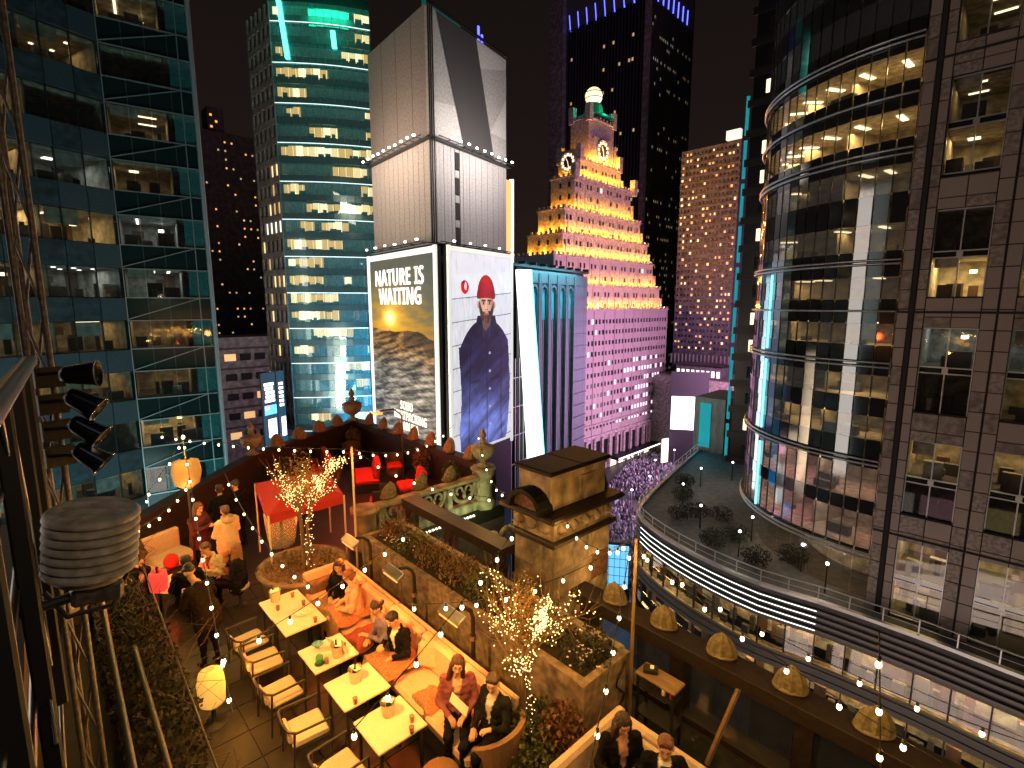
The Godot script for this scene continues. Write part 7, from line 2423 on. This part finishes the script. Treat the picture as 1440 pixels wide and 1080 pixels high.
	# creases in the cloth: small noise along the normal, none on skin or shoes
	for i in bn[0].size():
		if bn[3][i] == 1 or bn[3][i] == 2 or bn[3][i] == 4:
			var q: Vector3 = bn[0][i] * 900.0 + Vector3(at.x, 0, at.z) * 500.0
			bn[0][i] += bn[1][i] * (noise.get_noise_3d(q.x, q.y * 1.6, q.z) * 0.022 - 0.002)
	renormal(bn)
	mb.add(bn, S, cols)
	# head
	var hb := Basis(Vector3.UP, deg_to_rad(o.get("look", 0.0))) * Basis(Vector3.RIGHT, deg_to_rad(o.get("nod", 0.0))) * Basis(Vector3.BACK, deg_to_rad(o.get("tilt", 0.0)))
	var hx := Transform3D(hb, head_c)
	mb.add(head_arr, S * hx, [skin, Color(0.02, 0.012, 0.01), Color(skin.r * 0.9, skin.g * 0.45, skin.b * 0.45), Color(0.04, 0.025, 0.015)])
	# hands: the kit hand points down -y with the palm towards +z, thumb on +x
	for i in 2:
		var el: Vector3 = J["wr%d" % i][0]
		var wr: Vector3 = J["wr%d" % i][1]
		var d := (wr - el).normalized()
		var yb := -d
		var zb := Vector3(0, -1, 0.2) if absf(d.y) < 0.8 else Vector3(-1.0 if i == 0 else 1.0, 0, 0)
		zb = (zb - yb * zb.dot(yb)).normalized()
		var xb := yb.cross(zb)
		var want := Vector3(-1.0 if i == 0 else 1.0, 0.3, 0.2)
		if xb.dot(want) < 0:
			xb = -xb
		mb.add(hand_arr, S * Transform3D(Basis(xb, yb, zb), wr), [skin])
	part(p, "body", mb, M["body"])
	var hk: String = o.get("hair", "short")
	var hm := {"short": hair_short, "long": hair_long, "bun": hair_bun, "hat": hat_knit}
	if hk != "none":
		var mm := hair_mat(o.get("hair_col", Color(0.02, 0.012, 0.008)))
		part(p, "knit_hat" if hk == "hat" else "hair", hm[hk], mm, S * hx)
	if o.get("hood", false):
		part(p, "hood", MB.new().lathe([Vector2(0.06, -0.06), Vector2(0.13, -0.03), Vector2(0.15, 0.03), Vector2(0.11, 0.06)], 14, S * Transform3D(Basis(Vector3.RIGHT, -0.35), J.neck + Vector3(0, 0.0, -0.06))), hair_mat(o.get("hood_col", top)))
	if o.get("bow", false):
		part(p, "bow_tie", MB.new().box(S * (J.neck + Vector3(0, -0.06, 0.09)), Vector3(0.1, 0.035, 0.02)), M["black"])
	return p

var hair_mats := {}
func hair_mat(c: Color) -> StandardMaterial3D:
	var k := str(c)
	if not hair_mats.has(k):
		var m := StandardMaterial3D.new()
		m.resource_name = "hair_or_knit"
		m.albedo_color = c.linear_to_srgb()
		m.roughness = 0.6
		hair_mats[k] = m
	return hair_mats[k]

func blanket(label: String, ctr: Vector3, w: float, l: float, m: Material, sd: int, turn := 0.0) -> void:
	# lies over a lap: local +x towards the sofa back, falling over the knees at -x
	var b := solo("blanket", label, "blanket", blanket_mesh(w, l, sd), m, ctr, turn, "blankets on the banquette")

func blanket_mesh(w: float, l: float, sd: int) -> MB:
	var mb := MB.new()
	var nu := 26
	var nv := 26
	var g := []
	for i in nu + 1:
		for j in nv + 1:
			var u := -1.0 + 2.0 * i / nu
			var v := -1.0 + 2.0 * j / nv
			var fold := noise.get_noise_3d(u * 55.0 + sd * 31.0, v * 55.0, 3.0) * 0.07 + absf(noise.get_noise_3d(u * 120.0, v * 120.0 + sd * 17.0, 9.0)) * 0.05
			var edge := 1.0 + 0.16 * noise.get_noise_2d(u * 80.0 + sd * 9.0, v * 80.0)
			var x := u * l * 0.5 * edge
			var z := v * w * 0.5 * edge
			var y := 0.07 * (cos(v * PI * 1.0) * 0.5 + 0.5) * (1.0 if u < 0.3 else 0.4) + fold
			if u < -0.45:
				var q := (-0.45 - u) / 0.55
				x = -0.225 * l * edge - 0.06 * sin(q * 2.2) + fold * 0.5
				y = 0.05 + fold * 0.4 - q * 0.34
			if absf(v) > 0.8:
				y -= (absf(v) - 0.8) * 0.25
			g.append(Vector3(x, y, z))
	for i in nu:
		for j in nv:
			var a: Vector3 = g[i * (nv + 1) + j]
			var b: Vector3 = g[i * (nv + 1) + j + 1]
			var c: Vector3 = g[(i + 1) * (nv + 1) + j + 1]
			var d: Vector3 = g[(i + 1) * (nv + 1) + j]
			mb.quad(b, a, d, c)
	# smooth the normals
	var acc := {}
	for k in mb.v.size():
		var key := mb.v[k].snapped(Vector3.ONE * 0.0005)
		acc[key] = acc.get(key, Vector3.ZERO) + mb.n[k]
	for k in mb.v.size():
		mb.n[k] = acc[mb.v[k].snapped(Vector3.ONE * 0.0005)].normalized()
	return mb

func people() -> void:
	body_kit()
	var dark := Color(0.006, 0.006, 0.007)
	person("seated guest in black with dark hair at the banquette's far end", Vector3(3.92, 0, -8.98), -60, "sit", {"top": dark, "hair": "long", "look": 20, "nod": 14, "arms": ["lap", "lap"], "lean": 0.12})
	person("seated guest in pale coat with reddish hair beside the black-clad one", Vector3(3.88, 0, -8.42), -115, "sit", {"top": Color(0.42, 0.3, 0.22), "low": Color(0.36, 0.26, 0.2), "hair": "bun", "hair_col": Color(0.22, 0.07, 0.03), "coat": true, "bulk": 1.15, "look": -25, "nod": 12, "lean": 0.1})
	person("seated guest in grey-violet top looking down beside the suited man", Vector3(3.84, 0, -7.18), -100, "sit", {"top": Color(0.16, 0.13, 0.2), "hair": "bun", "hair_col": Color(0.03, 0.015, 0.01), "look": 8, "nod": 24, "lean": 0.2, "arms": ["chest", "lap"]})
	person("seated guest in dark suit with white collar looking down at his hands", Vector3(3.86, 0, -6.78), -78, "sit", {"top": dark, "shirt": Color(0.6, 0.58, 0.55), "hair": "short", "nod": 26, "lean": 0.18, "arms": ["lap", "chest"]})
	person("seated smiling guest with long hair and flowery top", Vector3(3.84, 0, -5.22), -40, "sit", {"top": Color(0.2, 0.07, 0.08), "shirt": Color(0.5, 0.34, 0.28), "low": Color(0.006, 0.006, 0.008), "hair": "long", "hair_col": Color(0.07, 0.022, 0.014), "look": 5, "nod": 4, "tilt": -8, "arms": ["lap", "lap"]})
	var f := person("seated guest in dark sweater with a menu in the tub chair", Vector3(3.98, 0, -4.62), -85, "sit", {"top": Color(0.008, 0.008, 0.008), "shirt": Color(0.5, 0.48, 0.45), "hair": "short", "hair_col": Color(0.04, 0.02, 0.012), "look": 25, "nod": 12, "arms": ["out", "lap"], "bulk": 1.08})
	var mn := thing("held_menu", "long pale menu held by the guest in the tub chair", "menu", Vector3(3.62, 0.98, -4.9), 40)
	part(mn, "page", MB.new().box(Vector3.ZERO, Vector3(0.16, 0.3, 0.008), Basis(Vector3.RIGHT, -0.8)), M["napkin"])
	person("seated guest in black dress with long dark hair on the corner sofa", Vector3(4.66, 0, -3.08), -40, "sit", {"top": Color(0.006, 0.006, 0.007), "shirt": Color(0.45, 0.26, 0.17), "skin": Color(0.45, 0.26, 0.17), "hair": "long", "hair_col": Color(0.025, 0.012, 0.008), "look": 10, "nod": 16, "arms": ["chest", "out"], "skirt": true, "group": "couple on the corner sofa"})
	person("seated guest in dinner jacket with bow tie on the corner sofa", Vector3(4.74, 0, -2.56), -55, "sit", {"top": dark, "shirt": Color(0.7, 0.68, 0.64), "hair": "short", "hair_col": Color(0.12, 0.05, 0.03), "look": -5, "nod": 10, "bow": true, "bulk": 1.1, "group": "couple on the corner sofa"})
	var g := "guests at the far sofa"
	person("standing guest in dark red jacket by the lamp pole", Vector3(2.36, 0, -12.95), 30, "stand", {"top": Color(0.07, 0.02, 0.025), "hair": "long", "hair_col": Color(0.09, 0.04, 0.02), "arms": ["chest", "cross"], "coat": true, "nod": 14, "group": g})
	person("standing guest in cream hooded jacket seen from behind", Vector3(2.78, 0, -12.3), 195, "stand", {"top": Color(0.5, 0.42, 0.28), "low": Color(0.3, 0.2, 0.14), "hair": "short", "hair_col": Color(0.06, 0.035, 0.02), "arms": ["chest", "chest"], "coat": true, "bulk": 1.2, "hood": true, "hood_col": Color(0.4, 0.3, 0.2), "group": g})
	person("standing guest in black at the far parapet", Vector3(3.05, 0, -13.9), 170, "stand", {"top": dark, "hair": "short", "arms": ["cross", "cross"], "coat": true, "group": g})
	person("standing dark figure next to the red canopy", Vector3(3.45, 0, -14.0), 200, "stand", {"top": dark, "hair": "hat", "hair_col": Color(0.015, 0.015, 0.015), "arms": ["down", "chest"], "coat": true, "group": g})
	var st := thing("bar_stool", "low stool under the guest in the white shirt", "stool", Vector3(2.32, 0, -11.55))
	part(st, "seat", MB.new().lathe([Vector2(0, 0.4), Vector2(0.2, 0.4), Vector2(0.2, 0.46), Vector2(0, 0.465)], 14), M["cushion"])
	part(st, "foot", MB.new().lathe([Vector2(0.18, 0), Vector2(0.16, 0.02), Vector2(0.03, 0.04), Vector2(0.03, 0.4)], 10), M["black"])
	person("seated guest in cream shirt at the low table", Vector3(2.32, 0, -11.55), -60, "sit", {"top": Color(0.5, 0.42, 0.26), "shirt": Color(0.1, 0.04, 0.03), "hair": "short", "hair_col": Color(0.08, 0.04, 0.02), "look": -10, "nod": 20, "lean": 0.22, "arms": ["chest", "lap"], "group": g})
	var st2 := thing("bar_stool", "low stool under the long-haired guest in dark jacket", "stool", Vector3(2.62, 0, -11.05))
	part(st2, "seat", MB.new().lathe([Vector2(0, 0.4), Vector2(0.2, 0.4), Vector2(0.2, 0.46), Vector2(0, 0.465)], 14), M["cushion"])
	part(st2, "foot", MB.new().lathe([Vector2(0.18, 0), Vector2(0.16, 0.02), Vector2(0.03, 0.04), Vector2(0.03, 0.4)], 10), M["black"])
	person("seated guest in dark jacket with long brown hair, back turned", Vector3(2.62, 0, -11.05), -130, "sit", {"top": Color(0.008, 0.009, 0.012), "hair": "long", "hair_col": Color(0.2, 0.09, 0.035), "coat": true, "arms": ["lap", "chest"], "group": g})
	person("standing guest in dark coat leaning over the hedge aisle", Vector3(1.72, 0, -9.45), -160, "stand", {"top": Color(0.014, 0.01, 0.007), "hair": "hat", "hair_col": Color(0.02, 0.02, 0.02), "lean": 0.5, "nod": 30, "arms": ["chest", "out"], "coat": true, "bulk": 1.1, "group": g})
	person("seated guest in brown hat at the far sofa", Vector3(1.1, 0, -13.3), 15, "sit", {"top": Color(0.05, 0.035, 0.025), "hair": "hat", "hair_col": Color(0.08, 0.06, 0.04), "group": g})
	person("seated guest in black with back to the hedge", Vector3(1.75, 0, -11.1), 175, "sit", {"top": dark, "hair": "short", "bulk": 1.15, "coat": true, "group": g})
	var st3 := thing("bar_stool", "low stool under the guest in black by the hedge", "stool", Vector3(1.75, 0, -11.1))
	part(st3, "seat", MB.new().lathe([Vector2(0, 0.4), Vector2(0.2, 0.4), Vector2(0.2, 0.46), Vector2(0, 0.465)], 14), M["cushion"])
	part(st3, "foot", MB.new().lathe([Vector2(0.18, 0), Vector2(0.16, 0.02), Vector2(0.03, 0.04), Vector2(0.03, 0.4)], 10), M["black"])
	blanket("orange fringed blanket over the farthest couple's laps", Vector3(3.62, 0.6, -8.7), 1.25, 0.95, M["blanket"], 1)
	blanket("patterned red blanket beside the guest in grey-violet", Vector3(3.55, 0.6, -7.55), 0.6, 0.8, M["blanket_red"], 2)
	blanket("amber blanket over the suited man's knees", Vector3(3.55, 0.62, -6.72), 0.75, 0.9, M["blanket"], 3)
	blanket("rumpled orange blanket beside the long-haired guest", Vector3(3.72, 0.47, -5.75), 0.55, 0.7, M["blanket"], 4)
	# loose cushions
	for k in 3:
		var c := thing("scatter_cushion", ["pale scatter cushion beside the first heater pole", "tan scatter cushion at the banquette's far corner", "peach scatter cushion behind the suited man"][k], "cushion", [Vector3(4.05, 0.72, -7.85), Vector3(4.0, 0.7, -9.45), Vector3(4.1, 0.7, -6.3)][k], k * 20.0 - 10, "cushions on the banquette")
		part(c, "pillow", MB.new().bevel(Vector3.ZERO, Vector3(0.14, 0.4, 0.42), 0.06, Basis(Vector3.BACK, -0.25)), M["sofa"])

func more_materials() -> void:
	mat("teal_spandrel", 0.012, 0.03, 0.032, 0.15, 0.4)
	mat("teal_spandrel_b", 0.06, 0.14, 0.155, 0.22, 0.45, "tex_fine", 0.2)
	mat("mast_paint", 0.4, 0.38, 0.42, 0.5, 0.4)
	mat("flag_red", 0.3, 0.06, 0.04, 0.8)
	mat("flag_pale", 0.42, 0.38, 0.3, 0.8)
	glow("ring_led", 0.8, 1.0, 0.95, 0.7)
	glow("sign_violet", 0.85, 0.75, 1.0, 1.3)
	glow("sign_blue", 0.08, 0.3, 1.0, 1.2)
	glow("sign_red", 1.0, 0.2, 0.25, 1.1)
	glow("neon_green_dim", 0.0, 0.3, 0.2, 0.12)
	glow("border_glow", 0.95, 0.96, 0.82, 0.4)
	glow("text_white", 1.0, 0.98, 0.92, 0.75)
	glow("text_cream", 0.95, 0.88, 0.65, 0.55)
	glow("screen_cyan", 0.1, 0.7, 1.0, 1.2)
	glow("arch_led", 0.1, 0.5, 0.6, 0.12)
	glow("orange_sign", 1.0, 0.42, 0.12, 0.9)
	mat("dial", 0.03, 0.022, 0.025, 0.6)
	glow("dial_glow", 1.0, 0.82, 0.6, 0.8)
	glow("globe_glow", 1.0, 0.78, 0.45, 1.0)
	glow("screen_pink", 1.0, 0.4, 0.9, 1.5)
	glow("pale_dim", 0.9, 0.85, 0.7, 0.35)
	mat("crown_wall", 0.1, 0.09, 0.1, 0.8)
	mat("hotel_wall", 0.15, 0.145, 0.16, 0.85, 0.0, "tex_blotch", 0.06)
	glow("hotel_crown", 0.85, 0.9, 0.75, 0.6)
	glow("neon_teal_dim", 0.02, 0.5, 0.6, 0.2)
	glow("ad_white", 1.0, 0.95, 0.88, 1.4)
	glow("fill_screen_glow", 1.0, 0.92, 0.82, 0.35)
	glow("fill_dim", 1.0, 0.9, 0.8, 0.4)
	glow("fill_pink_dim", 1.0, 0.5, 0.6, 0.4)
	glow("fill_yellow_dim", 1.0, 0.75, 0.3, 0.4)
	glow("ad_pink", 1.0, 0.4, 0.7, 2.0)
	glow("ad_yellow", 1.0, 0.75, 0.2, 2.0)
	glow("ad_red", 1.0, 0.2, 0.15, 2.0)
	glow("ad_teal", 0.2, 0.8, 0.9, 1.6)
	glow("ad_peach", 1.0, 0.7, 0.5, 1.8)
	glow("ad_cool", 0.7, 0.85, 1.0, 1.8)
	glow("screen_blue", 0.15, 0.55, 0.95, 0.7)
	mat("crowd", 1, 1, 1, 0.8).vertex_color_use_as_albedo = true
	mat("deck", 0.018, 0.015, 0.013, 0.55, 0.0, "tex_strong", 0.4, 0.3)
	mat("deck_b", 0.021, 0.018, 0.015, 0.5, 0.0, "tex_strong", 0.55, 0.3)
	mat("deck_c", 0.016, 0.014, 0.012, 0.6, 0.0, "tex_blotch", 0.6, 0.3)
	mat("walkway", 0.025, 0.028, 0.024, 0.25, 0.0, "tex_strong", 0.5)
	mat("sofa", 0.6, 0.45, 0.33, 0.9, 0.0, "tex_weave", 2.0, 0.1)
	mat("sofa_base", 0.06, 0.045, 0.035, 0.8)
	mat("table_white", 0.72, 0.66, 0.53, 0.3, 0.0, "tex_weave", 5.0)
	mat("chair_metal", 0.05, 0.045, 0.042, 0.4, 0.5)
	mat("cushion", 0.55, 0.47, 0.36, 0.9, 0.0, "tex_weave", 2.5, 0.1)
	mat("wicker", 0.38, 0.22, 0.11, 0.75, 0.0, "tex_cell", 3.0, 0.6)
	mat("bucket", 0.62, 0.55, 0.42, 0.4, 0.2)
	mat("napkin", 0.75, 0.7, 0.6, 0.9)
	mat("bottle", 0.02, 0.05, 0.02, 0.1)
	pane("green_glass", 0.01, 0.3, 0.08, 0.6)
	pane("blue_bowl", 0.1, 0.4, 0.5, 0.6)
	pane("amber_glass", 0.3, 0.16, 0.05, 0.5)
	glow("red_glow", 1.0, 0.06, 0.04, 0.6)
	M["red_glow"].albedo_texture = M["tex_cell"]
	mat("red_cloth", 0.5, 0.025, 0.02, 0.85, 0.0, "tex_weave", 2.0)
	M["red_cloth"].backlight_enabled = true
	M["red_cloth"].backlight = Color(0.3, 0.02, 0.02)
	glow("amber_shade", 1.0, 0.5, 0.12, 0.38)
	mat("planter_stone", 0.26, 0.19, 0.13, 0.8, 0.0, "tex_strong", 0.5, 0.5)
	mat("kerb", 0.36, 0.29, 0.2, 0.8, 0.0, "tex_blotch", 0.6, 0.4)
	mat("soil", 0.03, 0.02, 0.012, 0.95, 0.0, "tex_cell", 2.0)
	mat("leaf_brown", 0.13, 0.075, 0.025, 0.75).vertex_color_use_as_albedo = true
	mat("twig", 0.09, 0.06, 0.04, 0.85)
	mat("flower", 0.7, 0.6, 0.62, 0.8)
	mat("bark", 0.2, 0.13, 0.08, 0.9, 0.0, "tex_streak", 3.0)
	mat("stone_green", 0.32, 0.32, 0.26, 0.75, 0.0, "tex_stain", 0.6, 0.6)
	mat("stone_warm", 0.36, 0.28, 0.2, 0.8, 0.0, "tex_stain", 0.45, 0.6)
	mat("stone_warm_b", 0.32, 0.25, 0.18, 0.8, 0.0, "tex_stain", 0.7, 0.6)
	mat("stone_red", 0.16, 0.075, 0.05, 0.8, 0.0, "tex_strong", 0.7, 0.6)
	mat("slab_black", 0.012, 0.012, 0.013, 0.6, 0.0, "tex_strong", 0.8)
	M["slab_black"].metallic_specular = 0.25
	mat("rail_dark", 0.022, 0.012, 0.01, 0.55, 0.0, "tex_strong", 0.8, 0.3)
	mat("shell_gold", 0.24, 0.19, 0.1, 0.75, 0.0, "tex_strong", 1.2, 0.6)
	mat("wicker_dark", 0.06, 0.045, 0.035, 0.7, 0.0, "tex_cell", 3.0, 0.6)
	mat("lounge_wall", 0.03, 0.025, 0.025, 0.5, 0.0, "tex_blotch", 0.6)
	mat("wood", 0.3, 0.19, 0.1, 0.7, 0.0, "tex_streak", 2.0)
	mat("pole_pale", 0.5, 0.42, 0.34, 0.6)
	var cp := pane("cover_plastic", 0.6, 0.55, 0.4, 0.35)
	cp.roughness = 0.2
	glow("bulb_dim", 1.0, 0.9, 0.7, 2.5)
	mat("shade_tan", 0.4, 0.28, 0.16, 0.85, 0.0, "tex_weave", 2.0)
	mat("truss_metal", 0.22, 0.2, 0.2, 0.5, 0.5, "tex_strong", 1.5)
	mat("clamp", 0.05, 0.045, 0.03, 0.7, 0.2, "tex_strong", 2.0)
	glow("par_glow", 1.0, 0.7, 0.35, 1.5)
	mat("rail_gloss", 0.03, 0.03, 0.03, 0.3, 0.5)
	mat("drum_plastic", 0.52, 0.48, 0.42, 0.6, 0.0, "tex_strong", 1.0)
	mat("pipe_metal", 0.09, 0.1, 0.09, 0.4, 0.5, "tex_strong", 2.0)
	mat("body", 1, 1, 1, 0.8).vertex_color_use_as_albedo = true
	M["body"].metallic_specular = 0.25
	mat("blanket", 0.42, 0.22, 0.12, 0.95, 0.0, "tex_strong", 2.0, 0.3)
	mat("blanket_red", 0.26, 0.06, 0.04, 0.95, 0.0, "tex_cell", 3.0, 0.3)

func _ready() -> void:
	rng.seed = 1
	noise.seed = 4
	noise.frequency = 0.01
	noise.fractal_octaves = 3
	stage()
	UB = MB.new().box(Vector3.ZERO, Vector3.ONE).done()
	BB = MB.new().bevel(Vector3.ZERO, Vector3.ONE, 0.02).done()
	materials()
	more_materials()
	street()
	granite_tower()
	curved_tower()
	podium()
	left_tower()
	teal_tower()
	billboard_tower()
	fluted_building()
	unseen_signs()
	clock_tower()
	far_towers()
	deck()
	parapets()
	chimney()
	planters()
	furniture()
	lounge()
	heaters()
	strings()
	balcony()
	people()
